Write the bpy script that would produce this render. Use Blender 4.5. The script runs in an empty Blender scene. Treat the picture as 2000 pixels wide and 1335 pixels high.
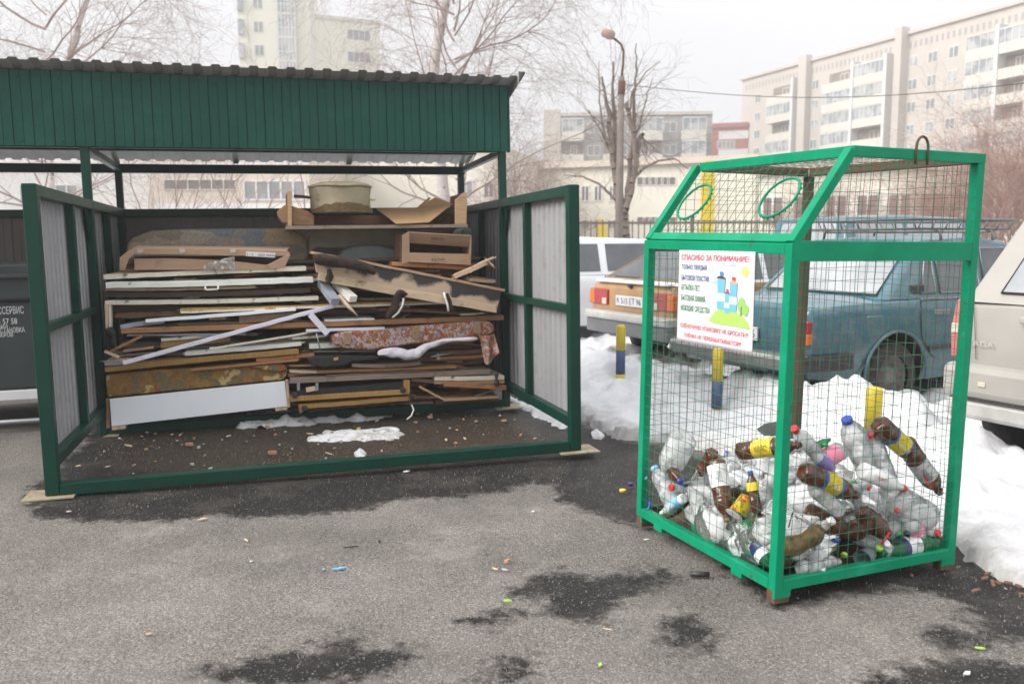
import bpy, math, random, bmesh
import numpy as np
from mathutils import Vector, Matrix, noise as mnoise
random.seed(7); rng = np.random.default_rng(7)
SC = bpy.context.scene
# ------------------------------------------------------------------ camera
F_PX = 1702.2; PITCH = 0.1183; ROLL = -0.0032; EYE = 1.45
_c, _s, _cr, _sr = math.cos(PITCH), math.sin(PITCH), math.cos(ROLL), math.sin(ROLL)
CF = Vector((0, _c, -_s)); CR = Vector((_cr, _sr*_s, _sr*_c)); CU = Vector((-_sr, _cr*_s, _cr*_c))
CAM = Vector((0, 0, EYE))
cam = bpy.data.cameras.new("camera"); camo = bpy.data.objects.new("camera", cam)
SC.collection.objects.link(camo); SC.camera = camo
camo.matrix_world = Matrix(((CR.x, CU.x, -CF.x, 0), (CR.y, CU.y, -CF.y, 0), (CR.z, CU.z, -CF.z, EYE), (0, 0, 0, 1)))
cam.sensor_width = 36; cam.lens = 36*F_PX/2000; cam.clip_start = 0.05; cam.clip_end = 3000
cam.dof.use_dof = True; cam.dof.focus_distance = 4.6; cam.dof.aperture_fstop = 2.9
# ------------------------------------------------------------------ world, sun, exposure
SUN = Vector((-0.80, -0.25, 0.60)).normalized()
w = bpy.data.worlds.new("World"); SC.world = w; w.use_nodes = True
nt = w.node_tree; nt.nodes.clear()
def wn(t, **k):
    n = nt.nodes.new(t)
    for a, b in k.items(): setattr(n, a, b)
    return n
sky = wn('ShaderNodeTexSky', sky_type='NISHITA', sun_disc=False)
sky.sun_elevation = math.asin(SUN.z); sky.sun_rotation = math.atan2(SUN.x, SUN.y)
hs = wn('ShaderNodeHueSaturation'); hs.inputs['Saturation'].default_value = 0.25
nt.links.new(sky.outputs[0], hs.inputs['Color'])
tc = wn('ShaderNodeTexCoord'); sx = wn('ShaderNodeSeparateXYZ'); nt.links.new(tc.outputs['Generated'], sx.inputs[0])
rp = wn('ShaderNodeValToRGB'); nt.links.new(sx.outputs['Z'], rp.inputs[0])
e = rp.color_ramp.elements; e[0].position = 0.0; e[0].color = (.52, .52, .54, 1); e[1].position = 0.7; e[1].color = (1, 1, 1, 1)
e2 = rp.color_ramp.elements.new(0.22); e2.color = (.58, .58, .597, 1)
nz = wn('ShaderNodeTexNoise'); nz.inputs['Scale'].default_value = 2.2; nz.inputs['Detail'].default_value = 4
nt.links.new(tc.outputs['Generated'], nz.inputs['Vector'])
nr = wn('ShaderNodeMapRange'); nr.inputs[3].default_value = .90; nr.inputs[4].default_value = 1.10; nt.links.new(nz.outputs[0], nr.inputs[0])
xr = wn('ShaderNodeMapRange'); xr.inputs[1].default_value = -.5; xr.inputs[2].default_value = .5
xr.inputs[3].default_value = .94; xr.inputs[4].default_value = 1.12; nt.links.new(sx.outputs['X'], xr.inputs[0])
mm = wn('ShaderNodeMath', operation='MULTIPLY'); nt.links.new(nr.outputs[0], mm.inputs[0]); nt.links.new(xr.outputs[0], mm.inputs[1])
m2 = wn('ShaderNodeMath', operation='MULTIPLY'); m2.inputs[1].default_value = 12.0; nt.links.new(mm.outputs[0], m2.inputs[0])
vs = wn('ShaderNodeVectorMath', operation='SCALE'); nt.links.new(rp.outputs[0], vs.inputs[0]); nt.links.new(m2.outputs[0], vs.inputs['Scale'])
mx = wn('ShaderNodeMixRGB'); mx.inputs[0].default_value = .88; nt.links.new(hs.outputs[0], mx.inputs[1]); nt.links.new(vs.outputs[0], mx.inputs[2])
bg = wn('ShaderNodeBackground'); bg.inputs[1].default_value = .1; nt.links.new(mx.outputs[0], bg.inputs[0])
wo = wn('ShaderNodeOutputWorld'); nt.links.new(bg.outputs[0], wo.inputs[0])
sl = bpy.data.lights.new("sun", 'SUN'); so = bpy.data.objects.new("sun", sl); SC.collection.objects.link(so)
sl.energy = 3.3; sl.angle = math.radians(38); sl.color = (1, .955, .89)
so.rotation_euler = (-SUN).to_track_quat('-Z', 'Y').to_euler()
SC.view_settings.view_transform = 'Standard'; SC.view_settings.look = 'None'
SC.view_settings.exposure = 0.70; SC.view_settings.gamma = 1; SC.view_settings.use_curve_mapping = False
SC.cycles.max_bounces = 8; SC.cycles.transparent_max_bounces = 32; SC.cycles.transmission_bounces = 6
SC.cycles.use_denoising = True; SC.cycles.caustics_refractive = False; SC.cycles.caustics_reflective = False
SC.cycles.sample_clamp_indirect = 4
# ------------------------------------------------------------------ pixel -> world helpers (photo pixels, 2000 x 1335)
def ray(px, py): return CF + CR*((px-1000)/F_PX) - CU*((py-667.5)/F_PX)
def gnd(px, py, z=0.0):
    d = ray(px, py); t = (z-EYE)/d.z; return CAM + d*t
def atY(px, py, Y):
    d = ray(px, py); return CAM + d*(Y/d.y)
def frame(N, a, t, u):
    A = Vector((math.cos(a)*math.cos(t), math.sin(a)*math.cos(t), math.sin(t)))
    B = Vector((-math.sin(a)*math.cos(u), math.cos(a)*math.cos(u), math.sin(u)))
    Z = A.cross(B)
    return Matrix(((A.x, B.x, Z.x, N[0]), (A.y, B.y, Z.y, N[1]), (A.z, B.z, Z.z, N[2]), (0, 0, 0, 1)))
CAGE = frame((1.0376, 3.314, 0.0), .4107, -.0099, .0117); CW, CD, CH0, CH1, CH2, CK = 1.0023, 1.0377, .0534, 1.4285, 1.8038, .2777
SHED = frame((-2.625, 4.8502, 0.0), .2788, .0114, -.0103); SW, SD1, SD2, SHS, SHF = 3.1648, 1.70, 3.2675, 1.7569, 2.141
CAGEi = CAGE.inverted(); SHEDi = SHED.inverted()
def hit(Mi, axis, val, px, py):
    o = Mi @ CAM; d = Mi.to_3x3() @ ray(px, py); t = (val-o[axis])/d[axis]; return o + d*t
def J(px, py, v): return hit(SHEDi, 1, v, px, py)          # shed-local point on the plane v
# ------------------------------------------------------------------ mesh builder
class MB:
    def __init__(s): s.v = []; s.f = []; s.m = []; s.sm = []
    def add(s, vs, fs, mi=0, smooth=False):
        o = len(s.v); s.v += [Vector(p) for p in vs]
        for f in fs: s.f.append([i+o for i in f]); s.m.append(mi); s.sm.append(smooth)
        return s
    def box(s, x0, x1, y0, y1, z0, z1, mi=0, M=None):
        p = [Vector((x, y, z)) for z in (z0, z1) for y in (y0, y1) for x in (x0, x1)]
        if M is not None: p = [M @ q for q in p]
        return s.add(p, [(0, 2, 3, 1), (4, 5, 7, 6), (0, 1, 5, 4), (2, 6, 7, 3), (0, 4, 6, 2), (1, 3, 7, 5)], mi)
    def beam(s, p0, p1, w, h, mi=0, up=(0, 0, 1)):
        p0, p1 = Vector(p0), Vector(p1); d = (p1-p0).normalized(); u = Vector(up)
        if abs(d.dot(u)) > .99: u = Vector((0, 1, 0))
        x = d.cross(u).normalized(); z = x.cross(d).normalized()
        p = [c + x*a*w/2 + z*b*h/2 for c in (p0, p1) for b in (-1, 1) for a in (-1, 1)]
        return s.add(p, [(0, 2, 3, 1), (4, 5, 7, 6), (0, 1, 5, 4), (2, 6, 7, 3), (0, 4, 6, 2), (1, 3, 7, 5)], mi)
    def tube(s, pts, r, n=8, mi=0, closed=False, cap=True):
        pts = [Vector(p) for p in pts]; k = len(pts)
        rr = r if isinstance(r, (list, tuple)) else [r]*k
        vs = []; fs = []; nrm = None
        for i, p in enumerate(pts):
            a = pts[(i-1) % k] if (closed or i > 0) else p; b = pts[(i+1) % k] if (closed or i < k-1) else p
            d = (b-a).normalized()
            if nrm is None: nrm = d.orthogonal().normalized()
            nrm = (nrm - d*nrm.dot(d)); nrm = nrm.normalized() if nrm.length > 1e-6 else d.orthogonal().normalized()
            bn = d.cross(nrm)
            for j in range(n):
                t = 2*math.pi*j/n; vs.append(p + (nrm*math.cos(t)+bn*math.sin(t))*rr[i])
        for i in range(k if closed else k-1):
            for j in range(n):
                a = i*n+j; b = i*n+(j+1) % n; c = ((i+1) % k)*n+(j+1) % n; d = ((i+1) % k)*n+j
                fs.append((a, b, c, d))
        s.add(vs, fs, mi, True)
        if cap and not closed:
            o = len(s.v)-k*n
            s.f.append([o+j for j in range(n)][::-1]); s.m.append(mi); s.sm.append(False)
            s.f.append([o+(k-1)*n+j for j in range(n)]); s.m.append(mi); s.sm.append(False)
        return s
    def lathe(s, prof, n=24, mi=0, M=None, fn=None, smooth=True, capb=True, capt=True):
        vs = []; fs = []
        for (z, r) in prof:
            for j in range(n):
                t = 2*math.pi*j/n; rr = r if fn is None else fn(z, r, t)
                vs.append(Vector((rr*math.cos(t), rr*math.sin(t), z)))
        for i in range(len(prof)-1):
            for j in range(n):
                fs.append((i*n+j, i*n+(j+1) % n, (i+1)*n+(j+1) % n, (i+1)*n+j))
        if M is not None: vs = [M @ q for q in vs]
        o = len(s.v); s.add(vs, fs, mi, smooth)
        if capb: s.f.append([o+j for j in range(n)][::-1]); s.m.append(mi); s.sm.append(False)
        if capt: s.f.append([o+(len(prof)-1)*n+j for j in range(n)]); s.m.append(mi); s.sm.append(False)
        return s
    def prism(s, poly, fn, d, mi=0, mi2=None):
        """poly: 2-D points; fn(x, y, t) -> point, t = 0 front, d back"""
        n = len(poly); a = [fn(x, y, 0) for x, y in poly]; b = [fn(x, y, d) for x, y in poly]
        s.add(a+b, [tuple(range(n))], mi); o = len(s.v)-2*n; m2 = mi if mi2 is None else mi2
        s.f.append([o+n+i for i in range(n)][::-1]); s.m.append(m2); s.sm.append(False)
        for i in range(n): s.f.append([o+i, o+n+i, o+n+(i+1) % n, o+(i+1) % n]); s.m.append(m2); s.sm.append(False)
        return s
    def grid(s, nx, ny, fn, mi=0, smooth=True):
        vs = [fn(i/nx, j/ny) for j in range(ny+1) for i in range(nx+1)]
        fs = [(j*(nx+1)+i, j*(nx+1)+i+1, (j+1)*(nx+1)+i+1, (j+1)*(nx+1)+i) for j in range(ny) for i in range(nx)]
        return s.add(vs, fs, mi, smooth)
    def build(s, name, mats, parent=None, M=None, recenter=None, bevel=0, seg=2, solid=0, sub=0, fix=True):
        me = bpy.data.meshes.new(name); vs = s.v if M is None else [M @ p for p in s.v]
        loc = Vector((0, 0, 0))
        if recenter is None: recenter = parent is None
        if recenter and vs:
            xs = [p.x for p in vs]; ys = [p.y for p in vs]; zs = [p.z for p in vs]
            loc = Vector(((min(xs)+max(xs))/2, (min(ys)+max(ys))/2, min(zs))); vs = [p-loc for p in vs]
        me.from_pydata([tuple(p) for p in vs], [], s.f)
        if not isinstance(mats, (list, tuple)): mats = [mats]
        for m in mats: me.materials.append(m)
        me.polygons.foreach_set('material_index', s.m); me.polygons.foreach_set('use_smooth', s.sm)
        if fix:
            bm = bmesh.new(); bm.from_mesh(me); bmesh.ops.recalc_face_normals(bm, faces=bm.faces); bm.to_mesh(me); bm.free()
        me.update()
        o = bpy.data.objects.new(name, me); SC.collection.objects.link(o); o.location = loc
        if parent is not None: o.parent = parent
        if bevel:
            b = o.modifiers.new('bevel', 'BEVEL'); b.width = bevel; b.segments = seg; b.limit_method = 'ANGLE'; b.angle_limit = math.radians(40)
            b.harden_normals = False
        if sub:
            b = o.modifiers.new('sub', 'SUBSURF'); b.levels = sub; b.render_levels = sub
        if solid:
            b = o.modifiers.new('solid', 'SOLIDIFY'); b.thickness = solid; b.offset = 0
        return o
def tag(o, label, cat=None, group=None, kind=None):
    if label: o['label'] = label
    if cat: o['category'] = cat
    if group: o['group'] = group
    if kind: o['kind'] = kind
    return o
def thing(name, M, label, cat, group=None):
    o = bpy.data.objects.new(name, None); SC.collection.objects.link(o); o.empty_display_size = .1
    o.matrix_world = M if isinstance(M, Matrix) else Matrix.Translation(Vector(M))
    return tag(o, label, cat, group)
def dup(root, M, label=None, group=None):
    r = root.copy(); SC.collection.objects.link(r); r.matrix_world = M
    if label: r['label'] = label
    if group: r['group'] = group
    for ch in list(root.children):
        c = ch.copy(); SC.collection.objects.link(c); c.parent = r
    return r
def text(s, mat, parent, M, width=None, height=None, name='lettering', shear=0, bold=0, ext=.0004):
    """text whose lower-left corner sits at the origin of M, x along the writing, y up"""
    cu = bpy.data.curves.new('t', 'FONT'); cu.body = s; cu.size = 1; cu.extrude = 0; cu.shear = shear; cu.offset = bold; cu.resolution_u = 3
    to = bpy.data.objects.new('t', cu); SC.collection.objects.link(to)
    dg = bpy.context.evaluated_depsgraph_get(); me = bpy.data.meshes.new_from_object(to.evaluated_get(dg))
    bpy.data.objects.remove(to)
    n = len(me.vertices)
    if n == 0: return None
    co = np.zeros(n*3); me.vertices.foreach_get('co', co); co = co.reshape(-1, 3)
    mn = co.min(0); sz = co.max(0)-mn; kx = 1; ky = 1
    if height: ky = height/max(sz[1], 1e-5); kx = ky
    if width: kx = width/sz[0]
    if width and not height: ky = kx
    co = (co-mn)*[kx, ky, 1]
    m = np.array(M); co = co @ m[:3, :3].T + m[:3, 3]
    me.vertices.foreach_set('co', co.ravel()); me.materials.clear(); me.materials.append(mat); me.update()
    o = bpy.data.objects.new(name, me); SC.collection.objects.link(o); o.parent = parent
    return o
def N3(x, y, z=0, s=1): return mnoise.noise(Vector((x*s, y*s, z*s)))
def FB(x, y, z=0, s=1, o=4): return mnoise.fractal(Vector((x*s, y*s, z*s)), 1, 2, o)
# ------------------------------------------------------------------ materials
def _nodes(name):
    m = bpy.data.materials.new(name); m.use_nodes = True; t = m.node_tree; t.nodes.clear()
    o = t.nodes.new('ShaderNodeOutputMaterial'); b = t.nodes.new('ShaderNodeBsdfPrincipled'); t.links.new(b.outputs[0], o.inputs[0])
    return m, t, b, o
def _c(c): return (c[0], c[1], c[2], 1)
def mat(name, c1, c2=None, scale=6, rough=.6, metal=0, bump=0, bscale=80, st=(1, 1, 1), lo=.35, hi=.65, spec=.5, dirt=None, dscale=3, dlo=.55, dhi=.7, coat=0, rvar=0):
    m, t, b, o = _nodes(name); L = t.links.new; N = t.nodes.new
    b.inputs['Roughness'].default_value = rough; b.inputs['Metallic'].default_value = metal
    b.inputs['Specular IOR Level'].default_value = spec; b.inputs['Coat Weight'].default_value = coat
    tc = N('ShaderNodeTexCoord'); mp = N('ShaderNodeMapping'); mp.inputs['Scale'].default_value = st; L(tc.outputs['Object'], mp.inputs[0])
    nz = N('ShaderNodeTexNoise'); nz.inputs['Scale'].default_value = scale; nz.inputs['Detail'].default_value = 6; nz.inputs['Roughness'].default_value = .6; L(mp.outputs[0], nz.inputs['Vector'])
    c2 = c2 or tuple(x*.85 for x in c1)
    r = N('ShaderNodeValToRGB'); r.color_ramp.elements[0].position = lo; r.color_ramp.elements[1].position = hi
    r.color_ramp.elements[0].color = _c(c1); r.color_ramp.elements[1].color = _c(c2); L(nz.outputs[0], r.inputs[0]); col = r.outputs[0]
    if dirt:
        n2 = N('ShaderNodeTexNoise'); n2.inputs['Scale'].default_value = dscale; n2.inputs['Detail'].default_value = 8; n2.inputs['Roughness'].default_value = .7; L(tc.outputs['Object'], n2.inputs['Vector'])
        mr = N('ShaderNodeMapRange'); mr.inputs[1].default_value = dlo; mr.inputs[2].default_value = dhi; L(n2.outputs[0], mr.inputs[0])
        mx = N('ShaderNodeMixRGB'); L(mr.outputs[0], mx.inputs[0]); L(col, mx.inputs[1]); mx.inputs[2].default_value = _c(dirt); col = mx.outputs[0]
    L(col, b.inputs['Base Color'])
    if rvar:
        rr = N('ShaderNodeMapRange'); rr.inputs[3].default_value = rough-rvar; rr.inputs[4].default_value = rough+rvar; L(nz.outputs[0], rr.inputs[0]); L(rr.outputs[0], b.inputs['Roughness'])
    if bump:
        n3 = N('ShaderNodeTexNoise'); n3.inputs['Scale'].default_value = bscale; n3.inputs['Detail'].default_value = 4; L(mp.outputs[0], n3.inputs['Vector'])
        bp = N('ShaderNodeBump'); bp.inputs['Strength'].default_value = bump; bp.inputs['Distance'].default_value = .01; L(n3.outputs[0], bp.inputs['Height']); L(bp.outputs[0], b.inputs['Normal'])
    return m
def wood(name, c1, c2, rough=.75, st=(1.2, 14, 30), dirt=None, **k):
    return mat(name, c1, c2, scale=4, rough=rough, bump=.35, bscale=12, st=st, lo=.3, hi=.7, dirt=dirt, dscale=5, **k)
def cells(name, cols, scale=10, rough=.9, st=(1, 1, 1), warp=.15, bump=.2):
    """patchwork of colours: printed cloth"""
    m, t, b, o = _nodes(name); L = t.links.new; N = t.nodes.new; b.inputs['Roughness'].default_value = rough
    tc = N('ShaderNodeTexCoord'); mp = N('ShaderNodeMapping'); mp.inputs['Scale'].default_value = st; L(tc.outputs['Object'], mp.inputs[0])
    nz = N('ShaderNodeTexNoise'); nz.inputs['Scale'].default_value = 14; nz.inputs['Detail'].default_value = 3; L(mp.outputs[0], nz.inputs['Vector'])
    sc = N('ShaderNodeVectorMath'); sc.operation = 'SCALE'; sc.inputs['Scale'].default_value = warp; L(nz.outputs['Color'], sc.inputs[0])
    ad = N('ShaderNodeVectorMath'); L(mp.outputs[0], ad.inputs[0]); L(sc.outputs[0], ad.inputs[1])
    vo = N('ShaderNodeTexVoronoi'); vo.inputs['Scale'].default_value = scale; L(ad.outputs[0], vo.inputs['Vector'])
    sp = N('ShaderNodeSeparateXYZ'); L(vo.outputs['Color'], sp.inputs[0])
    r = N('ShaderNodeValToRGB'); r.color_ramp.interpolation = 'CONSTANT'; E_ = r.color_ramp.elements
    E_[0].color = _c(cols[0]); E_[0].position = 0; E_[1].color = _c(cols[1]); E_[1].position = 1/len(cols)
    for i, c in enumerate(cols[2:]): x = E_.new((i+2)/len(cols)); x.color = _c(c)
    L(sp.outputs[0], r.inputs[0])
    n2 = N('ShaderNodeTexNoise'); n2.inputs['Scale'].default_value = 60; n2.inputs['Detail'].default_value = 3; L(tc.outputs['Object'], n2.inputs['Vector'])
    mx = N('ShaderNodeMixRGB'); mx.blend_type = 'MULTIPLY'; mx.inputs[0].default_value = .6; L(r.outputs[0], mx.inputs[1]); L(n2.outputs[0], mx.inputs[2])
    br = N('ShaderNodeBrightContrast'); br.inputs['Bright'].default_value = .02; br.inputs['Contrast'].default_value = .1; L(mx.outputs[0], br.inputs[0])
    L(br.outputs[0], b.inputs['Base Color'])
    bp = N('ShaderNodeBump'); bp.inputs['Strength'].default_value = bump; bp.inputs['Distance'].default_value = .01; L(n2.outputs[0], bp.inputs['Height']); L(bp.outputs[0], b.inputs['Normal'])
    return m
def film(name, tint=(1, 1, 1), body=(.85, .87, .9), op=.2, rough=.12, bump=.5, bscale=25, ior=1.38):
    """thin see-through plastic: clear + gloss + a little milk"""
    m = bpy.data.materials.new(name); m.use_nodes = True; t = m.node_tree; t.nodes.clear(); L = t.links.new; N = t.nodes.new
    o = N('ShaderNodeOutputMaterial'); tr = N('ShaderNodeBsdfTransparent'); tr.inputs[0].default_value = _c(tint)
    df = N('ShaderNodeBsdfDiffuse'); df.inputs[0].default_value = _c(body); tl = N('ShaderNodeBsdfTranslucent'); tl.inputs[0].default_value = _c(body)
    a0 = N('ShaderNodeMixShader'); L(df.outputs[0], a0.inputs[1]); L(tl.outputs[0], a0.inputs[2])
    gl = N('ShaderNodeBsdfGlossy'); gl.inputs['Roughness'].default_value = rough
    tc = N('ShaderNodeTexCoord'); nz = N('ShaderNodeTexNoise'); nz.inputs['Scale'].default_value = bscale; nz.inputs['Detail'].default_value = 5; L(tc.outputs['Object'], nz.inputs['Vector'])
    bp = N('ShaderNodeBump'); bp.inputs['Strength'].default_value = bump; bp.inputs['Distance'].default_value = .01; L(nz.outputs[0], bp.inputs['Height'])
    L(bp.outputs[0], gl.inputs['Normal'])
    mr = N('ShaderNodeMapRange'); mr.inputs[1].default_value = .35; mr.inputs[2].default_value = .7; mr.inputs[3].default_value = op*.5; mr.inputs[4].default_value = op*1.6; L(nz.outputs[0], mr.inputs[0])
    a1 = N('ShaderNodeMixShader'); L(mr.outputs[0], a1.inputs[0]); L(tr.outputs[0], a1.inputs[1]); L(a0.outputs[0], a1.inputs[2])
    fr = N('ShaderNodeFresnel'); fr.inputs[0].default_value = ior; L(bp.outputs[0], fr.inputs['Normal'])
    a2 = N('ShaderNodeMixShader'); L(fr.outputs[0], a2.inputs[0]); L(a1.outputs[0], a2.inputs[1]); L(gl.outputs[0], a2.inputs[2]); L(a2.outputs[0], o.inputs[0])
    return m
def glassy(name, c, rough=.08, c2=None):
    return mat(name, c, c2, rough=rough, spec=.8, scale=2)
M = {}
M['cage'] = mat('cage_green_paint', (.001, .25, .125), (.001, .205, .105), scale=5, spec=.12, rough=.45, bump=.12, bscale=30, dirt=(.16, .24, .17), dscale=22, dlo=.64, dhi=.70, rvar=.08)
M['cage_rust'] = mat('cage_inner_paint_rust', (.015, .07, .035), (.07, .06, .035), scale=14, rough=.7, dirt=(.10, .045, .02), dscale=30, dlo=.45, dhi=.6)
def rusty(m, sc=11, lo=.60, hi=.66, c=(.06, .085, .05)):
    t = m.node_tree; L = t.links.new; N = t.nodes.new; b = t.nodes['Principled BSDF']; src = b.inputs['Base Color'].links[0].from_socket
    tc = N('ShaderNodeTexCoord'); n = N('ShaderNodeTexNoise'); n.inputs['Scale'].default_value = sc; n.inputs['Detail'].default_value = 9; n.inputs['Roughness'].default_value = .75; L(tc.outputs['Object'], n.inputs['Vector'])
    r = N('ShaderNodeMapRange'); L(n.outputs[0], r.inputs[0]); r.inputs[1].default_value = lo; r.inputs[2].default_value = hi
    x = N('ShaderNodeMixRGB'); L(r.outputs[0], x.inputs[0]); L(src, x.inputs[1]); x.inputs[2].default_value = _c(c); L(x.outputs[0], b.inputs['Base Color'])
rusty(M['cage']); rusty(M['cage'], 26, .645, .665, (.11, .055, .03)); rusty(M['cage'], 3.5, .52, .72, (.012, .30, .17))
M['wire'] = mat('mesh_wire_green', (.010, .20, .10), (.03, .13, .06), scale=20, rough=.5)
M['wire_rust'] = mat('mesh_wire_rust', (.13, .05, .03), (.05, .06, .035), scale=12, rough=.7)
M['rust'] = mat('rusty_steel', (.14, .07, .04), (.07, .04, .025), scale=25, rough=.85, bump=.3)
M['shed'] = mat('shed_green_paint', (.001, .042, .027), (.001, .034, .023), scale=7, spec=.22, rough=.4, bump=.05, bscale=30, dirt=(.14, .17, .14), dscale=35, dlo=.70, dhi=.78, rvar=.08)
M['fascia'] = mat('fascia_sheet_green', (.006, .066, .046), (.005, .056, .043), scale=1.2, spec=.15, rough=.48, bump=.04, bscale=3, dirt=(.05, .13, .10), dscale=10, dlo=.68, dhi=.9)
M['zinc'] = mat('sheet_light_grey', (.33, .33, .345), (.27, .27, .29), scale=3, rough=.5, st=(1, 1, .3), dirt=(.2, .18, .16), dscale=9, dlo=.55, dhi=.85, bump=.03, bscale=20)
M['roofgrey'] = mat('roof_sheet_grey', (.36, .345, .345), (.30, .29, .29), scale=4, rough=.5)
M['roofunder'] = mat('roof_sheet_underside', (.36, .36, .37), (.26, .26, .27), scale=4, rough=.5)
M['rearwall'] = mat('rear_sheet_brown', (.16, .13, .118), (.13, .108, .098), scale=3, rough=.55)
rusty(M['fascia'], 2.2, .50, .75, (.014, .085, .066)); rusty(M['shed'], 30, .66, .69, (.07, .08, .065)); rusty(M['zinc'], 5, .56, .74, (.21, .195, .18))
M['plate'] = mat('base_plate', (.28, .30, .21), (.30, .20, .12), scale=14, rough=.6, dirt=(.16, .07, .03), dscale=20)
M['white'] = mat('white_laminate', (.86, .90, .95), (.83, .87, .92), scale=3, rough=.35, dirt=(.40, .36, .31), dscale=14, dlo=.66, dhi=.85)
M['cream'] = mat('cream_painted_wood', (.74, .70, .58), (.64, .60, .48), scale=5, rough=.6, st=(1, 8, 8), bump=.2, dirt=(.16, .10, .06), dscale=11, dlo=.56, dhi=.68)
M['creamw'] = mat('white_painted_wood', (.84, .85, .80), (.76, .77, .71), scale=5, rough=.5, st=(1, 8, 8), bump=.2, dirt=(.22, .16, .1), dscale=10, dlo=.62, dhi=.72)
M['lilac'] = mat('plastic_trim', (.74, .74, .84), (.68, .68, .79), scale=3, rough=.35, st=(1, 6, 6), dirt=(.4, .37, .35), dscale=12, dlo=.6, dhi=.9)
M['bluegrey'] = mat('blue_grey_board', (.34, .38, .46), (.26, .29, .35), scale=8, rough=.6, dirt=(.2, .16, .12), dscale=9)
M['pine'] = wood('pine_wood', (.52, .34, .20), (.36, .22, .12), dirt=(.12, .08, .05))
M['palew'] = wood('pale_wood', (.68, .53, .38), (.52, .38, .24), dirt=(.2, .13, .08))
M['brown'] = wood('brown_wood', (.33, .18, .10), (.19, .10, .055), dirt=(.06, .04, .025))
M['orange'] = wood('orange_veneer', (.42, .21, .085), (.28, .13, .05), dirt=(.08, .05, .03))
M['greywood'] = wood('weathered_wood', (.29, .23, .18), (.17, .135, .105), dirt=(.05, .04, .03))
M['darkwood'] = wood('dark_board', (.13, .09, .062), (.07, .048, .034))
M['chip'] = mat('chipboard', (.38, .26, .15), (.24, .15, .08), scale=90, rough=.9, bump=.5, bscale=150)
M['foam'] = mat('torn_foam', (.52, .34, .12), (.40, .24, .08), scale=40, rough=.95, bump=.8, bscale=90)
M['ochre'] = mat('ribbed_ochre_fabric', (.44, .26, .08), (.32, .18, .05), scale=10, rough=.9, st=(16, 1, .4), lo=.4, hi=.6, bump=.7, bscale=12)
M['floral'] = cells('floral_fabric', [(.34, .20, .08), (.28, .17, .07), (.38, .23, .09), (.36, .21, .08), (.44, .12, .08), (.31, .20, .10), (.24, .20, .12), (.60, .48, .24), (.34, .2, .08), (.20, .19, .13)], scale=15, warp=.2)
M['couch'] = cells('printed_couch_fabric', [(.55, .45, .40), (.45, .15, .07), (.40, .30, .40), (.60, .50, .45), (.42, .22, .10), (.30, .2, .18), (.55, .48, .5), (.38, .12, .06)], scale=32, warp=.35)
M['mattress'] = cells('dark_patterned_fabric', [(.38, .32, .25), (.32, .30, .28), (.44, .34, .22), (.29, .25, .20), (.40, .36, .29), (.25, .27, .30)], scale=5, st=(1, 1, 2.2), warp=.05)
M['cushion'] = mat('dusty_beige_cushion', (.46, .40, .32), (.36, .31, .25), scale=5, rough=.95, bump=.3)
M['card'] = mat('cardboard', (.40, .27, .18), (.34, .22, .145), scale=3, rough=.9, st=(1, 1, 6), bump=.12, bscale=40, dirt=(.22, .15, .1), dscale=6, dlo=.58, dhi=.8)
M['cardb'] = mat('cardboard_brown', (.33, .20, .105), (.27, .155, .08), scale=3, rough=.9, bump=.12, bscale=40)
M['shell'] = mat('blue_grey_shell', (.17, .21, .215), (.13, .165, .17), scale=6, rough=.55, dirt=(.06, .06, .05), dscale=50, dlo=.64, dhi=.7)
M['pouf'] = mat('beige_leatherette', (.36, .31, .21), (.27, .23, .15), scale=6, rough=.6, bump=.5, bscale=8, dirt=(.12, .09, .04), dscale=8, dlo=.6, dhi=.7)
M['torn'] = mat('torn_brown_stuffing', (.16, .11, .05), (.09, .06, .03), scale=30, rough=1, bump=1, bscale=40)
M['black'] = mat('black_cloth', (.018, .017, .018), (.03, .028, .028), scale=20, rough=.9, bump=.4)
M['blackp'] = mat('black_plastic', (.02, .02, .022), (.03, .03, .033), scale=20, rough=.45)
M['fur'] = mat('dark_brown_felt', (.045, .025, .018), (.02, .012, .01), scale=30, rough=1, bump=1, bscale=60)
M['fluff'] = mat('white_fibre_filling', (.66, .64, .70), (.55, .53, .58), scale=9, rough=1, bump=.8, bscale=25)
M['metal'] = mat('grey_metal', (.35, .36, .38), (.25, .26, .28), rough=.4, metal=.7)
M['paper'] = mat('white_paper', (.66, .66, .68), (.62, .62, .64), rough=.6)
M['ink'] = mat('black_ink', (.03, .03, .035), rough=.7)
def scorched():
    m, t, b, o = _nodes('scorched_door'); L = t.links.new; N = t.nodes.new; b.inputs['Roughness'].default_value = .8
    tc = N('ShaderNodeTexCoord'); g = N('ShaderNodeSeparateXYZ'); L(tc.outputs['Generated'], g.inputs[0])
    nz = N('ShaderNodeTexNoise'); nz.inputs['Scale'].default_value = 5; nz.inputs['Detail'].default_value = 6; L(tc.outputs['Object'], nz.inputs['Vector'])
    at = N('ShaderNodeAttribute'); at.attribute_name = 'soot'
    a = N('ShaderNodeMath'); a.operation = 'MULTIPLY_ADD'; L(nz.outputs[0], a.inputs[0]); a.inputs[1].default_value = 1.3; L(at.outputs['Fac'], a.inputs[2])
    r = N('ShaderNodeValToRGB'); r.color_ramp.elements[0].position = .85; r.color_ramp.elements[1].position = 1.12
    r.color_ramp.elements[0].color = (.50, .38, .27, 1); r.color_ramp.elements[1].color = (.035, .032, .034, 1); L(a.outputs[0], r.inputs[0]); L(r.outputs[0], b.inputs['Base Color'])
    return m
M['scorched'] = scorched()
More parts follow.
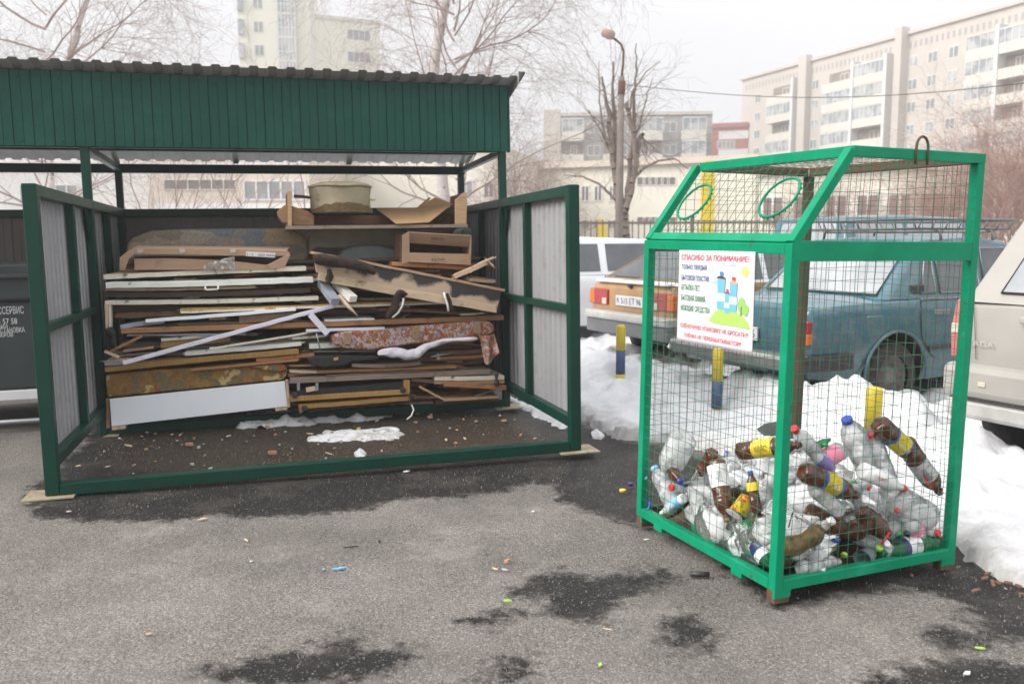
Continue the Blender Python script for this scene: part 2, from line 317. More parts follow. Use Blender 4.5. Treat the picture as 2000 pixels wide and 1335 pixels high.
# plastics
M['pet'] = film('clear_plastic', op=.55, body=(.95, .97, .99), rough=.2)
M['petmilk'] = film('milky_plastic', op=.9, body=(.90, .92, .94), rough=.25)
M['bag'] = film('clear_film_bag', op=.8, rough=.25, body=(.92, .93, .95), bump=1, bscale=14)
M['petbrown'] = film('brown_pet', tint=(.30, .10, .045), body=(.24, .075, .035), op=.62, rough=.1, ior=1.6)
M['petbrownc'] = film('brown_clear_plastic', tint=(.42, .20, .08), body=(.20, .08, .03), op=.35)
M['petamber'] = film('amber_plastic', tint=(.75, .55, .22), body=(.40, .27, .08), op=.25, rough=.08, ior=1.55)
M['petgreen'] = film('green_plastic', tint=(.12, .60, .28), body=(.02, .36, .14), op=.5, rough=.08, ior=1.5)
for k, c in dict(red=(.60, .02, .025), blue=(.02, .07, .45), navy=(.02, .03, .12), yellow=(.75, .55, .03), white_p=(.78, .79, .80), pink=(.75, .22, .35), green_p=(.02, .30, .06), lime=(.35, .62, .05), teal=(.10, .45, .62), purple=(.22, .15, .50), orange_p=(.75, .25, .03), sky_b=(.20, .52, .80), magenta=(.55, .05, .30)).items():
    M[k] = mat('plastic_'+k.split('_')[0], c, rough=.35, scale=15)
# ================================================================== ground, snow
def P2(px, z=0): return [(gnd(a, b, z).x, gnd(a, b, z).y) for a, b in px]
def z7(l): return [(900+a/1.818, 960+b/1.818) for a, b in l]
def z6(l): return [(a/2, 960+b/2) for a, b in l]
def sdist(X, Y, poly):
    """signed distance: positive inside"""
    n = len(poly); d = np.full(X.shape, 1e9); ins = np.zeros(X.shape, bool)
    for i in range(n):
        x0, y0 = poly[i]; x1, y1 = poly[(i+1) % n]; dx, dy = x1-x0, y1-y0
        t = np.clip(((X-x0)*dx+(Y-y0)*dy)/(dx*dx+dy*dy+1e-12), 0, 1)
        d = np.minimum(d, np.hypot(X-x0-t*dx, Y-y0-t*dy))
        c = ((y0 > Y) != (y1 > Y)) & (X < (x1-x0)*(Y-y0)/((y1-y0) or 1e-12)+x0); ins ^= c
    return np.where(ins, d, -d)
wet_shade_px = [(45,985),(70,1003),(150,1012),(282,1013),(384,1002),(460,1002),(537,1004),(624,1002),(690,992),(777,976),(828,969),(920,963),(970,956),(1047,935),(1073,943),(1093,969),(1124,989),(1200,1014),(1250,1022),
         (1330,1020),(1420,1090),(1512,1182),(1538,1180),(1615,1163),(1686,1150),(1758,1141),(1824,1150),(1873,1174),(1890,1196),(1917,1235),(2000,1250),(2300,1280),(2300,1120),(2000,1130),(1870,1060),(1600,960),(1400,900),(1200,850),(1110,818),(1000,760),(800,740),(500,745),(200,770),(165,860),(90,930),(60,960)]  # wet ground; beneath the cage its dark colour also stands for shading
patches = [z7([(190,340),(250,300),(330,270),(420,290),(560,290),(700,265),(780,290),(740,320),(620,350),(560,400),(480,415),(470,455),(380,440),(310,410),(180,425),(60,445),(0,455),(0,425),(120,420),(300,395),(320,378),(220,360)]),
           z7([(715,500),(740,455),(790,430),(860,455),(930,490),(905,525),(860,550),(790,555),(710,520)]),
           z7([(45,650),(100,595),(240,570),(240,615),(190,640),(130,672),(60,660)]),
           z6([(780,690),(930,650),(1000,625),(1200,620),(1300,570),(1440,540),(1400,600),(1500,610),(1640,600),(1560,650),(1460,690),(1350,710),(1200,740),(1000,745),(850,745)]),
           z6([(1800,480),(1900,460),(2020,425),(2020,480),(1850,520)]),
           z7([(1440,690),(1500,640),(1600,600),(1720,585),(1840,560),(2100,640),(2100,760),(1440,760)]),
           z7([(1680,500),(1740,470),(1850,500),(1870,540),(1760,560),(1690,540)])]
dirtpx = [(430,800),(620,790),(900,790),(1000,800),(1080,850),(1060,880),(700,915),(300,940),(200,905),(215,850)]
wet_polys = [P2(wet_shade_px)] + [P2(p) for p in patches]; dirt_poly = P2(dirtpx)
snow_px = [(985,752),(1010,768),(1040,790),(1070,806),(1105,812),(1130,816),(1150,822),(1167,838),(1201,852),(1240,857),(1300,862),(1400,885),(1500,915),(1600,960),(1700,1010),(1800,1050),(1868,1062),(1885,1085),(1915,1098),(1945,1118),(1980,1132),(2040,1150),(2300,1200)]
snow_edge = P2(snow_px)
snow_poly = snow_edge + [(6.5, 2.2), (30, 2.0), (30, 40), (-14, 40), (-14, 9.4), (-6, 9.3), (-1.5, 9.5), (0.0, 8.6)]
xs = np.concatenate([[-900, -300, -100, -40, -20, -12, -9, -7.5], np.arange(-6.2, 5.6, .035), [6.5, 8, 11, 16, 25, 50, 120, 300, 900]])
ys = np.concatenate([[-900, -200, -50, -10, -2, 0, 1.0], np.arange(1.5, 9.5, .035), np.arange(9.6, 16, .3), [18, 22, 30, 45, 80, 160, 400, 1200]])
X, Y = np.meshgrid(xs, ys)
wv = np.full(X.shape, -1.0)
for p in wet_polys: wv = np.maximum(wv, sdist(X, Y, p))
wv = np.clip(wv, -.3, .3); dv = np.clip(sdist(X, Y, dirt_poly), -.4, .4)
Zg = np.zeros(X.shape)
for j in range(len(ys)):
    if ys[j] < 1 or ys[j] > 10: continue
    for i in range(len(xs)):
        if -6.3 < xs[i] < 5.7: Zg[j, i] = .010*mnoise.noise((xs[i]*1.3, ys[j]*1.3, 0))
Zg -= .012 + np.clip(wv, 0, .2)*.02
nx, ny = len(xs), len(ys)
me = bpy.data.meshes.new('asphalt_ground'); co = np.stack([X, Y, Zg], -1).reshape(-1, 3)
idx = np.arange(nx*ny).reshape(ny, nx); fc = np.stack([idx[:-1, :-1], idx[:-1, 1:], idx[1:, 1:], idx[1:, :-1]], -1).reshape(-1, 4)
def fastmesh(me, co, fc, smooth=True):
    me.vertices.add(len(co)); me.vertices.foreach_set('co', np.asarray(co, float).ravel())
    k = fc.shape[1]; me.loops.add(fc.size); me.loops.foreach_set('vertex_index', fc.ravel().astype(np.int32))
    me.polygons.add(len(fc)); me.polygons.foreach_set('loop_start', np.arange(0, fc.size, k, dtype=np.int32)); me.polygons.foreach_set('loop_total', np.full(len(fc), k, np.int32))
    me.update(calc_edges=True); me.polygons.foreach_set('use_smooth', np.full(len(fc), smooth)); me.validate()
fastmesh(me, co, fc)
for nm, arr in (('wet', wv), ('dirt', dv)):
    at = me.attributes.new(nm, 'FLOAT', 'POINT'); at.data.foreach_set('value', arr.ravel())
def ground_mat():
    m, t, b, o = _nodes('asphalt'); L = t.links.new; N = t.nodes.new
    tc = N('ShaderNodeTexCoord')
    def noise(s, d=4, r=.6):
        n = N('ShaderNodeTexNoise'); n.inputs['Scale'].default_value = s; n.inputs['Detail'].default_value = d; n.inputs['Roughness'].default_value = r; L(tc.outputs['Object'], n.inputs['Vector']); return n.outputs[0]
    def math_(op, a, b_=None, c=None):
        n = N('ShaderNodeMath'); n.operation = op
        for i, v in enumerate((a, b_, c)):
            if v is None: continue
            if isinstance(v, (int, float)): n.inputs[i].default_value = v
            else: L(v, n.inputs[i])
        return n.outputs[0]
    def mr(v, a, b_, c=0, d=1):
        n = N('ShaderNodeMapRange'); L(v, n.inputs[0]); n.inputs[1].default_value = a; n.inputs[2].default_value = b_; n.inputs[3].default_value = c; n.inputs[4].default_value = d; return n.outputs[0]
    def mix(f, a, b_, bt='MIX'):
        n = N('ShaderNodeMixRGB'); n.blend_type = bt
        if isinstance(f, (int, float)): n.inputs[0].default_value = f
        else: L(f, n.inputs[0])
        for i, v in ((1, a), (2, b_)):
            if isinstance(v, tuple): n.inputs[i].default_value = _c(v)
            else: L(v, n.inputs[i])
        return n.outputs[0]
    aw = N('ShaderNodeAttribute'); aw.attribute_name = 'wet'; ad = N('ShaderNodeAttribute'); ad.attribute_name = 'dirt'
    ntex = noise(3.5, 8, .72); n_f = noise(16, 6, .7)
    wet = math_('ADD', aw.outputs['Fac'], math_('MULTIPLY', math_('SUBTRACT', ntex, .5), .36)); wet = math_('ADD', wet, math_('MULTIPLY', math_('SUBTRACT', n_f, .5), .34))
    wet = mr(wet, -.05, .04)
    # stones in the asphalt
    vo = N('ShaderNodeTexVoronoi'); vo.inputs['Scale'].default_value = 80; vo.feature = 'F1'; L(tc.outputs['Object'], vo.inputs['Vector'])
    sp = N('ShaderNodeSeparateXYZ'); L(vo.outputs['Color'], sp.inputs[0])
    rs = N('ShaderNodeValToRGB'); rs.color_ramp.elements[0].color = (.085, .079, .075, 1); rs.color_ramp.elements[1].color = (.27, .257, .246, 1)
    x = rs.color_ramp.elements.new(.5); x.color = (.175, .163, .155, 1); x = rs.color_ramp.elements.new(.85); x.color = (.23, .215, .20, 1); L(sp.outputs[0], rs.inputs[0])
    binder = mix(mr(noise(200, 3, .6), .35, .65), (.045, .042, .040), (.235, .222, .213))
    dry = mix(mr(vo.outputs['Distance'], .28, .5), rs.outputs[0], binder)
    dry = mix(.75, dry, mix(mr(noise(1.1, 5, .6), .35, .65), (.80, .77, .75), (1.42, 1.37, 1.32)), 'MULTIPLY')
    dry = mix(mr(noise(4.2, 9, .8), .56, .68, 0, .38), dry, (.10, .093, .088)); dry = mix(mr(noise(1.7, 9, .75), .54, .66, 0, .35), dry, (.33, .31, .285)); dry = mix(mr(noise(7, 7, .75), .60, .72, 0, .7), dry, (.085, .078, .073))                        # small oily spots
    dry = mix(mr(noise(55, 5, .7), .66, .74, 0, .5), dry, (.36, .34, .31))       # pale grit
    vo2 = N('ShaderNodeTexVoronoi'); vo2.inputs['Scale'].default_value = 34; L(tc.outputs['Object'], vo2.inputs['Vector']); vo2.inputs['Randomness'].default_value = 1
    sp2 = N('ShaderNodeSeparateXYZ'); L(vo2.outputs['Color'], sp2.inputs[0])
    speck = math_('MULTIPLY', mr(vo2.outputs['Distance'], .22, .16), mr(sp2.outputs[0], .66, .70))
    dry = mix(math_('MULTIPLY', speck, .7), dry, (.26, .25, .235))
    wetc = mix(mr(noise(170, 3, .6), .4, .7), (.010, .0095, .010), (.050, .047, .047)); wetc = mix(math_('MULTIPLY', speck, .8), wetc, (.13, .12, .11))
    wetc = mix(mr(noise(2.6, 6, .7), .50, .72, 0, .6), wetc, (.085, .075, .066))
    st2 = math_('MULTIPLY', mr(vo.outputs['Distance'], .34, .22), mr(sp.outputs[0], .58, .66)); wetc = mix(math_('MULTIPLY', st2, .75), wetc, (.17, .16, .15))
    dm = math_('MULTIPLY', mr(math_('ADD', ad.outputs['Fac'], math_('MULTIPLY', math_('SUBTRACT', noise(5, 6, .7), .5), .6)), -.05, .3), .7)
    wetc = mix(dm, wetc, mix(mr(noise(45, 6, .8), .4, .62), (.035, .027, .020), (.13, .10, .075)))
    L(math_('SUBTRACT', mr(wet, 0, 1, .85, .50), mr(noise(9, 4), .55, .7, 0, .1)), b.inputs['Roughness'])
    L(mr(wet, 0, 1, .2, .07), b.inputs['Specular IOR Level'])
    crk = mr(noise(26, 9, .8), .30, .42, 1, 0); dry = mix(math_('MULTIPLY', crk, .75), dry, (.050, .046, .044)); wetc = mix(mr(noise(24, 9, .85), .60, .70, 0, .55), wetc, (.15, .14, .13))
    hgt = math_('ADD', math_('MULTIPLY', vo.outputs['Distance'], -.6), math_('MULTIPLY', noise(90, 4, .7), .9))
    L(mix(wet, dry, wetc), b.inputs['Base Color'])
    bp = N('ShaderNodeBump'); L(mr(wet, 0, 1, .95, .45), bp.inputs['Strength']); bp.inputs['Distance'].default_value = .006; L(hgt, bp.inputs['Height']); L(bp.outputs[0], b.inputs['Normal'])
    return m
me.materials.append(ground_mat()); g = bpy.data.objects.new('asphalt_ground', me); SC.collection.objects.link(g); g['kind'] = 'structure'
# ---- snow
rear_line = [(-2.5, 11.2), (.7, 9.6), (1.55, 8.30), (2.05, 7.45), (2.30, 6.75), (2.62, 5.85), (3.05, 4.6), (3.9, 3.6), (5.0, 2.9)]
amp = [.12, .15, .10, .12, .28, .27, .02, .0, .0]
def snow_h(X, Y):
    d = sdist(X, Y, snow_poly)
    h = np.clip(d/.22, 0, 1); h = np.sqrt(np.clip(h, 0, 1))*.075 - .03*(d < 0)
    best = np.full(X.shape, 1e9); am = np.zeros(X.shape)
    for i in range(len(rear_line)-1):
        x0, y0 = rear_line[i]; x1, y1 = rear_line[i+1]; dx, dy = x1-x0, y1-y0
        t = np.clip(((X-x0)*dx+(Y-y0)*dy)/(dx*dx+dy*dy), 0, 1); q = np.hypot(X-x0-t*dx, Y-y0-t*dy)
        a = amp[i]*(1-t)+amp[i+1]*t; am = np.where(q < best, a, am); best = np.minimum(best, q)
    h = h + am*np.exp(-(best/.30)**2)*np.clip(d/.5, 0, 1)
    return h, d
xs = np.concatenate([np.arange(-14, -1, .5), np.arange(-1, 5.6, .04), np.arange(5.7, 10, .25), np.arange(10, 30.1, 2)])
ys = np.concatenate([np.arange(2.0, 3.4, .08), np.arange(3.4, 11, .04), np.arange(11, 16, .15), np.arange(16, 40.1, 2)])
X, Y = np.meshgrid(xs, ys)
X0 = X.copy(); h, d = snow_h(X, Y)
for j in range(len(ys)):
    for i in range(len(xs)):
        if d[j, i] > -.3 and -1.2 < xs[i] < 6 and ys[j] < 16:
            x, y = xs[i], ys[j]; a = .028+.10*h[j, i]+.05*min(max(d[j, i], 0), 1)
            h[j, i] += a*1.35*mnoise.fractal(Vector((x*2.6, y*2.6, 3)), 1, 2, 3) + .028*mnoise.fractal(Vector((x*9, y*9, 1)), 1, 2, 3) + a*.55*max(0, mnoise.noise(Vector((x*6, y*6, 9))))
            for bx_, by_ in ((1.059, 8.5), (1.712, 7.25), (2.026, 4.85)): h[j, i] = h[j, i]*(1-.75*math.exp(-((x-bx_)**2+(y-by_)**2)/.03))
            h[j, i] += .07*mnoise.noise(Vector((x*5.5, y*5.5, 5)))*math.exp(-(d[j, i]/.25)**2) - (.05 if d[j, i] < 0 else 0)
h = np.where(d < -.12, -.08, h)
keep = d > -.35
nx, ny = len(xs), len(ys); idx = np.arange(nx*ny).reshape(ny, nx)
kk = keep[:-1, :-1] | keep[1:, 1:]; fc = np.stack([idx[:-1, :-1], idx[:-1, 1:], idx[1:, 1:], idx[1:, :-1]], -1)[kk]
used_, inv = np.unique(fc, return_inverse=True); co = np.stack([X, Y, h], -1).reshape(-1, 3)[used_]; fc = inv.reshape(-1, 4)
M['snow'] = mat('snow', (.65, .66, .69), (.59, .60, .63), scale=1.6, rough=.75, bump=.5, bscale=35, dirt=(.44, .42, .40), dscale=3.2, dlo=.52, dhi=.85)
M['snow'].node_tree.nodes['Principled BSDF'].inputs['Subsurface Weight'].default_value = .0
M['dirtysnow'] = mat('dirty_snow', (.78, .79, .82), (.56, .54, .52), scale=10, rough=.8, bump=.8, bscale=40, dirt=(.12, .09, .07), dscale=14, dlo=.57, dhi=.66, lo=.45, hi=.62)
me = bpy.data.meshes.new('snow_bank'); fastmesh(me, co, fc)
at = me.attributes.new('edge', 'FLOAT', 'POINT'); at.data.foreach_set('value', np.clip(d, -.3, 1.5).reshape(-1)[used_])
def snow_mat():
    m = M['snow'].copy(); m.name = 'snow_bank_surface'; t = m.node_tree; L = t.links.new; N = t.nodes.new; b = t.nodes['Principled BSDF']; src = b.inputs['Base Color'].links[0].from_socket
    a = N('ShaderNodeAttribute'); a.attribute_name = 'edge'; tc = N('ShaderNodeTexCoord')
    n1 = N('ShaderNodeTexNoise'); n1.inputs['Scale'].default_value = 9; n1.inputs['Detail'].default_value = 8; n1.inputs['Roughness'].default_value = .75; L(tc.outputs['Object'], n1.inputs['Vector'])
    n2 = N('ShaderNodeTexNoise'); n2.inputs['Scale'].default_value = 70; n2.inputs['Detail'].default_value = 4; L(tc.outputs['Object'], n2.inputs['Vector'])
    e1 = N('ShaderNodeMapRange'); L(a.outputs['Fac'], e1.inputs[0]); e1.inputs[1].default_value = -.02; e1.inputs[2].default_value = .40; e1.inputs[3].default_value = .40; e1.inputs[4].default_value = .0
    s1 = N('ShaderNodeMath'); s1.operation = 'ADD'; L(n1.outputs[0], s1.inputs[0]); L(e1.outputs[0], s1.inputs[1])
    f1 = N('ShaderNodeMapRange'); L(s1.outputs[0], f1.inputs[0]); f1.inputs[1].default_value = .58; f1.inputs[2].default_value = .95; f1.inputs[4].default_value = .75
    x1 = N('ShaderNodeMixRGB'); L(f1.outputs[0], x1.inputs[0]); L(src, x1.inputs[1]); x1.inputs[2].default_value = (.30, .28, .26, 1)
    f2 = N('ShaderNodeMapRange'); L(n2.outputs[0], f2.inputs[0]); f2.inputs[1].default_value = .68; f2.inputs[2].default_value = .74; f2.inputs[4].default_value = .55
    x2 = N('ShaderNodeMixRGB'); L(f2.outputs[0], x2.inputs[0]); L(x1.outputs[0], x2.inputs[1]); x2.inputs[2].default_value = (.22, .20, .18, 1); L(x2.outputs[0], b.inputs['Base Color'])
    return m
me.materials.append(snow_mat())
sb = bpy.data.objects.new('snow_bank', me); SC.collection.objects.link(sb); sb['kind'] = 'structure'
def snow_z(x, y):
    h, d = snow_h(np.array([[x]]), np.array([[y]])); return float(h[0, 0]) if d[0, 0] > 0 else 0.0
def lump(name, pxpoly, hgt, m, label, cat='snow', seed=0, group=None):
    """a low mound over an outline on the ground"""
    poly = P2(pxpoly); xs_ = [p[0] for p in poly]; ys_ = [p[1] for p in poly]; n = 46
    gx = np.linspace(min(xs_), max(xs_), n); gy = np.linspace(min(ys_), max(ys_), n); GX, GY = np.meshgrid(gx, gy); D = sdist(GX, GY, poly)
    sc = max(D.max(), .005); mb = MB(); vs = []
    for j in range(n):
        for i in range(n):
            q = D[j, i]/sc + .5*mnoise.fractal(Vector((gx[i]*9, gy[j]*9, seed)), 1, 2, 3)
            z = hgt*math.sqrt(max(q, 0))*(1+.5*mnoise.noise(Vector((gx[i]*14, gy[j]*14, seed+5)))) - (.02 if q < 0 else 0)
            vs.append((gx[i], gy[j], z-.012))
    fs = [(j*n+i, j*n+i+1, (j+1)*n+i+1, (j+1)*n+i) for j in range(n-1) for i in range(n-1) if max(D[j, i], D[j+1, i+1], D[j, i+1], D[j+1, i]) > -.04]
    us = sorted({i for f in fs for i in f}); mp = {a: k for k, a in enumerate(us)}
    mb.add([vs[i] for i in us], [[mp[i] for i in f] for f in fs], 0, True)
    return tag(mb.build(name, m), label, cat, group)
lump('snow_heap', [(440,822),(470,812),(560,806),(600,800),(660,806),(700,797),(765,790),(780,803),(740,815),(640,822),(560,830),(470,834)], .07, M['dirtysnow'], 'dirty thawing snow heap along the foot of the junk pile', seed=1)
lump('snow_heap', [(595,855),(640,842),(700,836),(760,831),(792,842),(780,852),(700,856),(620,860)], .03, M['dirtysnow'], 'thin icy strip of old snow lying inside the shelter floor', seed=2)
lump('snow_lump', [(1153,842),(1168,838),(1182,848),(1176,856),(1160,852)], .03, M['snow'], 'small loose snow lump on wet asphalt right of the shelter gate', seed=3)
lump('snow_lump', [(690,884),(702,874),(715,880),(713,889),(696,890)], .03, M['snow'], 'white snow lump on the shelter floor behind the front rail', seed=4)
lump('snow_strip', [(985,768),(1040,792),(1100,812),(1130,822),(1100,835),(1050,812),(1010,790)], .03, M['snow'], 'flat tongue of snow reaching under the right side panel', seed=6)
# ================================================================== the shelter (shed)
def sheet(mb, P0, U, V, w, h, pitch=.12, dep=.018, mi=0, prof='trap', out=None, fold=.5):
    """corrugated sheet: U along the waves, V along the ridges; wave depth towards `out`"""
    P0, U, V, out = Vector(P0), Vector(U), Vector(V), Vector(out); n = max(1, round(w/pitch)); p = w/n; pts = []
    for i in range(n):
        b = i*p
        if prof == 'trap': pts += [(b, 0), (b+p*.42, 0), (b+p*.52, dep), (b+p*.90, dep)]
        else: pts += [(b, 0), (b+p*.44, 0), (b+p*.455, dep), (b+p*.50, dep), (b+p*.515, 0), (b+p*.955, 0), (b+p*.965, dep*.35), (b+p*.985, dep*.35)]
    pts.append((w, 0)); vs = [P0+U*a+out*d for a, d in pts] + [P0+U*a+out*d+V*h for a, d in pts]; k = len(pts)
    mb.add(vs, [(i, i+1, k+i+1, k+i) for i in range(k-1)], mi)
shed = thing('waste_shelter', SHED, 'dark green steel waste shelter with a grooved fascia and open railed front bay', 'waste shelter')
def part(mb, name, mats, par=shed, **k): return mb.build(name, mats, par, recenter=False, **k)
T = .074
def post(u, v, z0, z1, t=T, name='post'):
    mb = MB(); mb.box(u-t/2, u+t/2, v-t/2, v+t/2, z0, z1); return part(mb, name, M['shed'], bevel=.006)
def beamx(a, b, wd, ht, name, m='shed', up=(0, 0, 1)):
    mb = MB(); mb.beam(a, b, wd, ht, up=up); return part(mb, name, M[m], bevel=.005)
# front bay frame
for u in (0, SW):
    post(u, 0, .006, SHS, name='front_post')
    mb = MB(); mb.box(u-.12-.03*(u == 0), u+.12+.03*(u > 0), -.09, .13, -.004, .004); part(mb, 'base_plate', M['plate'])
beamx((.04, 0, .035), (SW-.04, 0, .035), .07, .07, 'front_rail')
for u in (0, SW):
    post(u, SD1, .006, SHF+.5, t=.06, name='roof_post')
    mb = MB(); mb.box(u-.11, u+.11, SD1-.11, SD1+.11, -.004, .004); part(mb, 'base_plate', M['plate'])
    post(u, SD2, .006, 2.10, t=.06, name='rear_post')
    s = -1 if u == 0 else 1
    beamx((u, .04, SHS-.035), (u, SD1-.032, SHS-.035), .06, .07, 'side_top_rail'); beamx((u, SD1+.032, SHS-.035), (u, SD2-.032, SHS-.035), .06, .07, 'side_top_rail')
    beamx((u, .04, .19), (u, SD1-.032, .19), .06, .07, 'side_bottom_rail'); beamx((u, SD1+.032, .19), (u, SD2-.032, .19), .06, .07, 'side_bottom_rail')
    beamx((u, .04, .95), (u, SD1-.032, .95), .05, .05, 'side_middle_rail')
    for v in (1.02, 2.45): mb = MB(); mb.box(u-.025, u+.025, v-.03, v+.03, .226, SHS-.072); part(mb, 'side_stud', M['shed'], bevel=.004)
    mb = MB(); x = u+s*.032; sheet(mb, (x, .03, .20), (0, 1, 0), (0, 0, 1), SD2-.05, SHS-.24, out=(s, 0, 0), pitch=.115, dep=.016); part(mb, 'side_sheet', M['zinc'], solid=.002)
    # gusset in the corner at the roof post
    mb = MB(); y = SD1-.031
    mb.add([(u, y, SHS-.075), (u, y-.0, SHS-.32), (u, y-.12, SHS-.075), (u+.006*s, y, SHS-.075), (u+.006*s, y, SHS-.32), (u+.006*s, y-.12, SHS-.075)], [(0, 1, 2), (3, 5, 4), (0, 3, 4, 1), (1, 4, 5, 2), (0, 2, 5, 3)]); part(mb, 'gusset', M['shed'])
beamx((.032, SD1, .035), (SW-.032, SD1, .035), .06, .07, 'rear_bay_rail')
beamx((.032, SD2, SHS-.035), (SW-.032, SD2, SHS-.035), .06, .07, 'rear_top_rail')
U0 = -3.3
beamx((U0, SD2, SHS-.035), (-.032, SD2, SHS-.035), .06, .07, 'rear_top_rail')
mb = MB(); sheet(mb, (U0, SD2+.033, .12), (1, 0, 0), (0, 0, 1), SW-U0, SHS-.16, out=(0, 1, 0), pitch=.13, dep=-.01, prof='groove'); part(mb, 'rear_sheet', M['rearwall'], solid=.002)
# roof
FT, FB_ = SHF+.53, SHF; vf = SD1-.045
mb = MB(); sheet(mb, (U0, vf, FB_), (1, 0, 0), (0, 0, 1), SW+.045-U0, FT-FB_, out=(0, 1, 0), pitch=.1333, dep=.012, prof='groove')
fa = part(mb, 'fascia', M['fascia'], solid=.002)
mb = MB()
for i in range(26):
    x = SW-.10-i*.2666
    for z in (FT-.06, FB_+.03): mb.lathe([(0, .008), (.004, .008), (.006, .004)], 6, M=Matrix.Translation((x, vf-.001, z)) @ Matrix.Rotation(math.pi/2, 4, 'X'))
part(mb, 'screws', M['fascia'], par=fa)['kind'] = 'stuff'
mb = MB(); mb.box(SW+.048, SW+.060, vf-.004, vf+.05, FB_-.004, FT+.002); part(mb, 'corner_trim', M['fascia'])
beamx((U0, SD1+.02, SHF+.02), (SW-.032, SD1+.02, SHF+.02), .05, .05, 'fascia_beam'); beamx((U0, SD1+.02, FT-.03), (SW-.032, SD1+.02, FT-.03), .05, .05, 'fascia_beam')
zr = 2.16; v_r = SD2+.22; v_f = SD1-.17; zf_ = FT+.012
def roofz(v): return zf_ + (v-(SD1-.045))/(v_r-(SD1-.045))*(zr+.05-zf_)
mb = MB(); d = Vector((0, v_r-v_f, roofz(v_r)-roofz(v_f)))
sheet(mb, (U0, v_f, roofz(v_f)), (1, 0, 0), d.normalized(), SW+.10-U0, d.length, out=(0, 0, 1), pitch=.1333, dep=.016); part(mb, 'roof_sheet', [M['roofgrey']], solid=.0025)
mb = MB(); sheet(mb, (U0, v_f+.1, roofz(v_f+.1)-.005), (1, 0, 0), d.normalized(), SW+.08-U0, d.length-.12, out=(0, 0, 1), pitch=.1333, dep=.014); part(mb, 'roof_lining', M['roofunder'])
# verge trim at the right end: light metal strip that turns down
mb = MB(); a, b = SW+.10, SW+.155
mb.add([(a, v_f-.02, roofz(v_f)+.045), (b, v_f-.02, roofz(v_f)+.045), (b, v_r, roofz(v_r)+.045), (a, v_r, roofz(v_r)+.045), (a, v_f-.02, roofz(v_f)-.05), (a, v_r, roofz(v_r)-.05), (b, v_f-.02, roofz(v_f)+.03), (b, v_r, roofz(v_r)+.03)], [(0, 1, 2, 3), (0, 3, 5, 4), (1, 6, 7, 2)])
part(mb, 'verge_trim', M['roofgrey'], solid=.003)
for v, z in ((SD2, 2.12), (SD2-.5, 2.25)): beamx((U0, v, z), (SW+.04, v, z), .05, .08 if v == SD2 else .05, 'rear_roof_beam')
M['pale_beam'] = mat('pale_green_grey_paint', (.42, .44, .38), (.36, .38, .33), scale=5, rough=.4)
for u in (0, SW, U0+1.2): beamx((u, SD1+.03, SHF+.0), (u, SD2-.03, SHF-.02), .05, .05, 'side_roof_beam')
for u in (1.02, 2.06, -1.2): beamx((u, SD1+.05, FT-.02), (u, SD2, 2.19), .05, .045, 'rafter', 'pale_beam')
for u in (0, SW): beamx((u, SD1+.03, FT-.03), (u, SD2, 2.17), .04, .04, 'rafter', 'pale_beam')
# ---- container in the left bay
cM = SHED @ Matrix.Translation((-1.60, 2.0, 0))
M['bin'] = mat('bin_dark_paint', (.013, .022, .022), (.02, .03, .03), scale=5, rough=.5, dirt=(.10, .11, .11), dscale=16, dlo=.64, dhi=.8)
cont = thing('waste_container', cM, 'dark waste container with white lettering in the left bay of the shelter', 'container')
mb = MB(); mb.prism([(0, .34), (1.36, .34), (1.40, 1.02), (0, 1.02)], lambda x, y, t: Vector((x, t-.0*(y-.34), y)), 1.0); mb.build('bin_body', M['bin'], cont, recenter=False, bevel=.02)
mb = MB(); mb.box(-.02, 1.43, -.05, 1.03, 1.02, 1.30); mb.build('bin_upper', M['bin'], cont, recenter=False, bevel=.02)
mb = MB(); mb.box(-.02, 1.45, -.10, 1.05, 1.19, 1.225); mb.build('rim', M['bin'], cont, recenter=False, bevel=.008)
mb = MB(); mb.box(0, 1.38, -.02, .98, .26, .335); mb.build('pale_sill', M['paper'], cont, recenter=False, bevel=.006)
mb = MB(); mb.tube([(0, -.05, .10), (1.2, -.05, .10), (1.30, -.03, .13), (1.34, .05, .20), (1.34, .1, .27)], .02, 10); mb.build('tube_runner', M['metal'], cont, recenter=False)
for x in (.15, 1.2):
    mb = MB(); mb.box(x, x+.06, .1, .9, 0, .26); mb.build('foot', M['rust'], cont, recenter=False)
def ctext(s, xr, z, h, w):
    text(s, M['paper'], cont, Matrix.Translation((xr-w, -.004, z)) @ Matrix.Rotation(math.pi/2, 4, 'X'), width=w, height=h)
for s_, pr, py0, py1, wpx in (("ССЕРВИС", 47, 612, 597, 50), ("5 57 58", 34, 632, 621, 38), ("s.pro", 16, 641, 634, 20), ("УСТАНОВКА", 49, 648, 638, 54), ("НЕРОВ", 26, 657, 648, 30)):
    a = J(pr, py0, 2.0); b = J(pr, py1, 2.0); c = J(pr-wpx, py0, 2.0); ctext(s_, a.x+1.60, a.z, b.z-a.z, a.x-c.x)
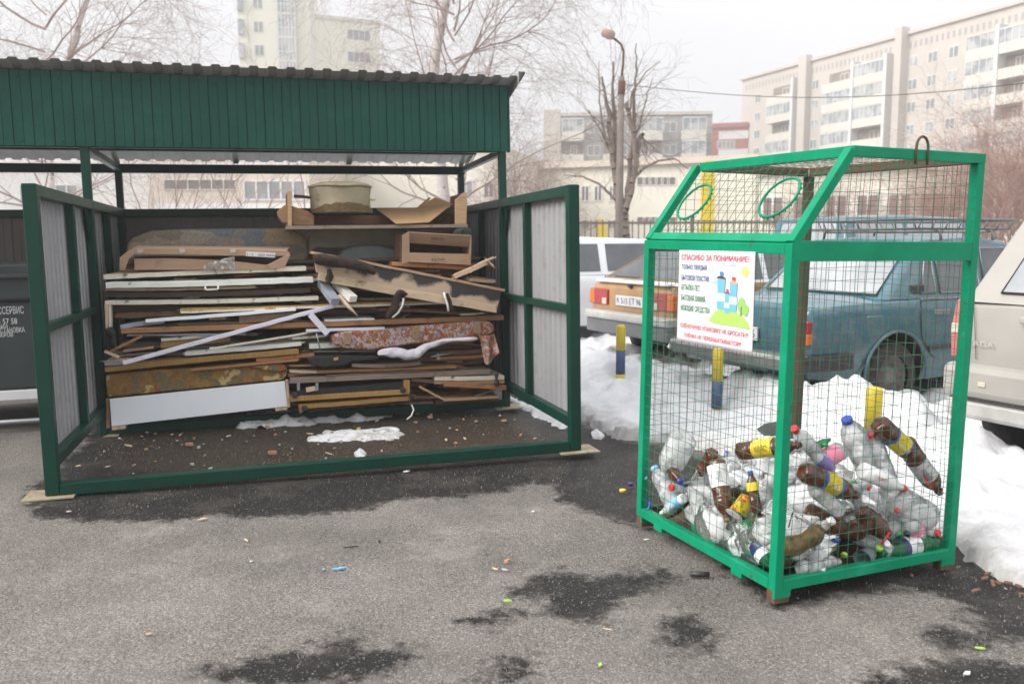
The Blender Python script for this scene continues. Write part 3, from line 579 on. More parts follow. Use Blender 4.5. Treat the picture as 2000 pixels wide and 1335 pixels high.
# ================================================================== the wire cage
cage = thing('bottle_cage', CAGE, 'green wire mesh cage with slanted front and two ring openings, holding bottles', 'recycling cage')
def cp(mb, name, m, par=cage, **k): return mb.build(name, m, par, recenter=False, **k)
t = .041; w_, d_, z0, z1, z2, k_ = CW, CD, CH0, CH1, CH2, CK
def cpost(x, y, za, zb, m='cage', name='corner_post', f=1):
    mb = MB(); mb.box(x-t/2, x+t/2, y-t/2, y+t/2, za, zb); return cp(mb, name, M[m], bevel=.003)
h = t/2
cpost(h, h, z0, z1); cpost(h, d_-h, z0, z1); cpost(w_-h, h, z0, z2-t); cpost(w_-h, d_-h, z0, z2-t, 'cage_rust')
def cb(a, b, wd, ht, name, m='cage', up=(0, 0, 1)):
    mb = MB(); mb.beam(a, b, wd, ht, up=up); return cp(mb, name, M[m], bevel=.003)
e = .0015
zb = z0+.022
cb((t, h-e, zb), (w_-t, h-e, zb), t, .044, 'bottom_rail'); cb((h-e, t, zb), (h-e, d_-t, zb), t, .044, 'bottom_rail')
cb((w_-h, t, zb), (w_-h, d_-t, zb), t, .044, 'bottom_rail'); cb((t, d_-h, zb), (w_-t, d_-h, zb), t, .044, 'bottom_rail', 'cage_rust')
# belt: flat bar on the right face, folded angle on the slanted face
cb((h*.6, .012-e, z1-.03), (w_-t, .012-e, z1-.03), .022, .078, 'belt_bar')
cb((.012-e, t, z1-.022), (.012-e, d_-t, z1-.022), .022, .042, 'belt_bar')
sl_ = Vector((k_, 0, z2-z1)).normalized(); sn = Vector((-sl_.z, 0, sl_.x))
mb = MB(); p = Vector((.012, 0, z1)); q = p + sl_*.04
mb.beam((p+q)/2+Vector((0, t, 0)), (p+q)/2+Vector((0, d_-t, 0)), .018, .04, up=sl_); cp(mb, 'belt_flange', M['cage'], bevel=.003)
cb((w_-.014, t, z1-.03), (w_-.014, d_-t, z1-.03), .02, .05, 'belt_bar', 'cage_rust'); cb((h, d_-.014, z1-.03), (w_-t, d_-.014, z1-.03), .02, .05, 'belt_bar', 'cage_rust')
for y in (h, d_-h): cb(Vector((.018, y, z1-.002)), Vector((k_+.004, y, z2-.018)), t, t*.9, 'slanted_post', 'cage', up=sn)
zt = z2-h
cb((k_, h-e, zt), (w_, h-e, zt), t, t, 'top_rail'); cb((k_+t, d_-h, zt), (w_-t, d_-h, zt), t, t, 'top_rail', 'cage_rust')
cb((k_+h, t, zt), (k_+h, d_-t, zt), t, t, 'top_rail'); cb((w_-h, t, zt), (w_-h, d_-t, zt), t, t, 'top_rail', 'cage_rust')
for (x, y) in ((0, 0), (0, d_), (w_, 0), (w_, d_)):
    mb = MB(); x0 = min(max(x-.0, 0), w_-.07); y0 = min(y, d_-.05)
    x0 = 0 if x == 0 else w_-.08; y0 = .002 if y == 0 else d_-.05
    mb.box(x0+.002, x0+.078, y0, y0+.05, .0, z0+.001); fo = cp(mb, 'foot', M['rust'], bevel=.004)
    mb = MB(); mb.box(x0, x0+.08, y0-.002, y0+.01, z0*.45, z0+.003); cp(mb, 'painted_edge', M['cage'], par=fo)
for y in (.24, .84): mb = MB(); mb.box(-.003, .03, y-.035, y+.035, z0-.022, z0+.004); cp(mb, 'fork_tab', M['cage'], bevel=.003)
mb = MB(); mb.box(t, w_-t, t, d_-t, z0+.002, z0+.006); cp(mb, 'floor_plate', M['rust'])
# wire mesh
def wires(name, P0, U, V, nu, nv, lu, lv, m, clip=None, par=cage, r=.00115, amp_=.0055, seed=0, inward=(0, 0, 0), holes=()):
    mb = MB(); P0, U, V, I = Vector(P0), Vector(U), Vector(V), Vector(inward); ns = 10
    def pt(a, b):
        o = amp_*mnoise.noise(Vector((a*4, b*4, seed))); o2 = amp_*mnoise.noise(Vector((a*4+7, b*4, seed+3))); o3 = amp_*2.2*abs(mnoise.noise(Vector((a*3, b*3+9, seed))))
        return P0+U*(a+o)+V*(b+o2)+I*o3
    def line(f):
        run = []
        for i in range(ns*3+1):
            a, b = f(i/(ns*3)); ok = (clip is None or clip(a, b)) and not any(math.hypot(a-hx, b-hy) < hr for hx, hy, hr in holes)
            if ok: run.append(pt(a, b))
            if (not ok or i == ns*3) and len(run) > 0:
                if len(run) > 1: mb.tube(run, r, 4, cap=False)
                run = []
    for i in range(1, nu): line(lambda s, i=i: (lu*i/nu, lv*s))
    for j in range(1, nv): line(lambda s, j=j: (lu*s, lv*j/nv))
    return cp(mb, name, M[m], par=par, fix=False)
LZ = z1-z0-.08
wires('wire_panel', (.03, .004, z0+.04), (1, 0, 0), (0, 0, 1), 19, 25, w_-.06, LZ, 'wire', inward=(0, 1, 0), seed=1)
wires('wire_panel', (.004, .03, z0+.04), (0, 1, 0), (0, 0, 1), 19, 25, d_-.06, LZ+.02, 'wire', inward=(1, 0, 0), seed=2)
wires('wire_panel', (w_-.006, .03, z0+.04), (0, 1, 0), (0, 0, 1), 19, 25, d_-.06, LZ, 'wire_rust', inward=(-1, 0, 0), seed=3)
wires('wire_panel', (.03, d_-.006, z0+.04), (1, 0, 0), (0, 0, 1), 19, 25, w_-.06, LZ, 'wire_rust', inward=(0, -1, 0), seed=4)
HU = z2-z1-.03
cl = lambda a, b: a+.03 > k_*(b/(z2-z1))-.004
wires('wire_panel', (.03, .006, z1), (1, 0, 0), (0, 0, 1), 19, 7, w_-.06, HU, 'wire', clip=cl, inward=(0, 1, 0), seed=5)
wires('wire_panel', (.03, d_-.008, z1), (1, 0, 0), (0, 0, 1), 19, 7, w_-.06, HU, 'wire_rust', clip=cl, inward=(0, -1, 0), seed=6)
wires('wire_panel', (w_-.006, .03, z1), (0, 1, 0), (0, 0, 1), 19, 7, d_-.06, HU, 'wire_rust', inward=(-1, 0, 0), seed=7)
wires('wire_panel', (k_+.03, .03, z2-.012), (1, 0, 0), (0, 1, 0), 13, 19, w_-k_-.06, d_-.06, 'wire_rust', inward=(0, 0, -1), seed=8)
SLn = math.hypot(k_, z2-z1)
# ring openings: find centre and size on the slanted plane
Ms = Matrix.Translation((0, 0, z1)) @ Matrix(((0, sl_.x, sn.x, 0), (1, 0, 0, 0), (0, sl_.z, sn.z, 0), (0, 0, 0, 1)))   # x along the width, y up the slope, z outward
Msi = (CAGE @ Ms).inverted()
def onslope(px, py): return hit(Msi, 2, 0.0, px, py)
rings = []
for cx_, cy_, ex, ey in ((1357, 395, 1357, 359), (1523, 387, 1549, 344)):
    c = onslope(cx_, cy_); rings.append((c.x, c.y, .098))
wires('wire_panel', Ms @ Vector((.03, .02, -.006)), (0, 1, 0), sl_, 19, 9, d_-.06, SLn-.05, 'wire', inward=-sn, seed=9, holes=[(x-.03, y-.02, r) for x, y, r in rings], amp_=.006)
for x, y, r in rings:
    mb = MB(); mb.tube([Ms @ Vector((x+r*math.cos(a)*1.0, y+r*math.sin(a), .004)) for a in [2*math.pi*i/36 for i in range(36)]], .0055, 8, closed=True)
    for i in range(22):
        a = 2*math.pi*i/22+.1; mb.box(-.003, .003, -.003, .003, -.004, .004, M=Ms @ Matrix.Translation((x+(r+.004)*math.cos(a), y+(r+.004)*math.sin(a), 0)) @ Matrix.Rotation(a, 4, 'Z'))
    cp(mb, 'ring_opening', M['cage'])
# lifting loop
c = hit(CAGEi, 1, 0.01, 1795, 300); x = c.x
mb = MB(); hw = .032; pts = [(x-hw, .004, z2-.06), (x-hw, .004, z2)] + [(x-hw*math.cos(a), .004, z2+.008+.042*math.sin(a)) for a in [math.pi*i/12 for i in range(13)]] + [(x+hw, .004, z2), (x+hw, .004, z2-.06)]
mb.tube([(a, b-.008, c_) for a, b, c_ in pts], .0055, 8); cp(mb, 'lifting_loop', M['cage_rust'])
# ---- poster
P = [hit(CAGEi, 0, -.004, px, py) for px, py in ((1330, 489), (1479, 491), (1468, 691), (1320, 662))]
tl, tr, br_, bl = P; ctr = sum(P, Vector())/4
wv_ = ((tr-tl)+(br_-bl))/2; PW = wv_.length; PX = wv_.normalized(); hv = ((tl-bl)+(tr-br_))/2; PH = hv.length
PN = Vector((-1, 0, 0)); PY = PN.cross(PX).normalized(); PN = PX.cross(PY).normalized(); org = ctr - PX*PW/2 - PY*PH/2
PM = CAGE @ Matrix(((PX.x, PY.x, PN.x, org.x), (PX.y, PY.y, PN.y, org.y), (PX.z, PY.z, PN.z, org.z), (0, 0, 0, 1)))
poster = thing('poster', PM, 'white paper poster with lettering and bottles on a green hill, fixed to the cage', 'poster')
mb = MB()
def pz(a, b): return .002+.0035*mnoise.noise(Vector((a*3, b*3, 4)))+.010*max(0, a-.93)/.07*(b*.6)
mb.grid(24, 24, lambda a, b: Vector((a*PW, b*PH, .0015+.004*max(0, (a-.9))*10*b)))
mb.build('paper_sheet', M['paper'], poster, recenter=False, solid=.001)
Ptext = {}
def pmat(n, c): M['p_'+n] = mat('print_'+n, c, tuple(x*.95 for x in c), rough=.7, scale=30); return M['p_'+n]
pr_, pb, pg = pmat('red', (.72, .06, .10)), pmat('blue', (.02, .07, .25)), pmat('green', (.03, .22, .09))
def pt_(s, x, y, w, h, m, z=.0042, shear=0): text(s, m, poster, Matrix.Translation((x*PW, y*PH, z)), width=w*PW, height=h*PH, bold=.012, shear=shear)
pt_("СПАСИБО ЗА ПОНИМАНИЕ!", .04, .895, .89, .060, pr_, shear=.1)
for i, (s_, w) in enumerate((("ТОЛЬКО ТВЕРДЫЙ", .35), ("БЫТОВОЙ ПЛАСТИК", .39))): pt_(s_, .05, .785-i*.112, w, .074, pb)
for i, (s_, w) in enumerate((("БУТЫЛКА ПЕТ,", .27), ("БЫТОВАЯ ХИМИЯ,", .35), ("МОЮЩИЕ СРЕДСТВА", .41))): pt_(s_, .05, .555-i*.113, w, .074, pg)
pt_("ПЛЁНОЧНУЮ УПАКОВКУ НЕ БРОСАТЬ!!!", .05, .150, .90, .060, pr_, shear=.1); pt_("ПЛЁНКА НЕ ПЕРЕРАБАТЫВАЕТСЯ!!!", .11, .050, .76, .058, pr_, shear=.1)
def flat(name, poly, c, z, key):
    mb = MB(); n = len(poly); mb.add([(x*PW, y*PH, z) for x, y in poly], [tuple(range(n))]); m = M.get('p_'+key) or pmat(key, c); mb.build(name, m, poster, recenter=False, fix=False)
def ell(cx, cy, rx, ry, n=24, a0=0, a1=2*math.pi): return [(cx+rx*math.cos(a0+(a1-a0)*i/n), cy+ry*math.sin(a0+(a1-a0)*i/n)) for i in range(n)]
flat('drawn_hill', [(.45, .27), (.50, .25), (.6, .243), (.75, .245), (.97, .235), (.95, .29), (.90, .34), (.82, .385), (.72, .415), (.62, .415), (.53, .37), (.47, .30)], (.36, .56, .12), .0042, 'hill')
flat('drawn_tree', ell(.86, .46, .045, .085), (.26, .50, .12), .0046, 'tree'); flat('drawn_tree', ell(.91, .42, .035, .06), (.26, .50, .12), .0049, 'tree')
flat('drawn_trunk', [(.853, .36), (.863, .36), (.865, .45), (.855, .45)], (.15, .10, .04), .0052, 'trunkp')
flat('drawn_sun', ell(.89, .80, .045, .05), (.75, .60, .16), .0044, 'sun')
for cx_, cy_, s_ in ((.50, .69, .05), (.73, .87, .045), (.62, .87, .022)):
    flat('drawn_cloud', [(cx_-s_, cy_-s_*.4), (cx_+s_, cy_-s_*.4), (cx_+s_*.8, cy_+.1*s_), (cx_+s_*.4, cy_+.2*s_), (cx_+s_*.2, cy_+s_), (cx_-s_*.2, cy_+s_), (cx_-s_*.4, cy_+.3*s_), (cx_-s_*.8, cy_+.1*s_)], (.42, .64, .68), .0044, 'cloud')
def pbottle(x, y, s0, hair, capc, key):
    s = s0
    def fl(n, poly, c, z, k): flat(n, [(x+(a-x)*1.15, y+(b-y)*.70) for a, b in poly], c, z, k)
    fl('drawn_bottle', [(x-.04*s, y+.02*s), (x-.03*s, y), (x+.03*s, y), (x+.04*s, y+.02*s), (x+.045*s, y+.22*s), (x+.038*s, y+.26*s), (x+.042*s, y+.42*s), (x+.015*s, y+.47*s), (x-.015*s, y+.47*s), (x-.042*s, y+.42*s), (x-.038*s, y+.26*s), (x-.045*s, y+.22*s)], (.14, .42, .68), .0050, 'pbot')
    fl('drawn_label', [(x-.046*s, y+.11*s), (x+.046*s, y+.11*s), (x+.044*s, y+.23*s), (x-.044*s, y+.23*s)], (.50, .60, .70), .0053, 'plab')
    fl('drawn_hair', ell(x-.004*s, y+.425*s, .05*s, .045*s, 14, 0, math.pi), hair, .0056, 'hair'+key)
    fl('drawn_cap', [(x-.018*s, y+.475*s), (x+.018*s, y+.475*s), (x+.018*s, y+.53*s), (x-.018*s, y+.53*s)], capc, .0056, 'capp'+key)
pbottle(.60, .40, 1.05, (.13, .03, .03), (.04, .22, .55), 'a'); pbottle(.755, .39, .95, (.85, .35, .10), (.75, .05, .08), 'b'); pbottle(.68, .37, .66, (.25, .05, .03), (.75, .05, .08), 'c')
# ================================================================== buildings, trees, fence, lamp
M['panel'] = mat('panel_wall', (.60, .545, .495), (.55, .50, .455), scale=.25, rough=.9, dirt=(.50, .44, .39), dscale=.3)
M['panel_grey'] = mat('grey_panel_wall', (.40, .38, .37), (.34, .33, .33), scale=.3, rough=.9)
M['yellow_wall'] = mat('pale_yellow_wall', (.74, .71, .62), (.69, .66, .57), scale=.3, rough=.9, dirt=(.62, .57, .46), dscale=.5)
M['beige_wall'] = mat('beige_wall', (.66, .57, .48), (.60, .52, .45), scale=.3, rough=.9)
M['cream_wall'] = mat('cream_wall', (.82, .80, .68), (.78, .76, .64), scale=.1, rough=.9)
M['trim_white'] = mat('white_frame', (.78, .77, .76), rough=.7)
M['balc'] = mat('balcony_slab', (.70, .67, .60), (.64, .61, .55), scale=.8, rough=.85)
M['glass'] = mat('window_glass', (.20, .22, .24), (.34, .34, .33), scale=.8, rough=.15, spec=.7, lo=.4, hi=.6)
M['glassd'] = mat('dark_glass', (.12, .11, .10), (.20, .18, .17), scale=.8, rough=.2, spec=.6)
M['glaze'] = mat('balcony_glazing', (.27, .30, .33), (.50, .51, .52), scale=.7, rough=.25, spec=.6, lo=.45, hi=.55)
M['brickred'] = mat('red_white_wall', (.45, .13, .10), rough=.9)
M['loggia'] = mat('loggia_shade_colour', (.20, .15, .12), (.30, .25, .2), scale=1, rough=.9)
def facade_frame(P, ang):
    """x along the wall, y into the building, z up"""
    return Matrix.Translation(P) @ Matrix.Rotation(ang, 4, 'Z')
class Bld:
    def __init__(s, name, M_, label, cat='building', group=None):
        s.M = M_; s.Mi = M_.inverted(); s.t = thing(name, M_, label, cat, group)
    def q(s, px, py, y=0): return hit(s.Mi, 1, y, px, py)
    def u(s, px, py=300): return s.q(px, py).x
    def box(s, name, x0, x1, y0, y1, z0, z1, m, par=None):
        mb = MB(); mb.box(x0, x1, y0, y1, z0, z1); return mb.build(name, M[m], par or s.t, recenter=False)
    def win(s, x0, x1, z0, z1, n=2, glass='glass', fr='trim_white', name='window', dep=.12, rows=1):
        f = .09*min(1.5, (z1-z0)/1.2)
        mb = MB(); y0, y1 = -.05, dep*.4
        mb.box(x0, x1, y0, y1, z0, z0+f); mb.box(x0, x1, y0, y1, z1-f, z1)
        for i in range(n+1):
            x = x0+(x1-x0-f)*i/n; mb.box(x, x+f, y0-.004, y1, z0+.003, z1-.003)
        for j in range(1, rows): z = z0+(z1-z0)*j/rows; mb.box(x0+.01, x1-.01, y0+.004, y1, z-f*.4, z+f*.4)
        o = mb.build(name, M[fr], s.t, recenter=False)
        g = MB(); g.box(x0+.02, x1-.02, -.02, .03, z0+.02, z1-.02); g.build('pane', M[glass], o, recenter=False)
        return o
# ---- big panel block on the right
pb_ang = math.atan2(-.93, .366); B = Bld('panel_block', facade_frame((37.7, 146, 0), pb_ang), 'long nine storey beige panel apartment block with stacked balconies, at right', 'apartment block')
L_ = 92; ZR = 26.8
B.box('wall', 0, L_, 0, 14, 0, ZR, 'panel')
B.box('roof_edge', -.3, L_, -.35, 14, ZR+.003, ZR+.35, 'panel')
mb = MB()
for i in range(110):
    x = 1+i*.82
    if x < L_-1: mb.box(x, x+.34, -.02, .02, ZR-1.75, ZR-.95)
mb.build('attic_slots', M['panel_grey'], B.t, recenter=False)['kind'] = 'stuff'
FL = 2.8; floors = [ZR-2.2-FL*(i+1) for i in range(9)]
def uu(px): return B.u(px, 250)
for pa, pb_, out in ((1567, 1582, 1.1), (1755, 1768, 1.3)):
    B.box('stair_fin', uu(pa), uu(pb_), -out, -.003, 0, ZR+.9, 'panel')
bays = [(1508, 1556), (1616, 1672), (1675, 1736), (1893, 1950), (1953, 2012), (2150, 2200)]
rb = random.Random(3)
def balcony(B_, x0, x1, zf, glazed, k):
    mb = MB(); mb.box(x0, x1, -1.25, -.004, zf-.16, zf+.02); mb.box(x0, x1, -1.25, -1.17, zf+.021, zf+1.0); mb.box(x0, x0+.1, -1.168, -.004, zf+.021, zf+1.0); mb.box(x1-.1, x1, -1.168, -.004, zf+.021, zf+1.0)
    o = mb.build('balcony', M['balc'], B_.t, recenter=False)
    g = MB()
    if glazed:
        g.box(x0+.02, x1-.02, -1.2, -1.12, zf+1.004, zf+2.45); g.build('glazing', M['glaze'], o, recenter=False)
        fb = MB(); n = max(3, int((x1-x0)/.8))
        for i in range(n+1): x = x0+(x1-x0-.09)*i/n; fb.box(x, x+.09, -1.26, -1.203, zf+1.002, zf+2.5)
        fb.box(x0, x1, -1.27, -1.10, zf+2.452, zf+2.6); fb.build('glazing_frame', M['trim_white' if k % 3 else 'balc'], o, recenter=False)
    else:
        g.box(x0+.1, x1-.1, -.03, -.005, zf+.1, zf+2.5); g.build('loggia_shade_panel', M['loggia'], o, recenter=False)  # flat dark panel paints the shade of the open loggia
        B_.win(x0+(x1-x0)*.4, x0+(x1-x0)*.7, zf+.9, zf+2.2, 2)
    return o
for bi, (a, b_) in enumerate(bays):
    x0, x1 = uu(a), uu(b_)
    for i, zf in enumerate(floors):
        balcony(B, x0, x1, zf, rb.random() > .42, i+bi)
    B.box('bay_side_wall', x1+.01, x1+.5, -1.4, -.003, 0, ZR-1.9, 'trim_white')
for pw, n in ((1479, 2), (1590, 2), (1778, 2), (1815, 2), (1855, 2), (2060, 2), (2100, 2)):
    x = uu(pw)
    for zf in floors: B.win(x-.75, x+.75, zf+.85, zf+2.25, 2, glass='glass' if rb.random() > .4 else 'glaze')
# ---- grey block
B = Bld('grey_panel_block', facade_frame((110*60/1702.2, 112, 0), math.radians(-4)), 'distant grey panel apartment block with white balconies behind the yellow school', 'apartment block')
u0, u1 = B.u(1062), B.u(1390); ZR = B.q(1200, 226).z
B.box('wall', u0, u1, 0, 12, 0, ZR, 'panel_grey'); B.box('end_wall', u0-.02, B.u(1095), -.3, -.004, 0, ZR+.8, 'panel')
B.box('roof_edge', u0, u1, -.2, 12, ZR+.003, ZR+.4, 'panel')
for a, b_ in ((1097, 1140), (1178, 1205), (1250, 1292), (1330, 1376)):
    for i in range(6): balcony(B, B.u(a), B.u(b_), ZR-3.0-2.8*i, (i+a) % 3 != 0, 1)
for a in (1160, 1225, 1308):
    x = B.u(a)
    for i in range(6): B.win(x-.8, x+.8, ZR-2.1-2.8*i, ZR-.8-2.8*i, 2)
# ---- red and white block
B = Bld('red_white_block', facade_frame((22, 150, 0), math.radians(-20)), 'small distant red and white striped apartment building between the grey and beige blocks', 'apartment block')
x0, x1 = B.u(1388), B.u(1460); zt = B.q(1400, 250).z
B.box('wall', x0, x1, 0, 12, 0, zt, 'brickred'); B.box('roof_edge', x0-.2, x1, -.3, 12, zt+.002, zt+.7, 'brickred')
for i in range(6): B.box('white_band', B.u(1403), x1+.1, -.1, -.01, zt-1.9-2.9*i, zt-.6-2.9*i, 'trim_white')
for i in range(5):
    for a in (1410, 1425): x = B.u(a); B.win(x-.8, x+.8, zt-3.4-2.9*i, zt-2.1-2.9*i, 2)
# ---- towers
B = Bld('cream_tower', facade_frame((-120*.31, 118, 0), math.radians(6)), 'tall cream tower block with a glazed balcony column rising behind the shelter roof', 'tower block')
x0, x1 = B.u(466, 80), B.u(600, 80); zb_ = 0
B.box('wall', x0, x1, 0, 14, 0, 62, 'cream_wall')
for i in range(20):
    z = 60-3.0*i
    if z < 3: break
    c = B.u(506, 80); B.win(c-.65, c+.65, z-1.7, z-.2, 2)
    a, b_ = B.u(545, 80), B.u(580, 80)
    o = B.box('balcony', a, b_, -.9, -.004, z-2.5, z-2.2, 'balc'); B.box('glazing', a+.05, b_-.05, -.85, -.1, z-2.198, z+.49, 'glaze', par=o)
    mb = MB()
    for k in range(6): x = a+(b_-a-.1)*k/5; mb.box(x, x+.1, -.90, -.853, z-2.197, z+.488)
    mb.box(a, b_, -.895, -.856, z-1.2, z-1.1); mb.build('glazing_frame', M['trim_white'], o, recenter=False)
    a, b_ = B.u(467, 80), B.u(477, 80); B.box('side_balcony', a, b_, -.6, -.004, z-2.0, z-.1, 'glaze')
B = Bld('yellow_tower', facade_frame((-120*.22, 125, 0), math.radians(25)), 'pale yellow tower block half hidden by birch branches behind the roof', 'tower block')
x0, x1 = B.u(596, 80), B.u(742, 80); zt = B.q(640, 38).z
B.box('wall', x0, x1, 0, 14, 0, zt, 'cream_wall'); B.box('roof_edge', x0-.2, x1+.2, -.2, 14, zt+.003, zt+.5, 'balc'); B.box('stair_shaft', x0-.1, B.u(612, 80), -1.2, -.004, 0, 60, 'trim_white')
for i in range(14):
    for a in (690, 712): x = B.u(a, 80); B.win(x-.9, x+.9, zt-2.5-3*i, zt-1-3*i, 2)
# ---- low school wings behind the shelter
B = Bld('beige_school_wing', facade_frame((-18, 42, 0), math.radians(0)), 'low beige building with white framed windows seen above the rear wall', 'school building')
x0, x1 = B.u(300, 360), B.u(605, 360); z = lambda py: B.q(400, py).z
B.box('wall', x0, x1, 0, 12, 0, z(262), 'beige_wall'); B.box('white_plinth_band', x0, x1, -.04, -.003, z(408), z(398), 'trim_white'); B.box('white_band', x0, x1, -.05, -.003, z(322), z(318), 'trim_white')
B.box('roof_edge', x0-.2, x1, -.3, 12, z(262)+.003, z(258), 'trim_white')
B.win(B.u(320, 360), B.u(461, 360), z(371), z(350), 6, glass='glassd'); B.win(B.u(475, 360), B.u(598, 360), z(392), z(352), 5, glass='glass')
B = Bld('white_school_wing', facade_frame((-30, 46, 0), math.radians(3)), 'white plastered low building seen through the gap at far left', 'school building')
B.box('wall', B.u(-260, 360), B.u(300, 360)-.2, 0, 10, 0, B.q(100, 322).z, 'trim_white'); B.box('roof_edge', B.u(-260, 360), B.u(300, 360)-.2, -.2, 10, B.q(100, 322).z+.002, B.q(100, 316).z, 'balc')
for a in (60, 130): B.win(B.u(a, 360)-.6, B.u(a, 360)+.6, B.q(a, 395).z, B.q(a, 360).z, 2)
B = Bld('yellow_school_wing', facade_frame((-12, 52, 0), math.radians(-14)), 'pale yellow low wing with tall windows behind the pouf', 'school building')
x0, x1 = B.u(606, 360), B.u(968, 360); z = lambda py: B.q(780, py).z
B.box('wall', x0, x1, 0, 12, 0, z(290), 'yellow_wall'); B.box('roof_edge', x0, x1, -.3, 12, z(290)+.003, z(284), 'balc')
B.win(B.u(615, 360), B.u(650, 360), z(370), z(345), 3)
B.win(B.u(898, 360), B.u(925, 360), z(385), z(355), 2); B.win(B.u(944, 360), B.u(966, 360), z(390), z(360), 2, glass='glassd')
B = Bld('yellow_school', facade_frame((-2, 62, 0), math.radians(-24)), 'two storey pale yellow school with small square windows behind the bare tree', 'school building')
x0, x1 = B.u(968, 380), B.u(1475, 380)
def zz(px, py): return B.q(px, py).z
zt = zz(1200, 325); B.box('wall', x0, x1, 0, 14, 0, zt, 'yellow_wall'); B.box('roof_edge', x0-.2, x1+.2, -.35, 14, zt+.003, zt+.4, 'beige_wall')
for a in range(1252, 1322, 12): x = B.u(a, 352); B.win(x-.28, x+.28, zz(a, 362), zz(a, 345), 1, glass='glassd')
for a in range(1252, 1322, 12): x = B.u(a, 430); B.win(x-.28, x+.28, zz(a, 437), zz(a, 423), 1, glass='glassd')
for a, b_ in ((985, 1015), (1022, 1045), (1135, 1152), (1160, 1177), (1190, 1203), (1218, 1232)):
    B.win(B.u(a, 375), B.u(b_, 375), zz(a, 394), zz(a, 362), 2, glass='glassd'); B.win(B.u(a, 375), B.u(b_, 375), zz(a, 446), zz(a, 430), 2, glass='glassd')
B.box('yellow_strip', B.u(1371, 380), B.u(1381, 380), -.3, -.01, 0, zt-.4, 'yellow'); B.box('yellow_strip', B.u(1170, 430), B.u(1178, 430), -.3, -.01, 0, zz(1170, 428), 'yellow')
B.box('grey_doorway', B.u(1378, 380), B.u(1392, 380), -.06, -.003, zz(1380, 398), zz(1380, 362), 'panel_grey')
# low yellow building seen through the right half of the cage
B = Bld('yellow_low_house', facade_frame((14, 48, 0), math.radians(-30)), 'low pale yellow house behind brown bushes, seen through the cage top', 'house')
x0, x1 = B.u(1482, 400), B.u(2150, 400); zt = B.q(1700, 335).z
B.box('wall', x0, x1, 0, 10, 0, zt, 'yellow_wall'); B.box('roof_edge', x0-.3, x1, -.3, 10, zt+.003, zt+.5, 'beige_wall')
for a in range(1510, 2100, 62): x = B.u(a, 380); B.win(x-.6, x+.6, zt-2.6, zt-1.1, 2, glass='glassd')
# ---- trees
class Seg:
    def __init__(s): s.a = []; s.b = []; s.ra = []; s.rb = []
    def add(s, a, b, ra, rb): s.a.append(tuple(a)); s.b.append(tuple(b)); s.ra.append(ra); s.rb.append(rb)
    def mesh(s, name, m, parent, n=3):
        a = np.array(s.a); b = np.array(s.b); ra = np.array(s.ra)[:, None, None]; rb_ = np.array(s.rb)[:, None, None]; k = len(a)
        d = b-a; d /= np.linalg.norm(d, axis=1, keepdims=True)+1e-9; ref = np.where(np.abs(d[:, 2:3]) > .9, [[1., 0, 0]], [[0., 0, 1.]])
        u = np.cross(d, ref); u /= np.linalg.norm(u, axis=1, keepdims=True); v = np.cross(d, u); t = np.arange(n)*2*np.pi/n
        ring = u[:, None, :]*np.cos(t)[None, :, None] + v[:, None, :]*np.sin(t)[None, :, None]
        co = np.concatenate([a[:, None, :]+ring*ra, b[:, None, :]+ring*rb_], 1).reshape(-1, 3)
        i = np.arange(n); q = np.stack([i, (i+1) % n, n+(i+1) % n, n+i], 1); fc = (q[None]+(np.arange(k)*2*n)[:, None, None]).reshape(-1, 4)
        me = bpy.data.meshes.new(name); fastmesh(me, co, fc, n > 3); me.materials.append(m)
        o = bpy.data.objects.new(name, me); SC.collection.objects.link(o); o.parent = parent; return o
def branch(S, T_, p, d, ln, r, lvl, R, droop, dens, spread, wig=.18):
    n = max(3, int(ln/(.35 if lvl < 3 else .22))); st = ln/n; pts = []
    for i in range(n):
        f = i/n; d = (d + Vector((R.gauss(0, wig), R.gauss(0, wig), R.gauss(0, wig*.7)-droop*(lvl >= 2)*(.12+.30*f)+(.05 if lvl < 2 else 0)))).normalized()
        q = p+d*st; ra, rb_ = r*(1-f*.75), r*(1-(f+1/n)*.75)
        (T_ if lvl < 1 else S).add(p, q, max(ra, .0022), max(rb_, .002)); p = q
        if lvl < 4 and f > .12: pts.append((Vector(p), Vector(d), ra, f))
    if lvl >= 4: return
    k = int(dens[lvl]*ln)
    for _ in range(k):
        if not pts: break
        q, dd, ra, f = R.choice(pts); ax = dd.orthogonal().normalized(); ax.rotate(Matrix.Rotation(R.uniform(0, 2*math.pi), 3, dd))
        nd = (dd*(1-spread*.5) + ax*spread*R.uniform(.7, 1.3)).normalized()
        branch(S, T_, q, nd, ln*R.uniform(.35, .6)*(1-.4*f)+.15, ra*R.uniform(.4, .6), lvl+1, R, droop, dens, spread, wig)
M['birch'] = mat('birch_bark', (.55, .50, .48), (.45, .40, .38), scale=3, rough=.9, st=(1, 1, 4), dirt=(.08, .06, .05), dscale=4, dlo=.58, dhi=.64)
M['twig'] = mat('birch_twigs', (.24, .17, .155), (.32, .24, .21), scale=1.5, rough=.9)
M['bark'] = mat('dark_bark', (.23, .185, .155), (.15, .12, .10), scale=6, rough=.95, st=(1, 1, .3), bump=.6, bscale=30)
M['bushtw'] = mat('brown_bush_twigs', (.27, .16, .13), (.34, .22, .18), scale=1.5, rough=.95)
def tree(base, label, cat, stems, seed, droop, dens, spread, bark, twig, group=None, name='bare_tree', nt_=7):
    t = thing(name, Matrix.Translation(base), label, cat, group); R = random.Random(seed); S = Seg(); T_ = Seg()
    for (p, d, ln, r, lv) in stems: branch(S, T_, Vector(p), Vector(d).normalized(), ln, r, lv, R, droop, dens, spread, .10 if lv == 0 else .15)
    if T_.a: T_.mesh('trunk', bark, t, nt_)
    if S.a: S.mesh('crown', twig, t, 3)
    return t
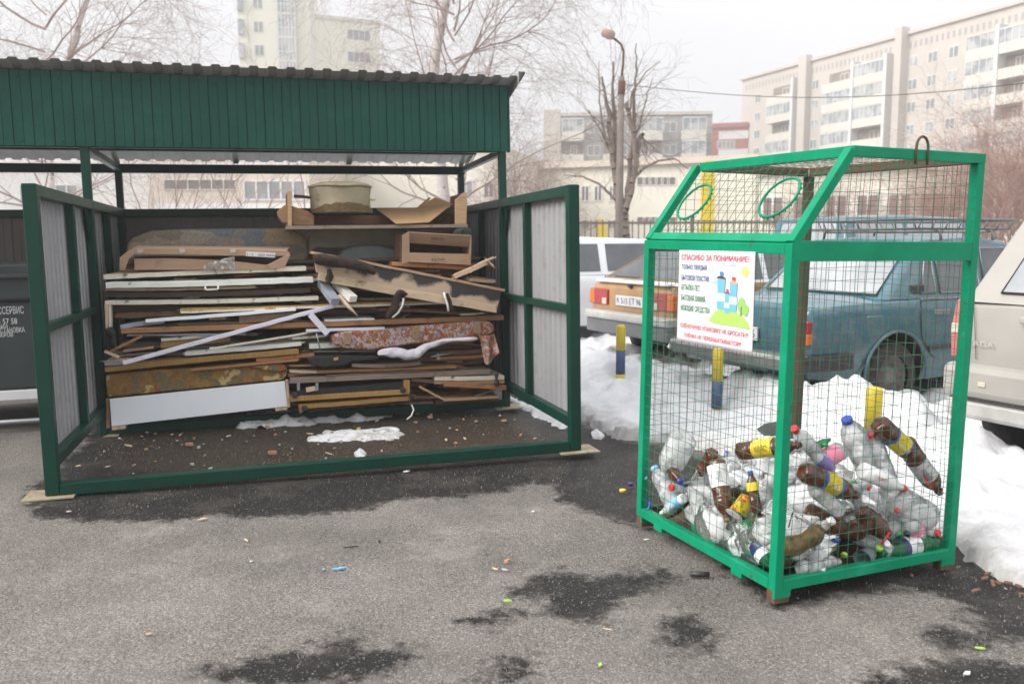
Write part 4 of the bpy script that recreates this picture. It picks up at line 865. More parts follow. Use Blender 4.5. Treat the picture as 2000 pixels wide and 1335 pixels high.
def on(px, Y): x = (px-1000)/F_PX*Y; return Vector((x, Y, 0))
# centre birch: tall pale trunk, long drooping boughs
b0 = on(893, 24)
st = [((0, 0, 0), (-.01, 0, 1), 14, .20, 0)]
R = random.Random(5)
for i in range(34):
    a = R.uniform(0, 2*math.pi); z = R.uniform(2.2, 9.5); st.append(((0, 0, z), (math.cos(a), math.sin(a)*.7, R.uniform(.15, 1.0)), R.uniform(2.6, 5.0), R.uniform(.022, .040), 1))
tree(b0, 'tall bare birch with a pale trunk and drooping twigs behind the shelter roof', 'birch tree', st, 11, .55, (0, 3.6, 4.4, 4.2, 0), .62, M['birch'], M['twig'], name='birch_tree')
b0 = on(95, 21); st = [((0, 0, 0), (.02, 0, 1), 3.6, .16, 0), ((.05, 0, 3.5), (.16, 0, 1), 6, .12, 0)]
for i in range(26):
    a = R.uniform(-1.2, 4.3); z = R.uniform(2.0, 7.2); st.append(((.1*max(0, z-3.4)+.05, 0, z), (math.cos(a), math.sin(a)*.6, R.uniform(.1, .9)), R.uniform(2.4, 4.6), R.uniform(.020, .036), 1))
tree(b0, 'leaning pale birch at far left with fine bare twigs above the shelter roof', 'birch tree', st, 21, .45, (0, 4.0, 4.6, 4.2, 0), .6, M['birch'], M['twig'], name='birch_tree')
# the dark pruned tree in the middle: its stems follow their own hand-laid lines
Yt = 22; b0 = on(1216, Yt); t = thing('bare_tree', Matrix.Translation(b0), 'dark bare tree with several tall upright stems beside the street lamp', 'tree'); S = Seg(); T_ = Seg(); R = random.Random(31)
def tp(px, py, dy=0): return atY(px, py, Yt+dy)-b0
stems_ = [([(1216, 590), (1217, 470), (1216, 425), (1212, 400)], .26, .17, 0), ([(1212, 405), (1203, 360), (1196, 300), (1190, 240), (1183, 190), (1176, 150)], .14, .03, 0), ([(1214, 405), (1208, 330), (1200, 240), (1196, 180), (1198, 120)], .12, .025, .3),
          ([(1218, 420), (1232, 370), (1242, 320), (1238, 270), (1228, 225), (1224, 200)], .12, .05, -.2), ([(1226, 390), (1230, 330), (1240, 260), (1238, 200), (1242, 140), (1243, 85)], .10, .016, .2), ([(1238, 345), (1246, 300), (1250, 268), (1256, 262)], .075, .06, -.3),
          ([(1236, 350), (1255, 330), (1285, 314), (1318, 310), (1345, 330)], .055, .014, -.4), ([(1212, 400), (1190, 378), (1168, 358), (1140, 345), (1100, 342)], .055, .012, -.3), ([(1205, 340), (1190, 290), (1170, 250), (1150, 215)], .06, .014, .3),
          ([(1200, 300), (1180, 262), (1172, 200), (1170, 120)], .05, .010, -.3), ([(1228, 225), (1235, 180), (1262, 140), (1290, 120)], .035, .008, .3), ([(1230, 300), (1250, 240), (1262, 190), (1275, 150)], .035, .008, .3), ([(1250, 266), (1268, 280), (1285, 300)], .03, .006, 0), ([(1252, 264), (1262, 290), (1262, 315)], .025, .006, 0)]
for pl, r0, r1, dy in stems_:
    P_ = [tp(x, y, dy*i/len(pl)) for i, (x, y) in enumerate(pl)]; Q = []
    for i in range(len(P_)-1):
        for k in range(4): Q.append(P_[i].lerp(P_[i+1], k/4)+Vector((R.gauss(0, .012), R.gauss(0, .03), 0)))
    Q.append(P_[-1]); n_ = len(Q)
    for i in range(n_-1):
        ra, rb_ = r0+(r1-r0)*i/(n_-1), r0+(r1-r0)*(i+1)/(n_-1); T_.add(Q[i], Q[i+1], ra*.8, rb_*.8)
        if pl[0][1] < 500 and i > n_*.25:
            for _ in range(R.choice((0, 0, 1, 1))):
                a = R.uniform(0, 6.28); dd = (Q[i+1]-Q[i]).normalized(); branch(S, S, Q[i], (dd*.6+Vector((math.cos(a), math.sin(a)*.6, R.uniform(0, .5)))).normalized(), R.uniform(.5, 1.5), max(.010, ra*.22), 2, R, .0, (0, 0, 3.6, 4, 0), .6, .14)
T_.mesh('trunk', M['bark'], t, 8); S.mesh('crown', mat('dark_twigs', (.17, .125, .10), (.24, .18, .15), rough=.95), t, 3)
for i, (px, Y, hh, sd) in enumerate(((1010, 26, 3.6, 1), (1075, 27, 3.2, 2), (985, 30, 4.5, 5))):
    st = [((R.uniform(-.4, .4), R.uniform(-.4, .4), 0), (R.uniform(-.4, .4), R.uniform(-.3, .3), 1), hh*R.uniform(.7, 1), .045, 1) for _ in range(5)]
    tree(on(px, Y), ['greyish bare bush just right of the shelter post', 'bare bush growing in front of the grey block', 'thin bare young birch behind the right shelter post'][i], 'bush', st, 40+sd, .25, (0, 4.5, 5, 4, 0), .6, M['twig'], M['twig'], name='bare_bush', group='bare bushes behind the shelter')
# saplings before the beige wing
for i, px in enumerate((305, 345, 372, 430, 490, 520, 585)):
    st = [((0, 0, 0), (R.uniform(-.15, .25), 0, 1), R.uniform(2.9, 3.7), .028, 1)]
    tree(on(px, 16), 'thin bare sapling in front of the low beige building', 'sapling', st, 60+i, -.1, (0, 3.2, 3.5, 2, 0), .45, M['bark'], M['twig'], name='sapling', group='saplings behind the rear wall')
# brown thickets on the right
for i, (px, Y, hh, n) in enumerate(((1530, 34, 2.7, 9), (1615, 33, 3.2, 10), (1700, 32, 3.0, 10), (1790, 33, 3.2, 10), (1880, 30, 3.4, 10), (1955, 27, 4.4, 13), (2040, 25, 5.0, 13))):
    st = [((R.uniform(-1, 1), R.uniform(-.6, .6), 0), (R.uniform(-.5, .5), R.uniform(-.4, .4), 1), hh*R.uniform(.75, 1.05), .04, 1) for _ in range(n)]
    tree(on(px, Y), ['reddish brown bush thicket behind the slanted cage front', 'reddish brown bush left of centre behind the cage top', 'reddish brown bush in front of the low yellow house, middle', 'reddish brown bush behind the roof rack', 'reddish brown bush at the right edge of the cage', 'tall reddish bush right of the cage', 'tall reddish bush at the right picture edge'][i], 'bush', st, 80+i, .1, (0, 4.0, 5.0, 3.6, 0), .55, M['bushtw'], M['bushtw'], name='brown_bush', group='brown bushes by the fence')
# ---- street lamp
Yl = 21.0; lb = on(1207, Yl); t = thing('street_lamp', Matrix.Translation(lb), 'tapered concrete street lamp post with a bent pipe arm and dusty lamp head', 'street lamp')
zt_ = atY(1214, 150, Yl).z; dx = (atY(1214, 150, Yl)-lb).x
M['concrete'] = mat('concrete_post', (.20, .165, .145), (.15, .12, .105), scale=4, rough=.9)
mb = MB(); mb.tube([(0, 0, 0), (dx*.5, 0, zt_*.5), (dx, 0, zt_)], [.105, .09, .065], 14); mb.build('pole', M['concrete'], t, recenter=False)
mb = MB(); mb.tube([(dx, 0, zt_-.4), (dx+.01, 0, zt_-.1)], .088, 12); mb.build('clamp', M['rust'], t, recenter=False)
a_ = [atY(x, y, Yl)-lb for x, y in ((1214, 152), (1217, 125), (1218, 100), (1213, 87), (1204, 79), (1197, 74))]
mb = MB(); mb.tube(a_, .028, 8); mb.build('arm', M['rust'], t, recenter=False)
c = atY(1188, 67, Yl)-lb; mb = MB()
mb.lathe([(-.16, .05), (-.13, .085), (0, .115), (.10, .11), (.16, .06)], 14, M=Matrix.Translation(c) @ Matrix.Rotation(math.radians(105), 4, 'Y')); mb.build('lamp_head', mat('dusty_lamp', (.36, .25, .20), (.28, .19, .16), rough=.7), t, recenter=False)
# overhead wire
w0, w1 = atY(1225, 166, 21.5), atY(2150, 145, 16)
mb = MB(); mb.tube([w0.lerp(w1, i/14)-Vector((0, 0, .35*math.sin(math.pi*i/14))) for i in range(15)], .008, 5); tag(mb.build('overhead_cable', M['blackp']), 'thin overhead cable running right from the street lamp across the sky', 'cable')
# ---- fences
def fence(p0, p1, hh, n, label, m='ironf'):
    t = thing('iron_fence', Matrix.Translation(p0), label, 'fence'); d = Vector(p1)-Vector(p0)
    mb = MB(); mb.beam((0, 0, hh-.06), d+Vector((0, 0, hh-.06)), .04, .05); mb.build('top_rail', M[m], t, recenter=False); mb = MB(); mb.beam((0, 0, .25), d+Vector((0, 0, .25)), .04, .05); mb.build('bottom_rail', M[m], t, recenter=False)
    mb = MB()
    for i in range(n): q = d*(i/n); mb.box(q.x-.012, q.x+.012, q.y-.012, q.y+.012, .05, hh)
    mb.build('bars', M[m], t, recenter=False)['kind'] = 'stuff'
    k = max(2, int(d.length/2.5))
    for i in range(k+1): mb = MB(); q = d*(i/k); mb.box(q.x-.035, q.x+.035, q.y-.035, q.y+.035, 0, hh+.08); mb.build('post', M[m], t, recenter=False)
M['ironf'] = mat('iron_fence_paint', (.10, .085, .08), (.16, .11, .09), rough=.7)
fence((1.2, 19, 0), (6.6, 19.0, 0), 1.83, 42, 'dark iron bar fence behind the white and brown cars')
fence((6.7, 19.2, 0), (20, 17, 0), 1.8, 90, 'brown bar fence behind the parked cars at right', 'ironf')
mb = MB(); mb.box(-.12, .12, -.06, .06, 0, 1.9)
tag(mb.build('yellow_gate_pillar', M['yellow'], None, Matrix.Translation(on(1176, 26)), bevel=.02), 'short bright yellow pillar in front of the school near the tree', 'pillar')
mb = MB(); mb.box(-.16, .16, -.06, .06, 0, 3.6); tag(mb.build('yellow_gate_pillar', M['yellow'], None, Matrix.Translation(on(1380, 25)), bevel=.02), 'tall yellow pillar seen through the left ring opening of the cage', 'pillar')
# ================================================================== cars and bollards
def paint(n, c, c2, **k): return mat(n, c, c2, scale=1.5, rough=.3, coat=.4, spec=.6, **k)
M['carblue'] = paint('blue_car_paint', (.038, .125, .170), (.032, .105, .145), dirt=(.16, .19, .20), dscale=5, dlo=.45, dhi=.8)
M['carbrown'] = paint('dusty_brown_paint', (.42, .23, .08), (.35, .19, .07), dirt=(.24, .17, .11), dscale=6, dlo=.5, dhi=.7)
M['carwhite'] = paint('white_car_paint', (.74, .76, .79), (.70, .72, .75))
M['vanbeige'] = mat('dusty_beige_paint', (.35, .335, .31), (.31, .295, .275), scale=1.5, rough=.5, dirt=(.33, .30, .27), dscale=2.5, dlo=.55, dhi=.8, coat=.1)
M['carglass'] = mat('car_glass', (.05, .06, .075), (.10, .11, .12), scale=2, rough=.08, spec=.9)
M['carglassw'] = mat('pale_reflection_glass', (.26, .28, .30), (.40, .41, .43), scale=2, rough=.15, spec=.8, dirt=(.25, .27, .28), dscale=4)  # bright reflection put into the pale glass colour
M['bumper'] = mat('grey_bumper', (.16, .165, .17), (.12, .125, .13), rough=.5); M['bumperl'] = mat('aluminium_bumper', (.55, .54, .52), (.42, .41, .40), rough=.45, metal=.3)
M['tyre'] = mat('tyre_rubber', (.028, .026, .026), (.05, .045, .04), scale=9, rough=.85, bump=.5, bscale=60); M['hub'] = mat('dirty_wheel_rim', (.20, .19, .18), (.10, .09, .085), scale=9, rough=.6)
M['taillight'] = mat('red_tail_lamp', (.36, .02, .025), (.30, .015, .02), rough=.2, spec=.8); M['taillightd'] = mat('dusty_red_tail_lamp', (.50, .16, .15), (.44, .12, .12), rough=.4); M['indicator'] = mat('orange_indicator', (.65, .16, .02), rough=.25); M['reverse'] = mat('pale_lamp', (.55, .5, .42), rough=.3)
M['liner'] = mat('wheel_arch_dark', (.012, .012, .012), rough=.9); M['gasket'] = M['blackp']
HEAD = math.radians(27)
def carframe(x, y, head=HEAD, z=0): return Matrix.Translation((x, y, z)) @ Matrix.Rotation(head, 4, 'Z')
def wheel(car, x, y, r, w=.17, side=-1):
    t = MB(); prof = [(-w/2, r*.62), (-w/2, r*.93), (-w/2+.02, r), (w/2-.02, r), (w/2, r*.93), (w/2, r*.62)]
    W = Matrix.Translation((x, y, r)) @ Matrix.Rotation(math.pi/2, 4, 'X')
    t.lathe(prof, 32, M=W, capb=False, capt=False); o = t.build('wheel', M['tyre'], car, recenter=False)
    h = MB(); s = 1 if side < 0 else -1
    h.lathe([(s*(w/2-.03), r*.64), (s*(w/2-.05), r*.58), (s*(w/2-.06), r*.30), (s*(w/2-.02), r*.22), (s*(w/2-.02), .02)], 24, M=W, capb=False); h.build('rim', M['hub'], o, recenter=False)
    return o
def loft(mb, secs, mi=0):
    k = len(secs[0]); o = len(mb.v); vs = [p for s in secs for p in s]; fs = []
    for i in range(len(secs)-1):
        for j in range(k-1): fs.append((i*k+j, i*k+j+1, (i+1)*k+j+1, (i+1)*k+j))
    fs.append(tuple(range(k))[::-1]); fs.append(tuple((len(secs)-1)*k+j for j in range(k)))
    for i in range(len(secs)-1): fs.append((i*k, (i+1)*k, (i+1)*k+k-1, i*k+k-1))
    mb.add(vs, fs, mi)
def lower(car, stations, m, arches, r_arch, name='body', bev=.03):
    """stations: (x, zbot, zbelt, halfwidth, crown)"""
    mb = MB(); secs = []
    for x, zb, zt, hw, cr in stations:
        half = [(hw*.93, zb), (hw*.985, zb+(zt-zb)*.25), (hw, zb+(zt-zb)*.55), (hw*.99, zt-.10), (hw*.955, zt-.01), (hw*.6, zt+cr*.7), (0, zt+cr)]
        secs.append([Vector((x, -y, z)) for y, z in half] + [Vector((x, y, z)) for y, z in half[:-1][::-1]])
    loft(mb, secs); o = mb.build(name, [m, M['liner']], car, recenter=False, bevel=bev, seg=3)
    bm = MB()
    for ax, az in arches:
        bm.lathe([(-1.2, r_arch), (1.2, r_arch)], 32, 1, M=Matrix.Translation((ax, 0, az)) @ Matrix.Rotation(math.pi/2, 4, 'X'))
    if arches:
        cut = bm.build('cut', [m, M['liner']], car, recenter=False)
        mod = o.modifiers.new('arch', 'BOOLEAN'); mod.object = cut; mod.solver = 'EXACT'; mod.operation = 'DIFFERENCE'
        o.modifiers.move(len(o.modifiers)-1, 0)
        bpy.context.view_layer.update(); dg = bpy.context.evaluated_depsgraph_get(); me = bpy.data.meshes.new_from_object(o.evaluated_get(dg)); o.modifiers.clear(); o.data = me; bpy.data.objects.remove(cut)
    me = o.data; me.polygons.foreach_set('use_smooth', [True]*len(me.polygons)); me.set_sharp_from_angle(angle=math.radians(32)); return o
def house(car, xb0, xt0, xt1, xb1, zb, zt, hb, ht, m, name='roof', mid=None):
    """greenhouse; returns a function giving points on its sides"""
    mb = MB()
    p = [Vector(q) for q in ((xb0, -hb, zb), (xb1, -hb, zb), (xb1, hb, zb), (xb0, hb, zb), (xt0, -ht, zt), (xt1, -ht, zt), (xt1, ht, zt), (xt0, ht, zt))]
    xm = (xt0+xt1)/2
    mb.add(p+[Vector((xm, -ht, zt+.03)), Vector((xm, ht, zt+.03)), Vector((xm, 0, zt+.05)), Vector((xt0, 0, zt+.015)), Vector((xt1, 0, zt+.015))], [(0, 1, 5, 8, 4), (2, 3, 7, 9, 6), (0, 4, 11, 7, 3), (1, 2, 6, 12, 5), (4, 8, 10, 11), (8, 5, 12, 10), (11, 10, 9, 7), (10, 12, 6, 9)])
    o = mb.build(name, m, car, recenter=False, bevel=.045, seg=4); me = o.data; me.polygons.foreach_set('use_smooth', [True]*len(me.polygons))
    def side(x, z, s=-1, off=.006):
        f = (z-zb)/(zt-zb); return Vector((x, s*(hb+(ht-hb)*f+off), z))
    def rear(y, z, off=.006):
        f = (z-zb)/(zt-zb); return Vector((xb0+(xt0-xb0)*f-off, y, z+off*.4))
    return side, rear
def pane(car, pts, m, name='window', frame_=None, th=.012, out=None):
    mb = MB(); n = len(pts); c = sum(pts, Vector())/n; nn = (pts[1]-pts[0]).cross(pts[2]-pts[0]).normalized()
    if out is not None and nn.dot(Vector(out)) < 0: nn = -nn
    mb.add([p-nn*.03 for p in pts]+[p+nn*.002 for p in pts], [tuple(range(n)), tuple(range(n, 2*n))]+[(i, (i+1) % n, n+(i+1) % n, n+i) for i in range(n)]); o = mb.build(name, m, car, recenter=False)
    if frame_: mb = MB(); mb.tube([p+nn*.004 for p in pts], th, 6, closed=True); mb.build('window_trim', frame_, o, recenter=False)
    return o
def bx(car, name, m, x0, x1, y0, y1, z0, z1, bev=.01):
    mb = MB(); mb.box(x0, x1, y0, y1, z0, z1); return mb.build(name, m, car, recenter=False, bevel=bev)
def plate(car, s, y, z, x, w=.52, h_=.112, par=None):
    o = bx(car, 'number_plate', M['paper'], x-.012, x, y-w/2, y+w/2, z, z+h_, .003)
    Mt = Matrix.Translation((x-.014, y+w/2-.03, z+.024)) @ Matrix(((0, 0, -1, 0), (-1, 0, 0, 0), (0, 1, 0, 0), (0, 0, 0, 1)))
    text(s, M['ink'], o, Mt, width=w-.06, height=h_-.045); return o
# ---- blue saloon  (origin: rear right corner -> centre of the rear)
def rear_center(rrx, rry, W, head=HEAD): return (rrx - math.sin(head)*W/2, rry + math.cos(head)*W/2)
W = 1.62; cx_, cy_ = rear_center(2.31, 6.7, W); car = thing('saloon_car', carframe(cx_, cy_), 'blue boxy saloon car with a roof rack parked in snow behind the cage', 'car'); hw = W/2
st_ = [(0.0, .42, .84, hw*.95, .0), (.04, .34, .90, hw*.985, .03), (.55, .27, .93, hw, .03), (1.3, .24, .94, hw, .02), (2.4, .24, .93, hw, .02), (3.1, .24, .90, hw, .03), (3.95, .30, .86, hw*.98, .03), (4.05, .42, .80, hw*.95, 0)]
lower(car, st_, M['carblue'], [(.98, .31), (3.42, .31)], .36)
side, rear = house(car, .88, 1.42, 2.55, 3.1, .935, 1.42, hw*.93, hw*.78, M['carblue'])
pane(car, [rear(-.64, .965), rear(.64, .965), rear(.55, 1.36), rear(-.55, 1.36)], M['carglassw'], 'rear_window', M['metal'], out=(-1, 0, .5))
for s in (-1, 1):
    pane(car, [side(1.32, .975, s), side(1.50, .975, s), side(1.50, 1.33, s), side(1.44, 1.33, s)], M['carglass'], 'quarter_window', M['metal'], .008, out=(0, s, 0))
    pane(car, [side(1.56, .975, s), side(2.08, .975, s), side(2.08, 1.35, s), side(1.56, 1.35, s)], M['carglass'], 'side_window', M['metal'], .008, out=(0, s, 0))
    pane(car, [side(2.16, .975, s), side(2.92, .975, s), side(2.60, 1.35, s), side(2.16, 1.35, s)], M['carglass'], 'side_window', M['metal'], .008, out=(0, s, 0))
    bx(car, 'window_sill_trim', M['metal'], 1.28, 3.0, s*hw*.965-.008, s*hw*.965+.008, .925, .94, .003)
    o = bx(car, 'door_handle', M['metal'], 1.42, 1.60, s*(hw+.003)-.012, s*(hw+.003)+.012, .80, .84, .005)
    mb = MB(); y = s*(hw*1.0+.0005); mb.tube([(1.28, y*.965, .92), (1.25, y, .80), (1.27, y, .62), (1.42, y, .44)], .006, 6); mb.build('door_seam', M['gasket'], car, recenter=False)
    mb = MB(); y = s*(hw*1.001); mb.tube([(2.12, y*.965, .92), (2.12, y, .80), (2.12, y, .28)], .006, 6); mb.build('door_seam', M['gasket'], car, recenter=False)
    bx(car, 'side_moulding', M['blackp'], 1.36, 3.0, s*(hw+.004)-.01, s*(hw+.004)+.01, .50, .53, .004)
    wheel(car, .98, s*(hw-.11), .29, side=s); wheel(car, 3.42, s*(hw-.11), .29, side=s)
    mb = MB(); mb.tube([(.98+.37*math.cos(a), s*(hw+.002), .31+.37*math.sin(a)) for a in [math.pi*i/16*1.1-.15 for i in range(17)]], .014, 6); mb.build('arch_lip', M['carblue'], car, recenter=False)
    o = bx(car, 'tail_lamp', M['taillight'], -.018, .05, min(s*.50, s*.79), max(s*.50, s*.79), .62, .80, .01)
    bx(car, 'indicator_lamp', M['indicator'], -.023, .06, min(s*.70, s*.795), max(s*.70, s*.795), .615, .70, .008, ); bx(car, 'reversing_lamp', M['reverse'], -.024, .0, min(s*.52, s*.60), max(s*.52, s*.60), .63, .70, .006)
bx(car, 'boot_seam', M['gasket'], -.001, .012, -.6, .6, .595, .603, .002)
bx(car, 'bumper', M['bumper'], -.13, .04, -hw*.99, hw*.99, .40, .53, .03); bx(car, 'bumper_trim', M['bumperl'], -.135, -.1, -hw*.96, hw*.96, .485, .52, .01)
for s in (-1, 1): bx(car, 'bumper_end', M['blackp'], -.10, .46, min(s*hw*.985, s*hw*1.03), max(s*hw*.985, s*hw*1.03), .40, .53, .015)
plate(car, "Т 217 ХР 66", 0, .60, -.02)
bx(car, 'fuel_flap', M['carblue'], .62, .80, -hw-.004, -hw*.9, .66, .82, .01)
bx(car, 'roof_vent', M['blackp'], 1.20, 1.34, -hw*.93-.008, -hw*.8, .985, 1.05, .006)
mb = MB()
for x in (1.65, 2.35): mb.tube([(x, -.66, 1.42), (x, -.64, 1.50), (x, .64, 1.50), (x, .66, 1.42)], .014, 6)
for z, k in ((1.52, 0), (1.60, .04)): mb.tube([(1.40-k, -.62-k, z), (2.62+k, -.62-k, z), (2.62+k, .62+k, z), (1.40-k, .62+k, z)], .011, 6, closed=True)
for i in range(9):
    y = -.6+i*.15; mb.tube([(1.40, y, 1.52), (2.62, y, 1.52)], .006, 5)
for i in range(8):
    x = 1.4+i*.174
    for s in (-1, 1): mb.tube([(x, s*.62, 1.52), (x, s*.66, 1.60)], .007, 5)
for i in range(7):
    y = -.6+i*.2; mb.tube([(1.40, y, 1.52), (1.36, y, 1.60)], .007, 5)
mb.build('roof_rack', M['bumper'], car, recenter=False)
# ---- brown hatchback
W = 1.62; hw = W/2; cx_, cy_ = rear_center(1.69, 9.0, W); car = thing('hatchback_car', carframe(cx_, cy_, z=.02), 'dusty brown and white old hatchback with red tail lamps parked beside the white car', 'car')
st_ = [(0, .46, .86, hw*.96, 0), (.04, .36, .92, hw*.985, .0), (.6, .28, .96, hw, .0), (1.5, .25, .95, hw, .0), (2.6, .25, .93, hw, .0), (3.2, .28, .88, hw*.99, .03), (3.9, .32, .78, hw*.96, .02), (4.0, .45, .70, hw*.9, 0)]
lower(car, st_, M['carbrown'], [(.80, .30), (3.2, .30)], .35)
side, rear = house(car, .06, .95, 2.2, 2.95, .925, 1.39, hw*.93, hw*.74, M['carwhite'])
pane(car, [rear(-.68, .965), rear(.68, .965), rear(.55, 1.36), rear(-.55, 1.36)], M['carglass'], 'rear_window', M['carbrown'], .009, out=(-1, 0, .7))
for s in (-1, 1):
    pane(car, [side(.75, .98, s), side(1.25, .98, s), side(1.25, 1.32, s), side(1.08, 1.32, s)], M['carglass'], 'quarter_window', out=(0, s, 0))
    pane(car, [side(1.33, .98, s), side(2.60, .98, s), side(2.25, 1.33, s), side(1.33, 1.33, s)], M['carglass'], 'side_window', out=(0, s, 0))
    o = bx(car, 'tail_lamp', M['taillight'], -.022, .06, min(s*.43, s*.80), max(s*.43, s*.80), .66, .84, .012)
    bx(car, 'indicator_lamp', M['indicator'], -.026, .12, min(s*.70, s*.808), max(s*.70, s*.808), .665, .835, .01); bx(car, 'reversing_lamp', M['reverse'], -.028, .0, min(s*.45, s*.54), max(s*.45, s*.54), .665, .74, .006)
    wheel(car, .80, s*(hw-.11), .28, side=s); wheel(car, 3.2, s*(hw-.11), .28, side=s)
bx(car, 'bumper', M['bumperl'], -.11, .10, -hw, hw, .50, .60, .03); bx(car, 'bumper_skirt', M['bumper'], -.08, .3, -hw*.98, hw*.98, .34, .503, .02)
plate(car, "К 515 ЕТ 96", 0, .67, -.01, h_=.115)
bx(car, 'hatch_lip', M['carwhite'], -.01, .09, -.70, .70, .92, .955, .015); bx(car, 'wiper', M['blackp'], .02, .06, -.1, .35, .985, 1.0, .004)
bx(car, 'hatch_lock', M['blackp'], -.02, .01, -.03, .03, .88, .91, .004)
# ---- white car
W = 1.7; hw = W/2; cx_, cy_ = rear_center(-.2, 11.2, W); car = thing('estate_car', carframe(cx_, cy_, z=0), 'white estate car with dark tinted side windows right behind the shelter side panel', 'car')
st_ = [(0, .42, .90, hw*.95, 0), (.05, .34, .96, hw*.98, 0), (.8, .26, .96, hw, 0), (3.0, .26, .94, hw, 0), (3.5, .28, .90, hw*.98, .04), (4.2, .36, .76, hw*.93, .03), (4.32, .5, .66, hw*.85, 0)]
lower(car, st_, M['carwhite'], [(.85, .32), (3.5, .32)], .37)
side, rear = house(car, .08, .35, 2.55, 3.25, .95, 1.43, hw*.95, hw*.80, M['carwhite'])
pane(car, [rear(-.65, 1.0), rear(.65, 1.0), rear(.56, 1.37), rear(-.56, 1.37)], M['carglass'], 'rear_window', out=(-1, 0, .3))
for s in (-1, 1):
    pane(car, [side(.30, 1.0, s), side(.72, 1.0, s), side(.72, 1.37, s), side(.45, 1.37, s)], M['carglass'], 'quarter_window', out=(0, s, 0))
    pane(car, [side(.80, 1.0, s), side(1.62, 1.0, s), side(1.62, 1.37, s), side(.80, 1.37, s)], M['carglass'], 'side_window', out=(0, s, 0))
    pane(car, [side(1.74, 1.0, s), side(2.95, 1.0, s), side(2.55, 1.37, s), side(1.74, 1.37, s)], M['carglass'], 'side_window', out=(0, s, 0))
    for x in (.76, 1.68): mb = MB(); y = s*(hw+.001); mb.tube([(x, y*.97, .94), (x, y, .80), (x, y, .34)], .006, 6); mb.build('door_seam', M['gasket'], car, recenter=False)
    for x in (.86, 1.80): bx(car, 'door_handle', M['carwhite'], x, x+.17, min(s*hw, s*(hw+.03)), max(s*hw, s*(hw+.03)), .82, .85, .008)
    wheel(car, .85, s*(hw-.11), .31, side=s); wheel(car, 3.5, s*(hw-.11), .31, side=s)
    bx(car, 'tail_lamp', M['taillight'], -.02, .1, min(s*.68, s*.83), max(s*.68, s*.83), .66, .95, .02)
bx(car, 'bumper', M['carwhite'], -.08, .2, -hw*.99, hw*.99, .32, .55, .04)
# ---- beige van at the right edge
W = 1.75; hw = W/2; lr = (2.87, 5.63); car = thing('dusty_van', carframe(lr[0]+math.sin(HEAD)*hw, lr[1]-math.cos(HEAD)*hw), 'dusty beige tall estate van seen from behind at the right picture edge', 'van')
st_ = [(0, .42, 1.02, hw*.93, 0), (.10, .34, 1.06, hw*.985, 0), (.7, .27, 1.06, hw, 0), (3.0, .27, 1.02, hw, 0), (3.7, .28, .96, hw*.98, .04), (4.3, .36, .80, hw*.93, .03), (4.45, .5, .68, hw*.85, 0)]
lower(car, st_, M['vanbeige'], [(.56, .33), (3.6, .33)], .38, bev=.06)
side, rear = house(car, .02, .42, 2.9, 3.6, 1.04, 1.62, hw*.95, hw*.80, M['vanbeige'])
pane(car, [rear(-.60, 1.10), rear(.60, 1.10), rear(.53, 1.52), rear(-.53, 1.52)], M['carglassw'], 'rear_window', M['blackp'], .008, out=(-1, 0, .3))
for s in (-1, 1):
    for a, b_ in ((.55, 1.25), (1.33, 2.1), (2.2, 3.1)): pane(car, [side(a, 1.1, s), side(b_, 1.1, s), side(b_-.1, 1.54, s), side(a+.05, 1.54, s)], M['carglass'], 'side_window', out=(0, s, 0))
    mb = MB(); mb.prism([(hw*.86, .70), (hw*.985, .68), (hw*1.0, .86), (hw*.97, 1.05), (hw*.88, 1.07), (hw*.90, .90)], lambda y, z, t: Vector((-.035+t+max(0, z-1.04)*.66, s*y, z)), .12)
    o = mb.build('tail_lamp', M['taillightd'], car, recenter=False, bevel=.012)
    mb = MB(); mb.box(-.045, .0, min(s*hw*.885, s*hw*.985), max(s*hw*.885, s*hw*.985), .84, .90); mb.build('lamp_band', M['reverse'], o, recenter=False, bevel=.004)
    wheel(car, .56, s*(hw-.14), .32, .20, side=s); wheel(car, 3.6, s*(hw-.14), .32, .20, side=s)
bx(car, 'bumper', M['vanbeige'], -.12, .25, -hw*.99, hw*.99, .44, .66, .05); bx(car, 'bumper_skirt', M['bumperl'], -.10, .25, -hw*.96, hw*.96, .31, .437, .03)
bx(car, 'bumper_groove', M['gasket'], -.122, -.10, -hw*.9, hw*.9, .437, .446, .003)
bx(car, 'boot_handle', M['vanbeige'], -.045, .02, -.42, .42, .93, .975, .012)
o = bx(car, 'plate_recess', M['vanbeige'], -.012, .02, -.36, .36, .70, .90, .01)
bx(car, 'number_plate', mat('dirty_plate', (.42, .40, .36), (.50, .48, .44), rough=.7), -.022, -.010, -.27, .27, .735, .85, .004)
bx(car, 'reflector', M['reverse'], -.13, -.11, .55, .60, .53, .56, .004)
Mt = Matrix.Translation((-.020, hw*.86, .765)) @ Matrix(((0, 0, -1, 0), (-1, 0, 0, 0), (0, 1, 0, 0), (0, 0, 0, 1)))
o = text("LADA", M['bumperl'], car, Mt, width=.17, height=.034, name='badge')
mb = MB(); mb.tube([(-.012, -hw*.80, .68), (-.012, -hw*.84, 1.02)], .002, 5); mb.tube([(-.012, hw*.80, .68), (-.012, hw*.84, 1.03)], .002, 5); mb.build('hatch_seam', M['gasket'], car, recenter=False)
